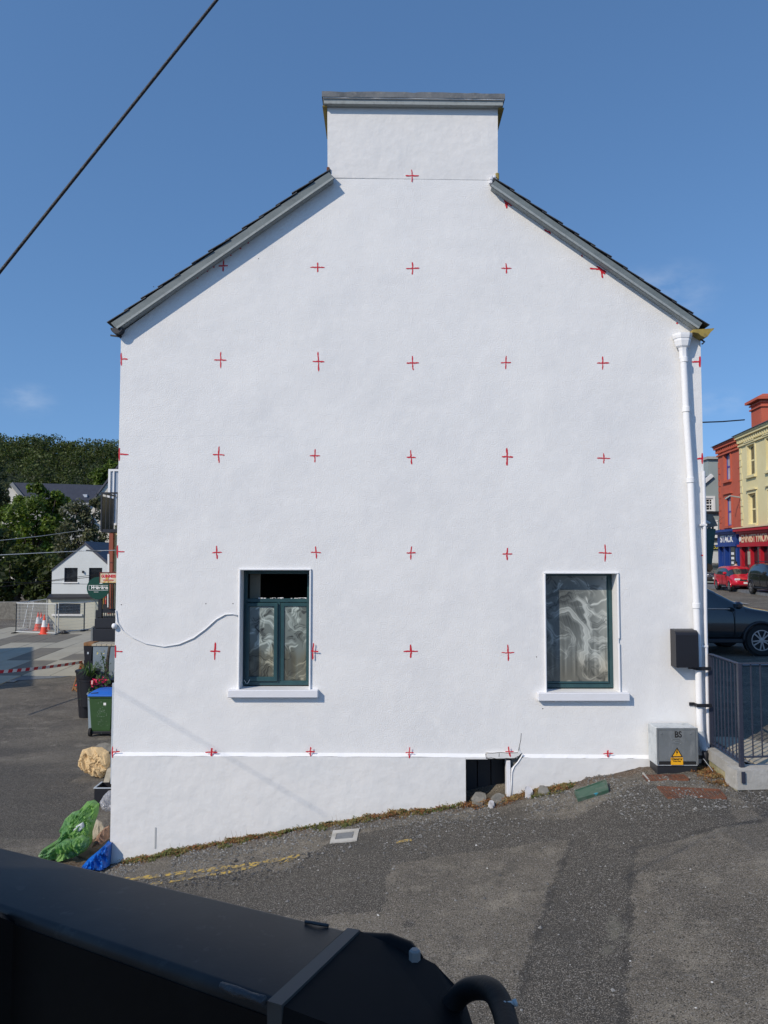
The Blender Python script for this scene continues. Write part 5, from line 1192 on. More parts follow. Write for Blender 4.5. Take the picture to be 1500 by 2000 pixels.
# orange cone, A-board ladder
def cone(px_, py_, hh_, label, lean=0, plain=False, group=None):
    g = gz(px_, py_); t = thing('traffic_cone', label, 'traffic cone', g, group)
    b = hh_*.30
    obj('base', MB().bbox(g.x-b*.75, g.x+b*.75, g.y-b*.75, g.y+b*.75, g.z, g.z+.035, .01), M['cone_orange'], t)
    segs = [(0.035, .10 if plain else .38, 'cone_orange'), (.10 if plain else .38, .72, 'cone_orange' if plain else 'cone_white'), (.72, 1.0, 'cone_orange')]
    for s0, s1, m_ in segs:
        r_ = lambda s_: b*.62*(1-s_)+.022
        obj('band' if m_ == 'cone_white' else 'body', MB().lathe([(r_(s0), g.z+s0*hh_), (r_(s1), g.z+s1*hh_-.001)], g.x, g.y, 14), M[m_], t, smooth=40)
    return t
cone(157, 1339, .60, 'plain orange cone beside the wooden trestle near the bin', plain=True)
tr_ = thing('wooden_trestle', 'narrow brown wooden trestle leaning on the yard left of the bin', 'trestle', gz(146, 1350))
a0, a1 = gz(141, 1350), gz(149, 1352); tp = P(159, 1293, a0.y+1.0); tp2 = tp+Vector((.13, 0.05, 0))
obj('rail', MB().bar(a0, tp, .035, .05), M['wood'], tr_); obj('rail', MB().bar(a1, tp2, .035, .05), M['wood'], tr_)
for f in (.1, .36, .62, .86): obj('rung', MB().bar(a0.lerp(tp, f)+Vector((.02, 0, 0)), a1.lerp(tp2, f)-Vector((.02, 0, 0)), .03, .10), M['wood'], tr_)
obj('back_leg', MB().bar(tp, Vector((tp.x+.15, tp.y+.6, a0.z)), .035, .04), M['wood'], tr_)
# barrier tapes
def tape(p, q, sag, wd, label, nseg=30, stripes=True):
    t = thing('barrier_tape', label, 'barrier tape', p)
    pts = [p.lerp(q, k/nseg)-Vector((0, 0, sag*4*(k/nseg)*(1-k/nseg))) for k in range(nseg+1)]
    for k in range(nseg):
        sh = .5*(pts[k+1]-pts[k]); a, b = pts[k], pts[k+1]; u = Vector((0, 0, wd/2)); off = (b-a)*.45
        obj('red_stripe' if k % 2 else 'white_stripe', MB().add([a-u, b-u, b+u+off*.5, a+u+off*.5], [(0, 1, 2, 3)]), M['tape_red' if k % 2 else 'tape_white'], t)

tape(P(-90, 1317, 19.5), P(160, 1293, 24.5), .06, .085, 'red and white barrier tape sagging across the paved yard')
tape(gz(165, 1350)+Vector((0, 0, .35)), P(182, 1333, 18.9), .02, .10, 'short piece of red and white tape knotted behind the bin', 12)

# ------------------------------------------------------------------ pub terrace: dark steps, balustrade, signs, balcony
YT = 23.0
tc_ = thing('pub_terrace', 'stepped black terrace with black railings projecting from the pub behind the house', 'terrace', (PX(200, 1250, YT), YT, h(-8, YT)))
x0 = PX(182, 1220, YT); zt0 = h(-8, YT)
obj('lower_box', MB().bbox(x0, x0+2.6, YT, YT+1.0, zt0, PZ(1228, YT), .02), M['black_metal'], tc_)
obj('upper_box', MB().bbox(x0+.02, x0+2.6, YT+.05, YT+1.3, PZ(1228, YT)+.002, PZ(1208, YT), .02), M['black_metal'], tc_)
obj('deck', MB().bbox(x0+.05, x0+2.6, YT+.3, YT+3.2, PZ(1208, YT)+.002, PZ(1206, YT)+.02, .01), M['slab_buff'], tc_)
obj('newel', MB().bbox(PX(189, 1170, YT), PX(197, 1170, YT), YT+.1, YT+.22, PZ(1207, YT), PZ(1137, YT), .01), M['black_metal'], tc_)
obj('side_panel', MB().bbox(PX(183.5, 1200, YT), PX(190, 1200, YT), YT+.1, YT+.16, PZ(1215, YT), PZ(1192, YT), .02), M['black_metal'], tc_)
obj('handrail', MB().bar(P(190, 1139, YT+.15), P(232, 1139, YT+.15), .05, .05), M['black_metal'], tc_)
obj('kick_rail', MB().bar(P(197, 1193, YT+.15), P(232, 1193, YT+.15), .05, .12), M['black_metal'], tc_)
for k, a in enumerate((199.5, 204, 208.5, 213, 217.5, 222, 226.5)): obj('baluster', MB().bar(P(a, 1207, YT+.15), P(a, 1140, YT+.15), .022, .022), M['black_metal'], tc_)
obj('yard_bin', MB().bbox(PX(176.5, 1240, YT+.6), PX(183, 1240, YT+.6), YT+.6, YT+1.0, zt0, PZ(1224, YT+.6), .03), M['galv'], None, 'grey bin squeezed against the left side of the black terrace', 'bin')
# menu display behind the bars
md = thing('display_board', 'colourful bottle display board behind the black railings', 'display board', P(205, 1190, YT+1.2))
for k, (c_, a) in enumerate((((.35, .4, .1), 199), ((.5, .25, .03), 202), ((.45, .03, .03), 205), ((.05, .2, .06), 208))):
    obj('poster_strip', MB().box(PX(a, 1160, YT+1.2), PX(a+2.6, 1160, YT+1.2), YT+1.2, YT+1.22, PZ(1180, YT+1.2), PZ(1146, YT+1.2)), mat('poster_%d' % k, c_, .6, n1=(9, (.3, .3, .2), .5, .6)), md)
obj('board', MB().bbox(PX(197.5, 1160, YT+1.23), PX(211.5, 1160, YT+1.23), YT+1.23, YT+1.27, PZ(1190, YT+1.2), PZ(1144, YT+1.2), .01), M['dark_trim'], md)
# pub building
YU = 25.5; pb = thing('pub_building', 'cream pub wall with rust-coloured pilaster showing past the left edge of the house', 'building', (PX(225, 1200, YU), YU, h(-8, YU)))
x0 = PX(214.5, 1100, YU); zg = h(-8, YU); ztp = PZ(905, YU)
obj('wall', MB().box(x0, x0+4.6, YU, YU+6, zg, PZ(1042, YU)), M['cream_facade'], pb)
obj('pilaster', MB().bbox(PX(214, 1100, YU), PX(222.5, 1100, YU), YU-.10, YU-.002, zg, PZ(1040, YU), .01), mat('rust_paint', (.26, .07, .04), .7), pb)
obj('upper_wall', MB().box(x0+.12, x0+4.6, YU+.05, YU+6, PZ(1042, YU)+.002, ztp-.3), M['cream_facade'], pb)
obj('roof', MB().box(x0+.0, x0+4.7, YU, YU+6.1, ztp-.298, ztp-.2), M['dark_roof'], pb)
dfm = MB(); xa, xb = PX(211, 970, YU-.1), PX(236, 970, YU-.1)
for q in ((xa, xb, PZ(921, YU), PZ(917, YU)), (xa, xa+.07, PZ(1022, YU), PZ(921, YU)), (xa+.16, xa+.20, PZ(1022, YU), PZ(921, YU)), (xa, xb, PZ(1026, YU), PZ(1022, YU))): dfm.box(q[0], q[1], YU-.12, YU-.02, q[2], q[3])
df = obj('balcony_door', dfm, M['white_trim'], pb); obj('pane', MB().box(xa+.071, xb, YU-.07, YU-.05, PZ(1022, YU), PZ(921, YU)), M['glass_light'], df)
gd = thing('balcony', 'small black steel balcony with upright bars on the pub behind the house', 'balcony', P(212, 1040, YU-1.2))
ya = YU-1.3; A_ = P(197.5, 1035, ya); zt_, zb_ = PZ(963, ya), PZ(1037, ya)
xr_ = A_.x+1.8
obj('floor', MB().bbox(A_.x, xr_, ya, YU-.12, zb_-.05, zb_+.06, .01), M['black_metal'], gd)
obj('top_rail', MB().bar((A_.x, ya, zt_), (xr_, ya, zt_), .05, .05), M['black_metal'], gd); obj('top_rail', MB().bar((A_.x, ya, zt_), (A_.x, YU-.12, zt_), .05, .05), M['black_metal'], gd)
obj('side_panel', MB().box(A_.x-.01, A_.x+.012, ya+.03, YU-.2, zb_+.06, zt_-.10), M['black_metal'], gd)
for k in range(9): x = A_.x+.02+k*.12; obj('bar', MB().bar((x, ya, zb_+.06), (x, ya, zt_), .018, .018), M['black_metal'], gd)
obj('corner_post', MB().bar((A_.x, ya-.001, zb_), (A_.x, ya-.001, zt_), .045, .045), M['black_metal'], gd)
obj('white_shutter_pole', MB().bar(P(212, 1118, YT+1.6), P(212, 1082, YT+1.6), .05, .05), M['white_trim'], None, 'short white post above the red and cream beer sign', 'post')
obj('white_post', MB().bar(P(210.5, 1186, YT+.9), P(210.5, 1140, YT+.9), .035, .035), M['white_trim'], None, 'white upright behind the black railings', 'post')
# signs
YG = 22.4; s0, s1 = P(195.5, 1138.5, YG), P(228.5, 1119.5, YG)
sn = thing('stout_sign', 'red and cream pub sign above the black railings', 'sign', (s0.x, YG, s0.z))
obj('panel', MB().bbox(s0.x, s1.x, YG, YG+.05, s0.z, s1.z, .004), mat('sign_cream', (.62, .52, .32), .5, n1=(7, (.70, .64, .55), .45, .6), n2=(6, (.62, .36, .08), .55, .65)), sn)
fr = MB(); fr.bbox(s0.x-.02, s1.x, YG-.01, YG+.06, s1.z+.001, s1.z+.03, .004); fr.bbox(s0.x-.02, s0.x-.001, YG-.01, YG+.06, s0.z, s1.z, .004); fr.bbox(s0.x+.235, s0.x+.245, YG-.004, YG-.001, s0.z+.002, s1.z-.002, .001)
obj('frame', fr, mat('sign_brown', (.14, .03, .02), .6), sn)
text('GUINNESS', .115, M['red_mark'], sn, Vector(((s0.x+s1.x)/2-.0, YG-.004, s0.z*.32+s1.z*.68)), RF, sx=.78, bold=.006)
text('STOUT  EXTRA', .05, M['red_mark'], sn, Vector(((s0.x+s1.x)/2, YG-.004, s0.z*.72+s1.z*.28)), RF, sx=.9, bold=.002)
YH = 22.8; c_ = P(192.5, 1148.5, YH); r_ = .33
sn = thing('lager_sign', 'round dark green pub sign with white lettering partly behind the railings', 'sign', (c_.x, YH, c_.z-r_))
mb = MB(); mb.lathe([(r_, 0), (r_, .05)], 0, 0, 32, Matrix.Translation(c_) @ Matrix.Rotation(R(90), 4, 'X')); obj('disc', mb, mat('sign_green', (.004, .05, .03), .35), sn)
text('Heineken', .135, M['letters_white'], sn, c_+Vector((.05, -.056, .015)), RF, sx=.95, bold=.006)
mb = MB()
for q in ((-.26, .30, .075, .085), (-.26, .30, -.065, -.055), (-.27, -.26, -.065, .085)): mb.box(c_.x+q[0], c_.x+q[1], YH-.056, YH-.0505, c_.z+q[2], c_.z+q[3])
mb.box(c_.x+.05, c_.x+.13, YH-.056, YH-.0505, c_.z+.13, c_.z+.15); mb.box(c_.x+.09, c_.x+.11, YH-.056, YH-.0505, c_.z+.15, c_.z+.19)
mb.box(c_.x-.12, c_.x+.02, YH-.056, YH-.0505, c_.z-.12, c_.z-.11)
obj('border', mb, M['letters_white'], sn)

# ------------------------------------------------------------------ paved yard beyond, slabs
plm = MB(); PL = [(-60,1236),(40,1226),(100,1236),(180,1234),(240,1234),(240,1290),(163,1300),(150,1322),(-60,1336)]
pg = [ground_hit(a, b) for a, b in PL]
M['pave_light'] = mat('light_paving', (.36, .34, .275), .85, n1=(1.2, (.31, .29, .235), .4, .7), rand=.0); M['pave_dark'] = mat('dark_paving', (.17, .155, .125), .85, n1=(1.5, (.13, .12, .10), .4, .7))
def gridsheet(name, poly, lift, mt, parent=None, kind=None, step=.5):
    g = [ground_hit(a, b) for a, b in poly]; xs_ = [v.x for v in g]; ys_ = [v.y for v in g]; bm_ = MB()
    # scan strips in y so the sheet follows the ground
    yy = np.arange(min(ys_), max(ys_)+step, step); yy[-1] = max(ys_)
    def span(y):
        c = []
        for a, b in zip(g, g[1:]+g[:1]):
            if (a.y-y)*(b.y-y) <= 0 and abs(a.y-b.y) > 1e-6: t_ = (y-a.y)/(b.y-a.y); c.append(a.x+(b.x-a.x)*t_)
        return (min(c), max(c)) if c else None
    for a, b in zip(yy[:-1], yy[1:]):
        sa, sb = span(a+1e-4), span(b-1e-4)
        if sa and sb: bm_.add([(sa[0], a, h(sa[0], a)+lift), (sa[1], a, h(sa[1], a)+lift), (sb[1], b, h(sb[1], b)+lift), (sb[0], b, h(sb[0], b)+lift)], [(0, 1, 2, 3)])
    return obj(name, bm_, mt, parent, kind=kind)
plaza = gridsheet('plaza', PL, .012, M['concrete'], kind='structure')
# big slabs as separate pieces, light and dark bands
def pip(poly, x, y):
    c = False; n = len(poly)
    for i in range(n):
        x1, y1 = poly[i]; x2, y2 = poly[(i+1) % n]
        if (y1 > y) != (y2 > y) and x < (x2-x1)*(y-y1)/(y2-y1)+x1: c = not c
    return c
DARKP = [[(72,1256),(145,1240),(145,1258),(100,1262),(90,1270)], [(60,1268),(96,1268),(86,1312),(40,1326),(10,1330),(20,1300)], [(143,1279),(175,1277),(175,1306),(143,1309)], [(30,1240),(145,1236),(145,1244),(20,1262),(-60,1262)]]
smesh = {}
for nm, mt_ in (('l', 'pave_light'), ('d', 'pave_dark')):
    o = obj('paving_slab', MB().bbox(-.49, .49, -.74, .74, 0, .03, .006), M[mt_], plaza, origin=(0, 0, 0)); smesh[nm] = o.data; bpy.data.objects.remove(o)
for i in range(-40, 10):
    for j in range(0, 16):
        x = -8.0+i*1.0; y = 23.0+j*1.5; px_, py_ = to_px((x, y, h(x, y)))
        if not pip(PL, px_, py_) or px_ < -50: continue
        dk = any(pip(q, px_, py_) for q in DARKP)
        o = bpy.data.objects.new('paving_slab', smesh['d' if dk else 'l']); C.objects.link(o); o.parent = plaza
        o.location = Vector((x, y, h(x, y)+.0+random.uniform(-.003, .003)))-OFF[plaza.name]
        sl_ = (h(x, y+.7)-h(x, y-.7))/1.4; o.rotation_euler = (math.atan(sl_), 0, 0)
dg_ = thing('gully_grate', 'small slotted drain grate at the near edge of the paved yard', 'drain grate', gz(15, 1331))
g0 = gz(15, 1331)
for k in range(7): obj('slot_bar', MB().box(g0.x-.28+k*.08, g0.x-.28+k*.08+.05, g0.y-.14, g0.y+.14, g0.z, g0.z+.015), M['concrete_light'], dg_)
obj('tray', MB().box(g0.x-.32, g0.x+.32, g0.y-.17, g0.y+.17, g0.z-.01, g0.z+.006), M['dark'], dg_)

# ------------------------------------------------------------------ mesh fence panels and cones
YF = ground_hit(70, 1238).y
def fence_panel(a, b, h0, h1, label):
    t = thing('mesh_fence_panel', label, 'fence panel', a, 'temporary mesh fence panels')
    up = Vector((0, 0, 1)); A1 = a+up*h0; B1 = b+up*h1; r_ = .030
    for nm, p, q in (('post', a, A1), ('post', b, B1), ('top_rail', A1, B1), ('bottom_rail', a+up*.08, b+up*.08)): obj(nm, MB().tube([p, q], r_, 6), M['fence_steel'], t, smooth=50)
    n = 30; mb = MB()
    for k in range(1, n): mb.bar(a.lerp(b, k/n)+up*.09, A1.lerp(B1, k/n), .006, .006)
    for k in range(1, 9): f = k/9; mb.bar((a+up*.08).lerp(A1, f), (b+up*.08).lerp(B1, f), .006, .006)
    obj('mesh', mb, M['fence_steel'], t, kind='stuff')
    for p in (a, b): obj('foot', MB().bbox(p.x-.10, p.x+.10, p.y-.3, p.y+.3, p.z, p.z+.06, .01), M['concrete'] if p is a else M['concrete'], t)
ga, gb_ = gz(31, 1237), gz(108, 1240); gc = gz(113, 1238); gd2 = gz(164, 1233); ge2 = gz(210, 1226)
Hf = (PZ(1178, ga.y)-ga.z)
fence_panel(ga, gb_, Hf, Hf, 'mesh fence panel standing in front of the traffic cones')
fence_panel(gc, gd2, Hf, Hf*.98, 'mesh fence panel across the lower window of the white gabled house')
fence_panel(gd2, ge2, Hf*.98, Hf, 'mesh fence panel right of the white house window, partly behind the pub terrace')
gf = Vector((ga.x+.4, ga.y+2.5, h(ga.x, ga.y+2.5))); fence_panel(ga, gf, Hf, Hf, 'mesh fence panel receding at the left end of the row')
gk = gz(44, 1228); tg = thing('leaning_fence_frame', 'grey steel fence frame leaning behind the front panel', 'fence panel', gk, 'temporary mesh fence panels')
pa, pb_ = gz(45, 1226), gz(58, 1226); ua, ub = P(56, 1176, pa.y+.3), P(66, 1176, pa.y+.3)
for nm, p, q in (('post', pa, ua), ('post', pb_, ub), ('top_rail', ua, ub)): obj(nm, MB().tube([p, q], .022, 6), M['fence_steel'], tg, smooth=50)
cone(86, 1239, .95, 'nearest red and white traffic cone behind the mesh fence', group='traffic cones by the fence')
cone(74, 1232, .95, 'leftmost red and white traffic cone behind the mesh fence', group='traffic cones by the fence')
cone(80, 1231, .90, 'middle red and white traffic cone behind the mesh fence', group='traffic cones by the fence')
cone(95, 1231, .35, 'low red cone top beside the corner of the white house', plain=True, group='traffic cones by the fence')

# ------------------------------------------------------------------ white gabled house
YV = ground_hit(110, 1233).y+.8
wh = thing('white_gabled_house', 'small white house with dark windows, gable end facing the paved yard', 'house', (PX(155, 1230, YV), YV, h(-16, YV)))
zg = h(-16, YV)-.1; fx = lambda a, y=1100: PX(a, y, YV); fz = lambda b: PZ(b, YV)
m_ = lambda a, d, z: (a, YV+d, z)
m2_ = lambda a, d, z: (a, YV-.12+d, z)
wu = MB(); uw = [(fx(126), fx(152), fz(1137), fz(1109)), (fx(174), fx(200), fz(1143), fz(1109))]
wall_open(wu, m_, [(fx(102), fz(1114)), (fx(165), fz(1064)), (fx(218), fz(1110))], [(fx(102), fz(1162)), (fx(218), fz(1162))], uw, .15)
wu.add([m_(fx(102), 0, fz(1162)), m_(fx(102), 9, fz(1162)), m_(fx(102), 9, fz(1114)), m_(fx(102), 0, fz(1114))], [(0, 1, 2, 3)]); wu.add([m_(fx(218), 0, fz(1162)), m_(fx(218), 9, fz(1162)), m_(fx(218), 9, fz(1110)), m_(fx(218), 0, fz(1110))], [(0, 1, 2, 3)])
obj('upper_wall', wu, M['white_house'], wh)
lw2 = (fx(111), fx(161), fz(1199), fz(1179))
wl_ = MB(); wall_open(wl_, m2_, [(fx(98), fz(1169)), (fx(222), fz(1166))], [(fx(98), zg), (fx(222), zg)], [lw2], .15)
wl_.add([m2_(fx(98), 0, zg), m2_(fx(98), 9, zg), m2_(fx(98), 9, fz(1169)), m2_(fx(98), 0, fz(1169))], [(0, 1, 2, 3)]); obj('lower_wall', wl_, M['cream_house'], wh)
obj('ledge', MB().add([(fx(98), YV-.30, fz(1170)), (fx(222), YV-.30, fz(1168)), (fx(222), YV-.005, fz(1161)), (fx(98), YV-.005, fz(1162)), (fx(98), YV-.30, fz(1166)), (fx(222), YV-.30, fz(1164)), (fx(222), YV-.005, fz(1160)), (fx(98), YV-.005, fz(1160))], [(0, 1, 2, 3), (4, 5, 6, 7), (0, 1, 5, 4), (0, 3, 7, 4), (1, 2, 6, 5)]), M['dark_trim'], wh)
for i, (q, mt_) in enumerate([(uw[0], 'glass_dark'), (uw[1], 'glass_dark')]):
    w_ = ringframe('window', q[0], q[1], q[2], q[3], .05, YV+.06, YV+.10, M['dark_trim'], wh); obj('pane', MB().box(q[0]+.05, q[1]-.05, YV+.08, YV+.09, q[2]+.05, q[3]-.05), M[mt_], w_)
w_ = ringframe('window', lw2[0], lw2[1], lw2[2], lw2[3], .06, YV-.06, YV-.02, M['dark_trim'], wh); obj('pane', MB().box(lw2[0]+.06, lw2[1]-.06, YV-.04, YV-.03, lw2[2]+.06, lw2[3]-.06), M['glass_dark'], w_)
obj('window_sill', MB().bbox(lw2[0]-.12, lw2[1]+.12, YV-.22, YV-.121, lw2[2]-.10, lw2[2]-.001, .01), M['white_trim'], wh)
obj('window_sill', MB().bbox(uw[0][0]-.06, uw[0][1]+.06, YV-.06, YV-.001, uw[0][2]-.06, uw[0][2]-.001, .01), M['white_trim'], wh)
obj('wall_lamp', MB().bbox(fx(162), fx(164.5), YV-.12, YV-.001, fz(1119), fz(1114.5), .01), M['dark_trim'], wh)
for a, b, wd in (((165, 1063.5), (101, 1115), .06), ((165, 1063.5), (219, 1110), .16)):
    p, q = Vector((fx(a[0]), YV-.05, fz(a[1]))), Vector((fx(b[0]), YV-.05, fz(b[1])))
    u = Vector((0, 0, wd)); mb = MB(); mb.loft([[c, c+Vector((0, 9, 0)), c+Vector((0, 9, 0))+u, c+u] for c in (p, q)]); obj('roof', mb, M['dark_roof'], wh)
# stone wall and grass bank behind the yard
YX = ground_hit(50, 1213).y+1
sw = thing('stone_wall', 'long dark stone boundary wall in the trees\' shade behind the fence', 'wall', (PX(30, 1215, YX), YX, h(-20, YX)))
zz0 = h(-20, YX)-.3
xa = -60
while xa < PX(104, 1200, YX):
    wseg_ = 3.0; mb = MB(); mb.bbox(xa, xa+wseg_-.01, YX, YX+.5, zz0, PZ(1176, YX)+random.uniform(-.03, .03), .03); obj('wall_section', mb, M['stone'], sw); xa += wseg_
# far slate-roofed houses
YA = 78.0
fh = thing('long_slate_roofed_house', 'long house with dark slate roof and pale gable behind the trees', 'house', (PX(100, 990, YA), YA, 0))
a0, a1, ap = P(-2, 985, YA), P(44, 976, YA), P(23, 947, YA); dep = Vector((24, 9, 0)).normalized()
mb = MB(); gp = [Vector((P(5, 1000, YA).x, YA, 0)), Vector((P(44, 1000, YA).x, YA, 0)), a1, ap, Vector((P(2, 975, YA).x, YA, PZ(975, YA)))]
L_ = dep*20; mb.add(gp+[p+L_ for p in gp], [(0, 1, 2, 3, 4), (1, 6, 7, 2), (0, 5, 9, 4), (5, 6, 7, 8, 9)]); obj('wall', mb, M['far_white'], fh)
u = Vector((0, 0, .25))
mb = MB(); s_ = (a1-ap); e_ = ap+s_*1.08
mb.add([ap+u, e_+u, e_+L_+u, ap+L_+u, ap, e_, e_+L_, ap+L_], [(0, 1, 2, 3), (7, 6, 5, 4), (0, 1, 5, 4), (1, 2, 6, 5), (3, 2, 6, 7)]); rf = obj('roof', mb, M['dark_roof'], fh)
s2 = (gp[4]-ap); e_ = ap+s2*1.1; mb = MB(); mb.add([ap+u, e_+u, e_+L_+u, ap+L_+u, ap, e_, e_+L_, ap+L_], [(0, 1, 2, 3), (7, 6, 5, 4), (0, 1, 5, 4), (1, 2, 6, 5)]); obj('roof', mb, M['dark_roof'], fh)
mb = MB().bar(ap+Vector((0, -.1, .15)), a1+Vector((.2, -.1, .05)), .12, .35); obj('verge', mb, M['galv'], fh)
for px_, py_ in ((143, 968), (166, 970)): v = P(px_, py_, YA+2.4); obj('roof_window', MB().bbox(v.x-.35, v.x+.35, v.y-.3, v.y+.3, v.z-.1, v.z+.22, .03), M['glass_light'], rf)
YB2 = 62.0
fh = thing('pale_gabled_house', 'pale house with a steep roof edge behind the pub balcony', 'house', (PX(205, 1000, YB2), YB2, 0))
gp = [P(176, 1060, YB2), P(250, 1060, YB2), P(250, 900, YB2), P(219, 932, YB2), P(176, 987, YB2)]; gp[0].z = gp[1].z = 0
gp[2] = P(250, 905, YB2)
mb = MB(); L_ = Vector((0, 10, 0)); mb.add(gp+[p+L_ for p in gp], [(0, 1, 2, 3, 4), (5, 6, 7, 8, 9), (0, 5, 9, 4)]); obj('wall', mb, M['far_white'], fh)
mb = MB(); p, q = P(173, 992, YB2), P(233, 912, YB2); mb.loft([[c+Vector((0, -.2, 0)), c+Vector((0, 10, 0)), c+Vector((0, 10, .2)), c+Vector((0, -.2, .2))] for c in (p, q)]); obj('roof', mb, M['dark_roof'], fh)

# ------------------------------------------------------------------ hill and woodland
def hillz(x, y): 
    t_ = np.clip((y-110)/90, 0, 1); t_ = t_*t_*(3-2*t_)
    return 1.0 + t_*(28.5+np.interp(x, [-220, -120, -60, 0, 60, 200], [6, 3.0, -1.5, -4, -20, -27]))
xs = np.linspace(-260, 90, 60); ys = np.linspace(100, 330, 40)
Xh, Yh = np.meshgrid(xs, ys, indexing='ij'); Zh = hillz(Xh, Yh)-.5
mb = MB(); mb.v = [tuple(v) for v in np.stack([Xh, Yh, Zh], -1).reshape(-1, 3)]; mb.f = [(i*40+j, (i+1)*40+j, (i+1)*40+j+1, i*40+j+1) for i in range(59) for j in range(39)]
obj('hill', mb, M['hill_soil'], None, kind='structure', smooth=True, origin=(-80, 200, 0))
cen = []
for _ in range(950):
    y = 104+random.random()*118; x = random.uniform(-.80, -.06)*y if random.random() < .82 else random.uniform(-1.1, .1)*y
    z = float(hillz(x, y)); r_ = random.uniform(2.2, 4.6)*(1+.2*(y > 180)); n = int(105*r_)
    d = rng.normal(size=(n, 3)); d /= np.linalg.norm(d, axis=1)[:, None]; d[:, 2] = np.abs(d[:, 2])*1.0-.15
    rad = r_*(.80+.25*rng.random(n)); cen.append(np.array([x, y, z+random.uniform(-.6, .9)])+d*rad[:, None]*np.array([1, 1, 1.15]))
cen = np.concatenate(cen); me = quads_mesh('woodland', cen, .27*rng.uniform(.6, 1.4, len(cen))); o = link_mesh('woodland', me, M['leaf_dark'], None, False); tagp(o, 'dense dark green wood covering the far hillside', 'wood', kind='stuff')

# ------------------------------------------------------------------ trees in the middle distance
def tree(name, Y, blobs, base_px, mt, label, leaf=.16, dens=1.0, trunk_r=.28, group='trees behind the yard', mt2=None):
    """blobs: (px, py, radius_px, dy) clumps of the crown"""
    bx_ = PX(base_px, 1150, Y); bz_ = h(bx_, Y); t = thing(name, label, 'tree', (bx_, Y, bz_), group)
    mb = MB(); fork = Vector((bx_, Y, bz_+(PZ(blobs[0][1], Y)-bz_)*.35))
    mb.tube([(bx_, Y, bz_-.3), (bx_+.1, Y, bz_+1), fork], [trunk_r, trunk_r*.8, trunk_r*.6], 8)
    cs_ = []
    for (a, b, r_, dy) in blobs:
        c_ = P(a, b, Y+dy); rm_ = r_/1500*Y; n = int(dens*420*rm_**1.7)+150
        mid = fork.lerp(c_, .55)+Vector((random.uniform(-.4, .4), random.uniform(-.3, .3), .3)); mb.tube([fork, mid, c_+Vector((0, 0, rm_*.2))], [trunk_r*.4, trunk_r*.22, .03], 5)
        # sub clumps
        k = max(7, int(rm_*7)); sub = rng.normal(size=(k, 3)); sub /= np.linalg.norm(sub, axis=1)[:, None]; sub *= rm_*rng.uniform(.35, .95, k)[:, None]
        for s_ in sub:
            m__ = n//k; d = rng.normal(size=(m__, 3)); d /= np.linalg.norm(d, axis=1)[:, None]
            cs_.append(np.array(c_[:])+s_+d*(rm_*.42*rng.uniform(.55, 1.1, m__))[:, None])
    cs_ = np.concatenate(cs_)
    tr = obj('trunk', mb, M['bark'], t, smooth=True)
    if mt2:
        sel = rng.random(len(cs_)) < .30; link_mesh('pale_leaves', quads_mesh('pale_leaves', cs_[sel], leaf*.8), mt2, t, False); cs_ = cs_[~sel]
    link_mesh('crown', quads_mesh('crown', cs_, leaf), mt, t, False); return t
tree('broadleaf_tree', 60, [(75,965,22,0),(45,985,28,0),(100,985,30,1),(60,1020,42,-1),(110,1030,38,0),(25,1050,36,0),(80,1075,42,0),(40,1100,38,1),(112,966,15,0),(15,1005,20,0)], 60, M['leaf_bright'], 'bright green leafy tree rising in front of the slate roof', leaf=.17, dens=1.6)
tree('willow_tree', 56, [(150,1000,30,0),(175,1010,26,1),(140,1050,36,0),(185,1045,26,0),(165,1085,30,0),(120,1090,30,0),(190,985,16,0),(200,1080,22,1)], 160, M['leaf_grey'], 'grey-green willow with pale flowering sprays beside the white gabled house', leaf=.15, dens=1.2, mt2=M['leaf_pale'])
tree('dark_tree', 50, [(20,1110,44,0),(70,1125,42,1),(110,1120,36,0),(-30,1100,50,0),(45,1150,36,0),(95,1155,34,0),(-10,1150,44,0),(0,1060,30,1),(-45,1040,40,0)], 30, M['leaf_dark'], 'dark shaded tree hanging low over the stone wall', leaf=.20, dens=1.0)
tree('left_edge_tree', 70, [(-20,960,30,0),(-50,980,50,0),(5,975,16,0),(-60,1040,50,0)], -40, M['leaf_grey'], 'brownish tree at the left edge in front of the pale gable', leaf=.2, dens=.9)
tree('lime_tree', 88, [(200,935,20,0),(212,925,16,0),(185,940,16,1),(222,912,12,0)], 205, M['leaf_bright'], 'lime-green tree above the steep roof edge', leaf=.24, dens=1.3)
tree('background_tree', 66, [(140,1110,50,3),(200,1090,40,3),(210,1040,26,2),(90,1090,50,4),(215,1120,40,3)], 170, M['leaf_dark'], 'dark tree behind the white gabled house', leaf=.24, dens=.9)
crumple('tarp', [(112,1238),(119,1233),(126,1231),(136,1236),(128,1239)], M['dark_trim'], thick=.2, seed=12, rough=.05, label='small dark crumpled tarp on the paving by the white house', cat='tarp')

# building just left of the view; its shade lies across the paved yard
ax_, bx2 = Vector((-18.7, 18, 0)), Vector((-21.9, 26, 0)); lf = Vector((-8, -3.2, 0))
mb = MB(); zz = h(-20, 22); q = [ax_, bx2, bx2+lf, ax_+lf]
mb.loft([[v+Vector((0, 0, zz-.3)) for v in q], [v+Vector((0, 0, zz+6.9)) for v in q]])
lb = thing('yard_side_building', 'plain rendered building at the left of the paved yard, throwing shade over the slabs', 'building', (-22, 21, zz)); obj('wall', mb, M['cream_house'], lb)
mb = MB(); mb.loft([[v+(v-(ax_+bx2+lf)/2).normalized()*.15+Vector((0, 0, zz+6.9+k)) for v in q] for k in (.003, .2)]); obj('roof', mb, M['dark_roof'], lb)

# ------------------------------------------------------------------ street on the right
ZS = 1.95
gridz = MB()
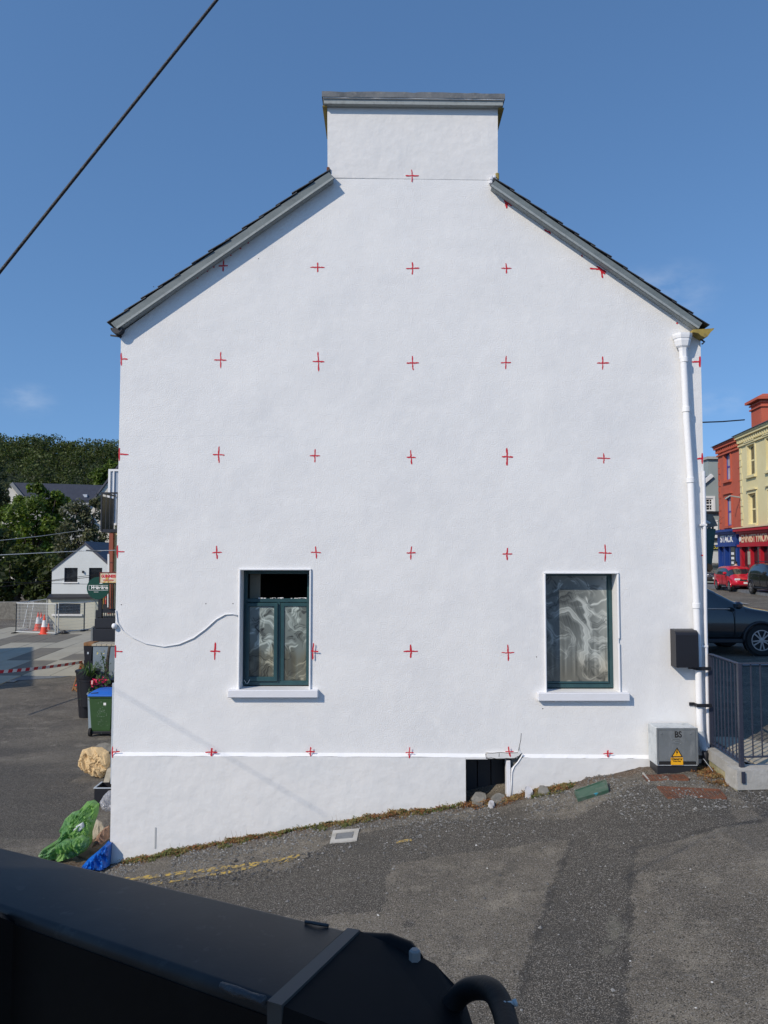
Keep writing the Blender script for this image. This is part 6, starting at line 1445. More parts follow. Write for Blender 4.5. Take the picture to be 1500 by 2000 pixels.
# kerb and painted bay lines
obj('road_line', MB().add([(7.2, 15.55, 1.80), (16, 15.9, 1.84), (16, 16.02, 1.845), (7.2, 15.67, 1.805)], [(0, 1, 2, 3)]), M['road_paint'], None, kind='structure')
obj('road_line', MB().add([(15.5, 33, 1.935), (16.6, 44, 1.945), (16.75, 44, 1.945), (15.65, 33, 1.935)], [(0, 1, 2, 3)]), M['road_paint'], None, kind='structure')
# facades: street direction almost straight away from the camera
U = Vector((-.1, -1, 0)).normalized()*1.0       # from far end toward the camera
N = Vector((-1, .1, 0)).normalized()             # facade faces the street, left
F0 = Vector((P(1405, 1000, 53).x, 53, ZS))       # far corner of the red building
def fmap(o):
    return lambda a, d, z: tuple(o+U*a-N*d+Vector((0, 0, z)))
def fbox(mb, mf, a0, a1, d0, d1, z0, z1):
    vs = [mf(a, d, z) for z in (z0, z1) for d in (d0, d1) for a in (a0, a1)]
    return mb.add(vs, [(0,2,3,1),(4,5,7,6),(0,1,5,4),(2,6,7,3),(0,4,6,2),(1,3,7,5)])
def sash(root, mf, a0, a1, z0, z1, trim, glass, dep=.22, surround=None, hood=True):
    mb = MB(); w_ = .09; zm = (z0+z1)/2
    for q in ((a0, a1, z1-w_, z1), (a0, a1, z0, z0+w_), (a0, a0+w_, z0+w_, z1-w_), (a1-w_, a1, z0+w_, z1-w_), (a0+w_, a1-w_, zm-.05, zm+.05)): fbox(mb, mf, q[0], q[1], dep-.06, dep-.0, q[2], q[3])
    w = obj('window', mb, trim, root); obj('pane', fbox(MB(), mf, a0+w_, a1-w_, dep-.03, dep-.02, z0+w_, z1-w_), glass, w)
    s_ = surround or trim; mb = MB()
    fbox(mb, mf, a0-.16, a1+.16, -.16, -.002, z0-.16, z0-.002)
    obj('window_sill', mb, s_, root)
    if hood:
        mb = MB(); fbox(mb, mf, a0-.16, a1+.16, -.05, -.003, z1+.003, z1+.20); fbox(mb, mf, a0-.24, a1+.24, -.16, -.003, z1+.203, z1+.29)
        fbox(mb, mf, a0-.16, a0-.003, -.05, -.003, z0, z1); fbox(mb, mf, a1+.003, a1+.16, -.05, -.003, z0, z1); obj('architrave', mb, s_, root)
def zat(px, py, depth_pt): return PZ(py, depth_pt)
def townhouse(name, label, o, wid, zc, paint, wins, trim, glass, shop_z):
    t = thing(name, label, 'building', tuple(o)); mf = fmap(o)
    mb = MB(); wall_open(mb, mf, [(0, zc), (wid, zc)], [(0, shop_z), (wid, shop_z)], wins, .22)
    fbox(mb, mf, .0, wid, .3, 8, shop_z-3.2, zc-.02) 
    mb.add([mf(0, 0, shop_z), mf(0, 8, shop_z), mf(0, 8, zc), mf(0, 0, zc)], [(0, 1, 2, 3)]); mb.add([mf(wid, 0, shop_z), mf(wid, 8, shop_z), mf(wid, 8, zc), mf(wid, 0, zc)], [(0, 1, 2, 3)])
    obj('wall', mb, paint, t)
    for q in wins: sash(t, mf, *q, trim, glass, surround=paint)
    mb = MB(); fbox(mb, mf, -.02, wid+.0, -.12, -.002, zc-.62, zc-.52); fbox(mb, mf, -.05, wid, -.30, -.002, zc-.14, zc); fbox(mb, mf, -.05, wid, -.36, -.002, zc+.001, zc+.10)
    obj('cornice', mb, paint, t)
    k = int(wid/.34)
    for i in range(k): obj('dentil', fbox(MB(), mf, .08+i*.34, .24+i*.34, -.20, -.002, zc-.42, zc-.142), paint, t)
    mb = MB(); mb.add([mf(-.2, -.45, zc+.10), mf(wid+.05, -.45, zc+.10), mf(wid+.05, 4, zc+2.15), mf(-.2, 4, zc+2.15), mf(-.2, 8.3, zc+.10), mf(wid+.05, 8.3, zc+.10)], [(0, 1, 2, 3), (3, 2, 5, 4), (0, 3, 4), (1, 5, 2), (0, 4, 5, 1)])
    obj('roof', mb, M['dark_roof'], t); return t, mf
zc_r = PZ(873, 53)-ZS-.1
aR = 4.15
wz = lambda p0, p1, Y: (PZ(p1, Y)-ZS, PZ(p0, Y)-ZS)
Yw = 51.2
z3, z2 = wz(884, 938, Yw), wz(971, 1027, Yw)
shop_z = PZ(1036, 51)-ZS
red, mfr = townhouse('red_townhouse', 'terracotta red three-storey townhouse with blue sash windows above a blue shopfront', F0, aR, zc_r, M['red_house'], [(1.25, 2.45, *z3), (1.25, 2.45, *z2)], M['blue_sash'], M['glass_light'], shop_z)
for i in range(17):
    z_ = shop_z+.15+i*.42
    for a0, a1 in ((-.0, .42 if i % 2 else .26), (aR-(.30 if i % 2 else .18), aR-.001)):
        if z_+.38 < zc_r-.65: obj('quoin', fbox(MB(), mfr, a0, a1, -.035, -.003, z_, z_+.375), M['red_house'], red)
F1 = F0+U*(aR+.0)
zc_c = zc_r+.10
wc = [(1.35+i*3.0, 2.55+i*3.0, *zz) for i in range(3) for zz in (wz(869, 928, 47), wz(964, 1024, 47))]
cream, mfc = townhouse('cream_townhouse', 'cream three-storey townhouse with tall pale sash windows above a red shopfront', F1, 10, zc_c, M['cream_facade'], wc, M['cream_facade'], M['glass_dark'], shop_z+.1)
for i in range(18):
    z_ = shop_z+.2+i*.42
    if z_+.38 < zc_c-.65: obj('quoin', fbox(MB(), mfc, .002, .36 if i % 2 else .22, -.035, -.003, z_, z_+.375), M['cream_facade'], cream)
# chimney on the ridge: terracotta
Ych = 50; cxa = P(1468, 830, 47.5); mb = MB(); zb_, zt_ = PZ(834, 50)-ZS-.8, PZ(790, 50)-ZS
fm = fmap(Vector((P(1468, 800, 50).x, 50, ZS)))
fbox(mb, fm, -.1, 1.6, 0, 1.6, zb_-1.2, zt_); fbox(mb, fm, -.2, 1.7, -.1, 1.7, zt_-.45, zt_-.36); fbox(mb, fm, -.2, 1.7, -.1, 1.7, zt_-.18, zt_-.10)
obj('chimney_stack', mb, M['red_house'], red); obj('chimney_crown', fbox(MB(), fm, -.38, 1.9, -.30, 1.9, zt_+.001, zt_+.16), M['red_house'], red)
mb = MB(); v0 = [fm(a, d, zt_+.161) for a, d in ((-.38, -.3), (1.9, -.3), (1.9, 1.9), (-.38, 1.9))]; v1 = [fm(a, d, zt_+.42) for a, d in ((.1, .2), (1.4, .2), (1.4, 1.4), (.1, 1.4))]; mb.loft([v0, v1]); obj('chimney_haunch', mb, M['red_house'], red)
# shopfronts
def shopfront(root, mf, a0, a1, zt, paint, word, letters, size, wa):
    obj('fascia_cornice', fbox(fbox(MB(), mf, a0-.15, a1+.15, -.55, -.002, zt-.16, zt), mf, a0-.05, a1+.05, -.40, -.002, zt-.30, zt-.161), paint, root)
    fa = obj('fascia', fbox(MB(), mf, a0, a1, -.22, -.002, zt-.98, zt-.301), paint, root)
    obj('fascia_sill', fbox(MB(), mf, a0-.1, a1+.1, -.34, -.002, zt-1.12, zt-.981), paint, root)
    o_ = Vector(mf((a0+a1)/2, -.232, zt-.64)); rot = Matrix((tuple(U), (0, 0, 1), tuple(N))).transposed()
    if word: text(word, size, letters, fa, o_, rot, sx=wa, bold=.012, ext=.01)
    for a in np.linspace(a0, a1-.28, 4 if a1-a0 < 5 else 7): obj('pilaster', fbox(MB(), mf, a, a+.28, -.20, -.002, 0, zt-1.121), paint, root)
    mb = MB(); fbox(mb, mf, a0+.28, a1-.28, -.05, -.002, 0, .55); obj('stall_riser', mb, paint, root)
    obj('shop_glass', fbox(MB(), mf, a0+.28, a1-.28, .0, .02, .551, zt-1.13), M['glass_dark'] if paint != M['shop_blue'] else M['shop_blue'], root)
mfs = fmap(F0+U*0+N*0)
shopfront(red, mfr, .15, aR-.35, shop_z+.05, M['shop_blue'], 'STACK', M['letters_white'], .62, 1.25)
mb = MB()
for k in range(6): fbox(mb, mfr, 2.75, 3.25, -.21, -.203, 2.1-k*.3, 2.26-k*.3)
obj('window_lettering', mb, M['letters_white'], red)
obj('side_glass', fbox(MB(), mfr, 2.55, 3.4, -.20, -.06, .6, 2.6), M['glass_dark'], red)
shopfront(cream, mfc, .15, 9.8, shop_z-.0, M['shop_red'], '', M['letters_cream'], .6, 1.0)
rotf = Matrix((tuple(U), (0, 0, 1), tuple(N))).transposed()
text('ENNISTYMON', .66, M['letters_cream'], cream, Vector(mfc(.55, -.235, shop_z-.64)), rotf, ax='LEFT', sx=1.05, bold=.014, ext=.01)
mb = MB(); c_ = Vector(mfc(.38, -.24, shop_z-.64)); mb.lathe([(.16, 0), (.16, .02)], 0, 0, 14, Matrix.Translation(c_) @ rotf.to_4x4()); obj('roundel', mb, M['letters_white'], cream)
obj('poster', fbox(MB(), mfc, 1.5, 1.9, -.215, -.203, 1.5, 2.3), M['slab_buff'], cream)
obj('awning_edge', fbox(MB(), mfc, .0, 9.8, -.60, -.5, shop_z+.02, shop_z+.09), M['letters_cream'], cream)
mb = MB(); mb.tube([Vector(mfc(.1, -.1, z2[1]-.2)), Vector(mfc(.1, -.7, z2[1]-.1)), Vector(mfc(.1, -1.0, z2[1]-.3))], .05, 6); obj('wall_lantern', mb, M['soffit'], cream)
# footpath in front of the shops
mfp = fmap(F0); fp_ = MB(); fbox(fp_, mfp, -2, 30, -2.0, 0, -.3, .12); obj('pavement', fp_, M['concrete'], None, kind='structure')

# grey building closing the view
YG2 = 58.0; mg = lambda a, d, z: (a, YG2+d, z)
gb2 = thing('grey_building', 'grey-green painted building with white sash window at the end of the street', 'building', (PX(1390, 1000, YG2), YG2, ZS))
gx = lambda a: PX(a, 1000, YG2); gzz = lambda b: PZ(b, YG2)
w1 = (gx(1373.5), gx(1393), gzz(998), gzz(973)); w2_ = (gx(1373.5), gx(1397), gzz(1050), gzz(1020))
mb = MB(); wall_open(mb, mg, [(gx(1230), gzz(962)), (gx(1351), gzz(962)), (gx(1386), gzz(930)), (gx(1386)+.01, gzz(897)), (gx(1420), gzz(897))], [(gx(1230), ZS), (gx(1420), ZS)], [w1, w2_], .15)
mb.add([mg(gx(1386), 0, gzz(930)), mg(gx(1386), 2.5, gzz(930)), mg(gx(1386), 2.5, gzz(897)), mg(gx(1386), 0, gzz(897))], [(0, 1, 2, 3)])
mb.add([mg(gx(1420), 0, ZS), mg(gx(1420), 8, ZS), mg(gx(1420), 8, gzz(897)), mg(gx(1420), 0, gzz(897))], [(0, 1, 2, 3)]); obj('wall', mb, M['grey_facade'], gb2)
obj('coping', MB().box(gx(1382), gx(1424), YG2-.2, YG2+2.7, gzz(897)+.002, gzz(892)), M['concrete_light'], gb2)
mb = MB(); p, q = P(1366, 949, YG2-.1), P(1391, 928, YG2-.1); mb.bar(p, q, .2, .26); obj('barge', mb, M['white_trim'], gb2)
mb = MB(); p, q = P(1352, 961, YG2-.05), P(1387, 930, YG2-.05); mb.loft([[c, c+Vector((0, 7, 0)), c+Vector((0, 7, .12)), c+Vector((0, 0, .12))] for c in (p, q)]); obj('roof', mb, M['dark_roof'], gb2)
for q in (w1, w2_):
    mb = MB(); zm = (q[2]+q[3])/2; W_ = .10
    for r_ in ((q[0], q[1], q[3]-W_, q[3]), (q[0], q[1], q[2], q[2]+W_), (q[0], q[0]+W_, q[2]+W_, q[3]-W_), (q[1]-W_, q[1], q[2]+W_, q[3]-W_), (q[0]+W_, q[1]-W_, zm-.05, zm+.05)): mb.box(r_[0], r_[1], YG2+.02, YG2+.1, r_[2], r_[3])
    for f in (1/3, 2/3): x = q[0]+(q[1]-q[0])*f; mb.box(x-.015, x+.015, YG2+.04, YG2+.08, q[2]+W_, q[3]-W_)
    for f in (.27, .73): z = q[2]+(q[3]-q[2])*f; mb.box(q[0]+W_, q[1]-W_, YG2+.041, YG2+.079, z-.015, z+.015)
    w_ = obj('window', mb, M['white_trim'], gb2); obj('pane', MB().box(q[0]+.1, q[1]-.1, YG2+.085, YG2+.09, q[2]+.1, q[3]-.1), M['glass_dark'], w_)
    mb = MB(); mb.box(q[0]-.16, q[1]+.16, YG2-.05, YG2-.002, q[3]+.002, q[3]+.16); mb.box(q[1]+.002, q[1]+.16, YG2-.05, YG2-.002, q[2]-.02, q[3]); obj('window_surround', mb, M['white_trim'], gb2)
    obj('window_sill', MB().box(q[0]-.2, q[1]+.5, YG2-.18, YG2-.002, q[2]-.20, q[2]-.03), M['dark_trim'], gb2)
obj('fascia_line', MB().box(gx(1388), gx(1415), YG2-.2, YG2-.003, gzz(1064), gzz(1061)), M['white_trim'], gb2)
sb = obj('sign_board', MB().box(gx(1388), gx(1415), YG2-.12, YG2-.004, gzz(1072.5), gzz(1066)), mat('sign_olive', (.05, .055, .03), .6), gb2)
text('CORNER', .30, M['letters_yellow'], sb, Vector((gx(1403), YG2-.135, gzz(1069.3))), RF, sx=.9, bold=.008, ext=.004)
obj('shop_shutter', MB().box(gx(1389), gx(1412), YG2-.06, YG2-.005, ZS+.1, gzz(1078)), M['white_house'], gb2)
# dark roof further off left of it
obj('rear_roof', MB().add([(gx(1226), YG2-.2, gzz(962)), (gx(1353), YG2-.2, gzz(962)), (gx(1353), YG2+4, gzz(962)+2.2), (gx(1226), YG2+4, gzz(962)+2.2), (gx(1353), YG2+8, gzz(962)), (gx(1226), YG2+8, gzz(962))], [(0, 1, 2, 3), (3, 2, 4, 5), (0, 3, 5), (1, 4, 2)]), M['dark_roof'], gb2)
dh = thing('distant_dark_roof', 'weathered brown and dark roof just right of the house corner', 'roof', (gx(1372), 66, ZS))
mb = MB(); mb.add([(gx(1350)*1.13, 66, PZ(905, 66)), P(1383, 903, 66), P(1386, 903, 66), P(1386, 935, 66), P(1368, 950, 66), P(1350, 950, 66)], [(0, 1, 2, 3, 4, 5)]); n6 = list(mb.v); mb.add([tuple(Vector(v)+Vector((0, 5, 0))) for v in n6], [(5, 4, 3, 2, 1, 0)]); mb.f += [(i, i+6, (i+1) % 6+6, (i+1) % 6) for i in range(6)]; obj('slope', mb, M['slate'], dh)
obj('ridge', MB().bar(P(1366, 903, 65.9), P(1384, 903, 65.9), .15, .12), M['wood'], dh)
# bracket arm / cable stub in the sky by the corner
obj('street_cable', MB().tube([P(1368, 825, 30), P(1410, 823.5, 31), P(1454, 820, 32)], .028, 5), M['cable_black'], None, 'short straight dark bar of cable against the sky right of the house', 'cable', smooth=True)
obj('thin_street_wire', MB().tube([P(1398, 1020, 40), P(1406, 1016, 45), P(1413, 1010, 51)], .012, 4), M['cable_black'], None, 'thin wire running to the red townhouse', 'cable')

# ------------------------------------------------------------------ old green shopfront seen edge-on at the house corner
gs = thing('green_shopfront_edge', 'weathered dark green timber pilaster and bracket at the front corner of the white house', 'shopfront', (XR+.1, 10.6, 1.4))
yq = 10.7
e = lambda a, b: P(a, b, yq)
mb = MB(); pr_ = [(1376,1031),(1398,1033),(1396,1052),(1393,1080),(1390,1104),(1384,1106),(1377,1106)]
vs = [e(a, b) for a, b in pr_]; mb.add(vs+[v+Vector((0, .35, 0)) for v in vs], [tuple(range(7)), tuple(range(13, 6, -1))]+[(i, i+7, (i+1) % 7+7, (i+1) % 7) for i in range(7)]); obj('console_bracket', mb, M['shop_green'], gs)
mb = MB(); mb.bbox(e(1372, 1300).x, e(1385, 1300).x, yq+.05, yq+.30, 1.2, PZ(1107, yq), .01); obj('pilaster', mb, M['shop_green'], gs)
mb = MB(); mb.bbox(e(1374, 1300).x, e(1381, 1300).x, yq+.02, yq+.048, PZ(1170, yq), PZ(1107, yq), .01); obj('panel_strip', mb, M['wood'], gs)
mb = MB(); pr_ = [(1374,1026),(1380,1018),(1383,1004),(1391,1004),(1396,1014),(1402,1027),(1388,1030),(1376,1031)]
vs = [e(a, b) for a, b in pr_]; mb.add(vs+[v+Vector((0, .5, .0)) for v in vs], [tuple(range(8)), tuple(range(15, 7, -1))]+[(i, i+8, (i+1) % 8+8, (i+1) % 8) for i in range(8)]); obj('lead_cap', mb, M['lead'], gs)
mb = MB(); mb.tube([e(1369, 1021), e(1376, 1018), e(1387, 1022)], [.02, .03, .012], 6); obj('pale_flashing', mb, M['galv_white'], gs)
mb = MB(); pr_ = [(1382,1100),(1390,1103),(1393,1110),(1388,1117),(1382,1112)]; vs = [P(a, b, yq-.02) for a, b in pr_]; mb.add(vs+[v+Vector((0, .1, 0)) for v in vs], [tuple(range(5)), tuple(range(9, 4, -1))]+[(i, i+5, (i+1) % 5+5, (i+1) % 5) for i in range(5)]); obj('rotten_foot', mb, M['wood'], gs)

# ------------------------------------------------------------------ cars
def car(name, label, L, Wd, H, paint, kind='suv', wheel_r=.34, group=None):
    root = thing(name, label, 'car', (0, 0, 0), group); hw = Wd/2; s_ = H/1.55
    if kind == 'suv':
        st = [(-.50, .48, .95, 1.02, .80, .70, .62), (-.485, .34, .98, 1.08, .90, .78, .66), (-.44, .30, .99, 1.40, .96, .80, .72), (-.34, .28, .99, 1.52, 1.0, .80, .74), (-.14, .28, .985, 1.55, 1.0, .80, .75),
              (.03, .28, .975, 1.51, 1.0, .79, .72), (.10, .28, .97, 1.42, 1.0, .79, .70), (.25, .28, .96, 1.03, 1.0, .84, .80), (.34, .28, .93, .98, .99, .84, .80), (.44, .32, .84, .90, .93, .80, .74), (.485, .36, .70, .80, .82, .72, .66), (.50, .42, .62, .68, .70, .62, .5)]
        cab = (2, 7); seg_ws = (6, 7); seg_rw = (1, 2)
    else:
        st = [(-.50, .46, .80, .90, .82, .72, .6), (-.485, .34, .92, 1.05, .93, .80, .68), (-.45, .28, .95, 1.40, .97, .80, .72), (-.34, .26, .95, 1.50, 1.0, .80, .74), (-.10, .26, .94, 1.53, 1.0, .80, .74),
              (.06, .26, .93, 1.50, 1.0, .79, .72), (.13, .26, .92, 1.38, 1.0, .79, .70), (.32, .26, .90, .98, 1.0, .84, .78), (.40, .28, .84, .90, .98, .82, .76), (.465, .32, .72, .78, .90, .76, .66), (.495, .38, .62, .66, .78, .66, .54), (.50, .44, .56, .60, .70, .6, .5)]
        cab = (2, 7); seg_ws = (6, 7); seg_rw = (1, 2)
    rings = []
    for (fx_, zl, zb, zt, w1, w2, w3) in st:
        x = fx_*L; zl *= s_; zb *= s_; zt *= s_
        half = [(0, zl), (hw*w1*.86, zl), (hw*w1*.985, zl+.10), (hw*w1, (zl+zb)/2+.02), (hw*w1*.97, zb), (hw*w2*.99, zt-.07 if zt > zb+.2 else zb+.015), (hw*w3*.8, zt-.01), (0, zt)]
        rings.append([(x, y, z) for y, z in half]+[(x, -y, z) for y, z in half[-2:0:-1]])
    nR = len(rings[0]); vs = [v for r in rings for v in r]; fs, mi = [], []
    for k in range(len(rings)-1):
        for i in range(nR):
            j = (i+1) % nR; fs.append((k*nR+i, k*nR+j, (k+1)*nR+j, (k+1)*nR+i))
            side = i in (4, nR-5); top_ = i in (5, 6, nR-6, nR-7)
            m = 0
            if side and cab[0] <= k < cab[1]-0: m = 1
            if top_ and k == seg_ws[0]: m = 2
            if top_ and k == seg_rw[0]: m = 2
            mi.append(m)
    fs.append(tuple(range(nR))[::-1]); mi.append(0); fs.append(tuple((len(rings)-1)*nR+i for i in range(nR))); mi.append(0)
    me = bpy.data.meshes.new('body'); me.from_pydata(vs, [], fs)
    for a in range(3): me.materials.append(M['dark'])
    me.polygons.foreach_set('material_index', mi); o = bpy.data.objects.new('tmp', me); C.objects.link(o); subsurf(o, 2); me = o.data
    V = [v.co.copy() for v in me.vertices]; groups = {0: [], 1: [], 2: []}
    for p in me.polygons: groups[p.material_index].append(tuple(p.vertices))
    Nn = [v.normal.copy() for v in me.vertices]
    bpy.data.objects.remove(o)
    def sub(faces, off=0): 
        used = sorted({i for f in faces for i in f}); mp_ = {u: k for k, u in enumerate(used)}; mb = MB(); mb.v = [tuple(V[u]+Nn[u]*off) for u in used]; mb.f = [tuple(mp_[i] for i in f) for f in faces]; return mb
    obj('body', sub(groups[0]), paint, root, smooth=True)
    sg = groups[1]; 
    for sgn in (1, -1):
        fsd = [f for f in sg if sum(V[i].y for i in f)*sgn > 0]; obj('side_windows', sub(fsd, -.004), M['car_glass'], root, smooth=True)
    for cnd, nm in ((lambda x: x > 0, 'windscreen'), (lambda x: x <= 0, 'rear_window')): obj(nm, sub([f for f in groups[2] if cnd(sum(V[i].x for i in f))], -.003), M['car_glass'], root, smooth=True)
    wbx = (.305*L, -.305*L)
    for wx in wbx:
        for sgn in (1, -1):
            T = Matrix.Translation((wx, sgn*(hw-.10), wheel_r)) @ Matrix.Rotation(R(90), 4, 'X')
            w_ = obj('wheel', MB().lathe([(wheel_r*.62, -.115), (wheel_r*.93, -.115), (wheel_r, -.08), (wheel_r, .08), (wheel_r*.93, .115), (wheel_r*.62, .115)], 0, 0, 28, T), M['tyre'], root, smooth=50)
            rb = MB(); s2 = -sgn*.118
            rb.lathe([(wheel_r*.66, min(s2, s2*.8)), (wheel_r*.66, max(s2, s2*.8)), (wheel_r*.60, max(s2, s2*.8)), (wheel_r*.60, min(s2, s2*.8))], 0, 0, 28, T)
            for k in range(10):
                a = 2*math.pi*k/10+(.10 if k % 2 else -.10); p, q = Vector((math.cos(a)*.05, math.sin(a)*.05, s2*.98)), Vector((math.cos(a)*wheel_r*.61, math.sin(a)*wheel_r*.61, s2*.98)); n0 = len(rb.v); rb.bar(p, q, .026, .026); rb.v[n0:] = [tuple(T @ Vector(v)) for v in rb.v[n0:]]
            rb.lathe([(0, s2*.9), (.06, s2*.9), (.06, s2*1.02), (0, s2*1.04)], 0, 0, 14, T)
            obj('rim', rb, M['alloy'], w_); obj('rim_well', MB().lathe([(wheel_r*.59, s2*.5), (wheel_r*.59, s2*.55)], 0, 0, 20, T), M['dark'], w_)
            mb = MB(); pr_ = []
            for k in range(17): a = math.pi*k/16*1.08-.12; pr_.append((wx+math.cos(a)*(wheel_r+.045), sgn*(hw-.005), wheel_r+math.sin(a)*(wheel_r+.045)))
            mb.tube(pr_, .035, 6); obj('wheel_arch', mb, M['black_plastic'] if kind == 'suv' else paint, root, smooth=True)
            ad = MB(); ad.lathe([(wheel_r+.03, -.01), (wheel_r+.03, .01)], 0, 0, 24, Matrix.Translation((wx, sgn*(hw-.02), wheel_r)) @ Matrix.Rotation(R(90), 4, 'X')); obj('arch_shadow_liner', ad, M['dark'], root)
    for sgn in (1, -1):
        zb = .97*s_; obj('door_mirror', MB().bbox(.17*L, .17*L+.16, sgn*(hw+.09)-.10, sgn*(hw+.09)+.10, zb+.02, zb+.17, .04), paint, root)
        obj('headlight', MB().bbox(.445*L, .484*L, sgn*hw*.66-.16, sgn*hw*.66+.16, .64*s_, .78*s_, .03), M['headlight'], root)
        obj('sill_trim', MB().bbox(-.22*L, .22*L, sgn*(hw-.02)-.03, sgn*(hw-.02)+.03, .27*s_, .36*s_, .02), M['black_plastic'], root)
        for dx in (-.02, .18): obj('door_seam', MB().box(dx*L-.004, dx*L+.004, sgn*(hw-.0)-.012, sgn*(hw-.0)+.003, .40*s_, .93*s_), M['dark'], root)
        for dx in (-.05, -.28): obj('door_handle', MB().bbox(dx*L-.02, dx*L+.12, sgn*hw-.02, sgn*hw+.02, .84*s_, .87*s_, .008), paint, root)
        obj('tail_light', MB().bbox(-.49*L, -.46*L, sgn*hw*.80-.09, sgn*hw*.80+.09, .80*s_, 1.0*s_, .03), M['red_mark'], root)
    obj('number_plate', MB().bbox(.497*L, .503*L, -.26, .26, .46*s_, .57*s_, .002), M['plate'], root)
    obj('grille', MB().bbox(.488*L, .496*L, -.45, .45, .60*s_, .72*s_, .01), M['dark'], root)
    for sg_ in (1, -1): obj('grille_chrome', MB().bar((.499*L, sg_*.12, .60*s_), (.494*L, sg_*.42, .75*s_), .02, .05), M['chrome'], root)
    obj('glass_line', MB().bar((-.30*L, hw*.975, 1.0*s_), (.16*L, hw*.975, .985*s_), .01, .018), M['chrome'], root); obj('glass_line', MB().bar((-.30*L, -hw*.975, 1.0*s_), (.16*L, -hw*.975, .985*s_), .01, .018), M['chrome'], root)
    return root
c1_ = car('parked_suv', 'dark grey car parked side-on just beyond the railing, front wheel to the right', 4.5, 1.86, 1.60, M['car_grey']); 
xf = P(1488, 1246, 16.7).x; place(c1_, (xf-.305*4.5, 16.72+.93, h(xf, 16.7)), 0)
c2_ = car('parked_hatchback', 'small bright red hatchback parked facing the camera in front of the blue shopfront', 3.6, 1.66, 1.48, M['car_red'], 'hatch', .29)
place(c2_, (P(1440, 1150, 45.5).x, 45.5, ZS+.0), math.atan2(-1, -.1))
c3_ = car('parked_black_suv', 'black roof-railed car parked at the right edge in front of the red shopfront', 4.4, 1.84, 1.68, M['car_black'])
place(c3_, (P(1521, 1150, 40.3).x, 40.3, ZS), math.atan2(-1, -.1))
def rel(root, mb, name, mt):
    o = obj(name, mb, mt, None); o.parent = root; return o
for sgn in (1, -1): rel(c3_, MB().tube([(-1.5, sgn*.62, 1.66), (-1.3, sgn*.62, 1.73), (.3, sgn*.62, 1.72), (.5, sgn*.62, 1.62)], .02, 6), 'roof_rail', M['black_metal'])
c4_ = car('parked_crossover', 'brown-grey car facing the camera beyond the green shopfront bracket', 4.3, 1.80, 1.56, M['car_brown'])
place(c4_, (P(1396, 1140, 54).x, 54.0, ZS), math.atan2(-1, -.35))
c5_ = car('low_dark_car', 'low dark car roof just showing above the grey car beyond the house corner', 4.2, 1.78, 1.45, M['car_black'], 'hatch', .31)
place(c5_, (P(1296, 1160, 22).x, 23, h(9, 22)), 0)

# ------------------------------------------------------------------ person behind the red car
def person(loc, hgt, face):
    t = thing('person', 'dark-haired person in a pale pink top walking behind the red car', 'person', loc)
    k = hgt/1.70
    me = bpy.data.meshes.new('body'); J = [(0,0,.92),(0,0,1.12),(0,.01,1.32),(0,.01,1.44),(0,.02,1.53),(0,.03,1.62),
         (.09,0,.88),(.10,.03,.50),(.10,-.03,.09),(.10,.10,.05), (-.09,0,.88),(-.10,-.03,.50),(-.10,-.12,.10),(-.10,0,.05),
         (.17,.0,1.40),(.23,-.02,1.12),(.24,.08,.88),(-.17,0,1.40),(-.23,.0,1.12),(-.24,.08,.88)]
    E = [(0,1),(1,2),(2,3),(3,4),(4,5),(0,6),(6,7),(7,8),(8,9),(0,10),(10,11),(11,12),(12,13),(3,14),(14,15),(15,16),(3,17),(17,18),(18,19)]
    rad = [.15,.13,.15,.09,.06,.09,.09,.06,.045,.035,.09,.06,.045,.035,.06,.045,.03,.06,.045,.03]
    me.from_pydata([Vector(j)*k for j in J], E, []); o = bpy.data.objects.new('body', me); C.objects.link(o)
    sm = o.modifiers.new('s', 'SKIN'); sd = me.skin_vertices[0].data
    for i, r_ in enumerate(rad): sd[i].radius = (r_*k, r_*k)
    sd[0].use_root = True
    ss = o.modifiers.new('ss', 'SUBSURF'); ss.levels = 1
    dg = bpy.context.evaluated_depsgraph_get(); m2 = bpy.data.meshes.new_from_object(o.evaluated_get(dg)); bpy.data.objects.remove(o)
    for m_ in (M['skin'], M['shirt'], M['trouser']): m2.materials.append(m_)
    for p in m2.polygons:
        z = p.center.z/k; p.material_index = 0 if z > 1.47 or (abs(p.center.x) > .2*k and z < 1.05) else (1 if z > .95 else 2); p.use_smooth = True
    o = bpy.data.objects.new('body', m2); C.objects.link(o); o.parent = t
    mb = MB(); mb.lathe([(0, 1.555), (.09, 1.58), (.105, 1.63), (.10, 1.69), (.06, 1.73), (0, 1.74)], 0, -.005, 14); mb.v = [tuple(Vector(v)*k) for v in mb.v]
    hr = obj('hair', mb, M['hair_black'], None, smooth=True); hr.parent = t; t.rotation_euler = (0, 0, face)
person((P(1437, 1110, 48).x, 48, ZS+.0), 1.66, R(200))

# ------------------------------------------------------------------ overhead cables, left
obj('overhead_cable', MB().tube([Vector(P(425, -2, 3.2)).lerp(P(0, 531, 3.2), k/30)*1.0 + Vector((0, 0, 0)) for k in range(-24, 37)], .0068, 8), M['cable_black'], None, 'thick twisted black cable crossing the sky at the upper left', 'cable', smooth=True)
def wire(pts, r_, label, mt='cable_black', Y=24):
    q = [P(a, b, y) for a, b, y in pts]; obj('overhead_wire', MB().tube(q, r_, 4), M[mt], None, label, 'cable', 'thin wires across the yard')
wire([(-60, 1087, 23), (60, 1081, 24), (160, 1076, 25), (226, 1075, 25)], .012, 'upper pale wire over the trees to the pub wall', 'grey_pipe')
wire([(-60, 1062, 22), (80, 1047, 24), (165, 1035, 26)], .008, 'faint wire in front of the willow tree', 'grey_pipe')
wire([(-60, 1137, 21), (0, 1137, 22), (60, 1138, 23), (120, 1131, 24), (190, 1122, 25)], .008, 'thin wire sagging across the upper window of the white gabled house', 'cable_black')
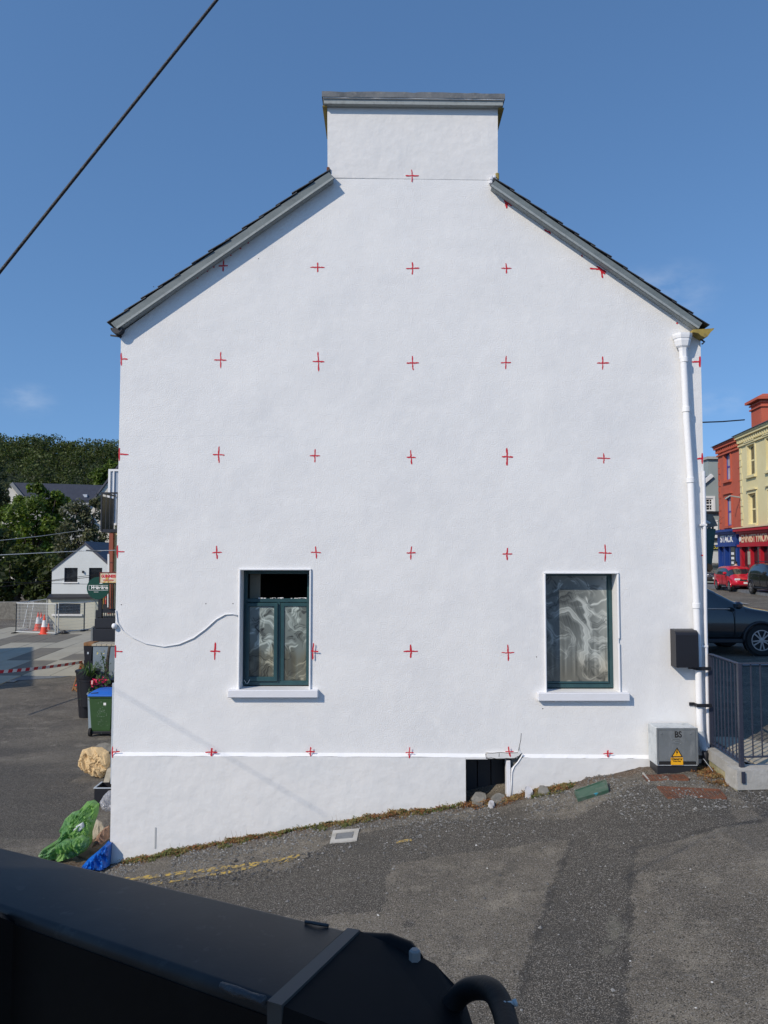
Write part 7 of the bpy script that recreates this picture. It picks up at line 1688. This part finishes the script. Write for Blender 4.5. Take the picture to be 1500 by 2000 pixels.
wire([(-60, 1151, 21), (0, 1146, 22), (60, 1139, 23), (120, 1133, 24), (190, 1126, 25)], .009, 'lower thin wire crossing the white gabled house', 'cable_black')
wire([(60, 1140, 23), (120, 1140, 24), (180, 1141, 25)], .006, 'nearly level wire below the upper windows of the white gabled house', 'cable_black')
obj('wire_insulator', MB().tube([P(168, 1075, 24.6), P(198, 1077, 24.8)], .028, 6), M['galv'], None, 'grey sleeve on the upper wire in front of the white gable', 'cable fitting')

# ------------------------------------------------------------------ foreground machine arm
Hm = .90; zm = CAMZ-Hm
def T(px, py, dz=0.):
    d = ray(px, py); t_ = (-Hm+dz)/d.z; return Vector((d.x*t_, d.y*t_, CAMZ-Hm+dz))
ma = thing('lifting_arm', 'dark steel lifting arm of a machine crossing the foreground, with end plate and black hose', 'machine', (-.6, 1.8, zm-.5))
a0, a1, b0, b1 = T(0, 1652), T(640, 1803), T(0, 1772), T(525, 1957)
da = (a1-a0).normalized(); db = (b1-b0).normalized()
a00, b00 = a0-da*1.3, b0-db*1.3
a1, b1 = T(678, 1812), T(522, 1955.5)
def beam(name, A0, A1, B0, B1, zt, zb, rr, mt):
    rings = []
    for A, B in ((A0, B0), (A1, B1)):
        w = (B-A); n = w.normalized(); ring = []
        for k in range(7): a = math.pi/2*k/6; ring.append(A+n*(rr-rr*math.sin(a))+Vector((0, 0, -rr+rr*math.cos(a))))
        ring = ring[::-1]
        for k in range(7): a = math.pi/2*k/6; ring.append(B-n*(rr-rr*math.sin(a))+Vector((0, 0, -rr+rr*math.cos(a))))
        ring += [B+Vector((0, 0, -.46)), A+Vector((0, 0, -.46))]; rings.append(ring)
    return obj(name, MB().loft(rings), mt, ma, smooth=35)
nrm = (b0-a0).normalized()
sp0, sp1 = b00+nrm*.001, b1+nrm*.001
obj('side_shade_plate', MB().loft([[c+Vector((0, 0, -.028)), c+nrm*.004+Vector((0, 0, -.028)), c+nrm*.004+Vector((0, 0, -.47)), c+Vector((0, 0, -.47))] for c in (sp0, sp1)]), M['boom_dark'], ma)  # added plate: shade on the arm's near face painted near-black
beam('arm_box', a00, a1, b00, b1, 0, 0, .022, M['boom'])
# lower flange strip along the near bottom edge
# end collar: raised flat bar across the arm end, then the head plates
Cc = [T(640, 1803, .002), T(700, 1817, .002), T(545, 1958, .002), T(525, 1957, .002)]
mb = MB(); top4 = [T(679, 1812, .003), T(703, 1816, .003), T(550, 1963, .003), T(522, 1955, .003)]
mb.add(top4+[v-Vector((0, 0, .46)) for v in top4], [(0, 1, 2, 3), (7, 6, 5, 4)]+[(i, i+4, (i+1) % 4+4, (i+1) % 4) for i in range(4)]); obj('end_collar', mb, mat('worn_edge_paint', (.05, .05, .047), .5), ma)
# dark head: side plates
hp = [T(702, 1817, -.001), T(745, 1836, -.02), T(800, 1856, -.04), T(850, 1882, -.06), T(888, 1922, -.08), T(912, 1965, -.10), T(930, 2020, -.12), T(960, 2120, -.14), T(540, 2120, -.14), T(549, 1963, -.001)]
mb = MB(); up_ = [v+Vector((0, 0, -.001)) for v in hp]; n = len(hp)
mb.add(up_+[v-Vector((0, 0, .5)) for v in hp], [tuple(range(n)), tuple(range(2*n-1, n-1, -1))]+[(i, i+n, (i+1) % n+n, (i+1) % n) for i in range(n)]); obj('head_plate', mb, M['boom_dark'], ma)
mb = MB(); rp = [T(720, 1818, .0), T(770, 1822, .02), T(800, 1834, .02), T(826, 1858, .0), T(800, 1850, -.01)]
mb.tube([T(705, 1838, -.04), T(760, 1846, -.04), T(795, 1860, -.05), T(815, 1880, -.06)], [.02, .026, .026, .02], 12); obj('pivot_boss', mb, M['boom_dark'], ma, smooth=True)
v = T(810, 1866, .0); mb = MB(); mb.lathe([(.013, -.01), (.013, .010), (.009, .014), (0, .014)], v.x, v.y, 6); mb.v = [(x, y, z+v.z) for x, y, z in mb.v]; obj('bolt', mb, M['bolt'], ma)
obj('weld_seam', MB().tube([T(432, 1924, .004), T(460, 1936, .006), T(490, 1946, .004), T(516, 1955, .006)], [.007, .010, .008, .010], 6), M['weld'], ma, smooth=True)
obj('weld_seam', MB().tube([T(596, 1800, .004), T(620, 1804, .007), T(642, 1808, .003)], .004, 6), M['weld'], ma, smooth=True)
# black side bracket plates under the near edge
mb = MB(); f0 = T(5, 1782); 
def Fp(px, py, off): # point on the near face of the arm, pushed out
    d = ray(px, py); o_ = b0+nrm*off; nn = nrm; t_ = (o_.x*nn.x+o_.y*nn.y-0)/(d.x*nn.x+d.y*nn.y); return Vector((d.x*t_, d.y*t_, CAMZ+d.z*t_))
q = [Fp(4, 1783, .02), Fp(70, 1812, .02), Fp(60, 1860, .02), Fp(22, 2060, .02), Fp(-80, 2060, .02), Fp(-60, 1760, .02)]
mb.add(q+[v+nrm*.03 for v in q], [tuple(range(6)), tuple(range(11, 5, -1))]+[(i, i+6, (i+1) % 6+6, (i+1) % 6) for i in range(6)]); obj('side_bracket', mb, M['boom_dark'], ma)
obj('weld_seam', MB().tube([Fp(447, 1946, .01), Fp(458, 1965, .02), Fp(480, 1980, .02), Fp(512, 2005, .02)], [.006, .012, .012, .01], 6), M['weld'], ma, smooth=True)
# hose bundle with cable tie
def hose(pts, r_, dz=0):
    q = [Vector(T(a, b)).lerp(Vector((0, 0, CAMZ)), 0)+Vector((0, 0, z)) for a, b, z in pts]; 
    # smooth the path
    s_ = []
    for i in range(len(q)-1):
        p0, p1, p2, p3 = q[max(i-1, 0)], q[i], q[i+1], q[min(i+2, len(q)-1)]
        for k in range(6): t_ = k/6; s_.append(.5*((2*p1)+(p2-p0)*t_+(2*p0-5*p1+4*p2-p3)*t_*t_+(3*p1-p0-3*p2+p3)*t_**3))
    s_.append(q[-1]); return MB().tube(s_, r_, 14)
obj('hose', hose([(780,1930,-.38),(822,1892,-.26),(858,1879,-.14),(898,1880,-.07),(934,1901,-.03),(964,1938,0),(984,1978,0),(997,2040,0),(1005,2100,0)], .0235), M['rubber'], ma, smooth=True)
obj('hose', hose([(905,2060,-.1),(915,2004,-.08),(935,1996,-.08),(955,2010,-.08),(960,2060,-.1)], .016), M['rubber'], ma, smooth=True)
p, q = T(968, 1975, .012), T(1005, 1960, .012)
mb = MB(); mb.tube([p-Vector((0,0,.012)), p.lerp(q, .5)+Vector((0, 0, .008)), q], .0045, 6); mb.tube([q-Vector((.003, 0, 0)), q+Vector((.005, 0, .003))], .007, 8); obj('cable_tie', mb, M['tie'], ma, smooth=True)

# added unseen panels in place of the machine's cab, sized to shade the arm
cab = MB(); cab.bbox(-4.2, -.85, -.15, .12, 3.2, 5.25, .04); cab.bbox(-4.2, -.85, -1.9, -.151, 5.1, 5.25, .04); cab.bbox(-4.2, -4.08, -1.9, -.151, 3.2, 5.09, .04)
obj('cab_shade_shell', cab, M['boom_dark'], ma)

# an overhead wire left of the frame: only its faint shadow shows, low on the wall
p0, p1 = P(150, 1303, YW), P(640, 1595, YW); tq = 5.0/SUN_TRAVEL.y
obj('overhead_wire', MB().tube([p0-SUN_TRAVEL*tq, p1-SUN_TRAVEL*tq], .005, 5), M['cable_black'], None, 'overhead wire casting a faint diagonal shadow across the lower left wall', 'cable')
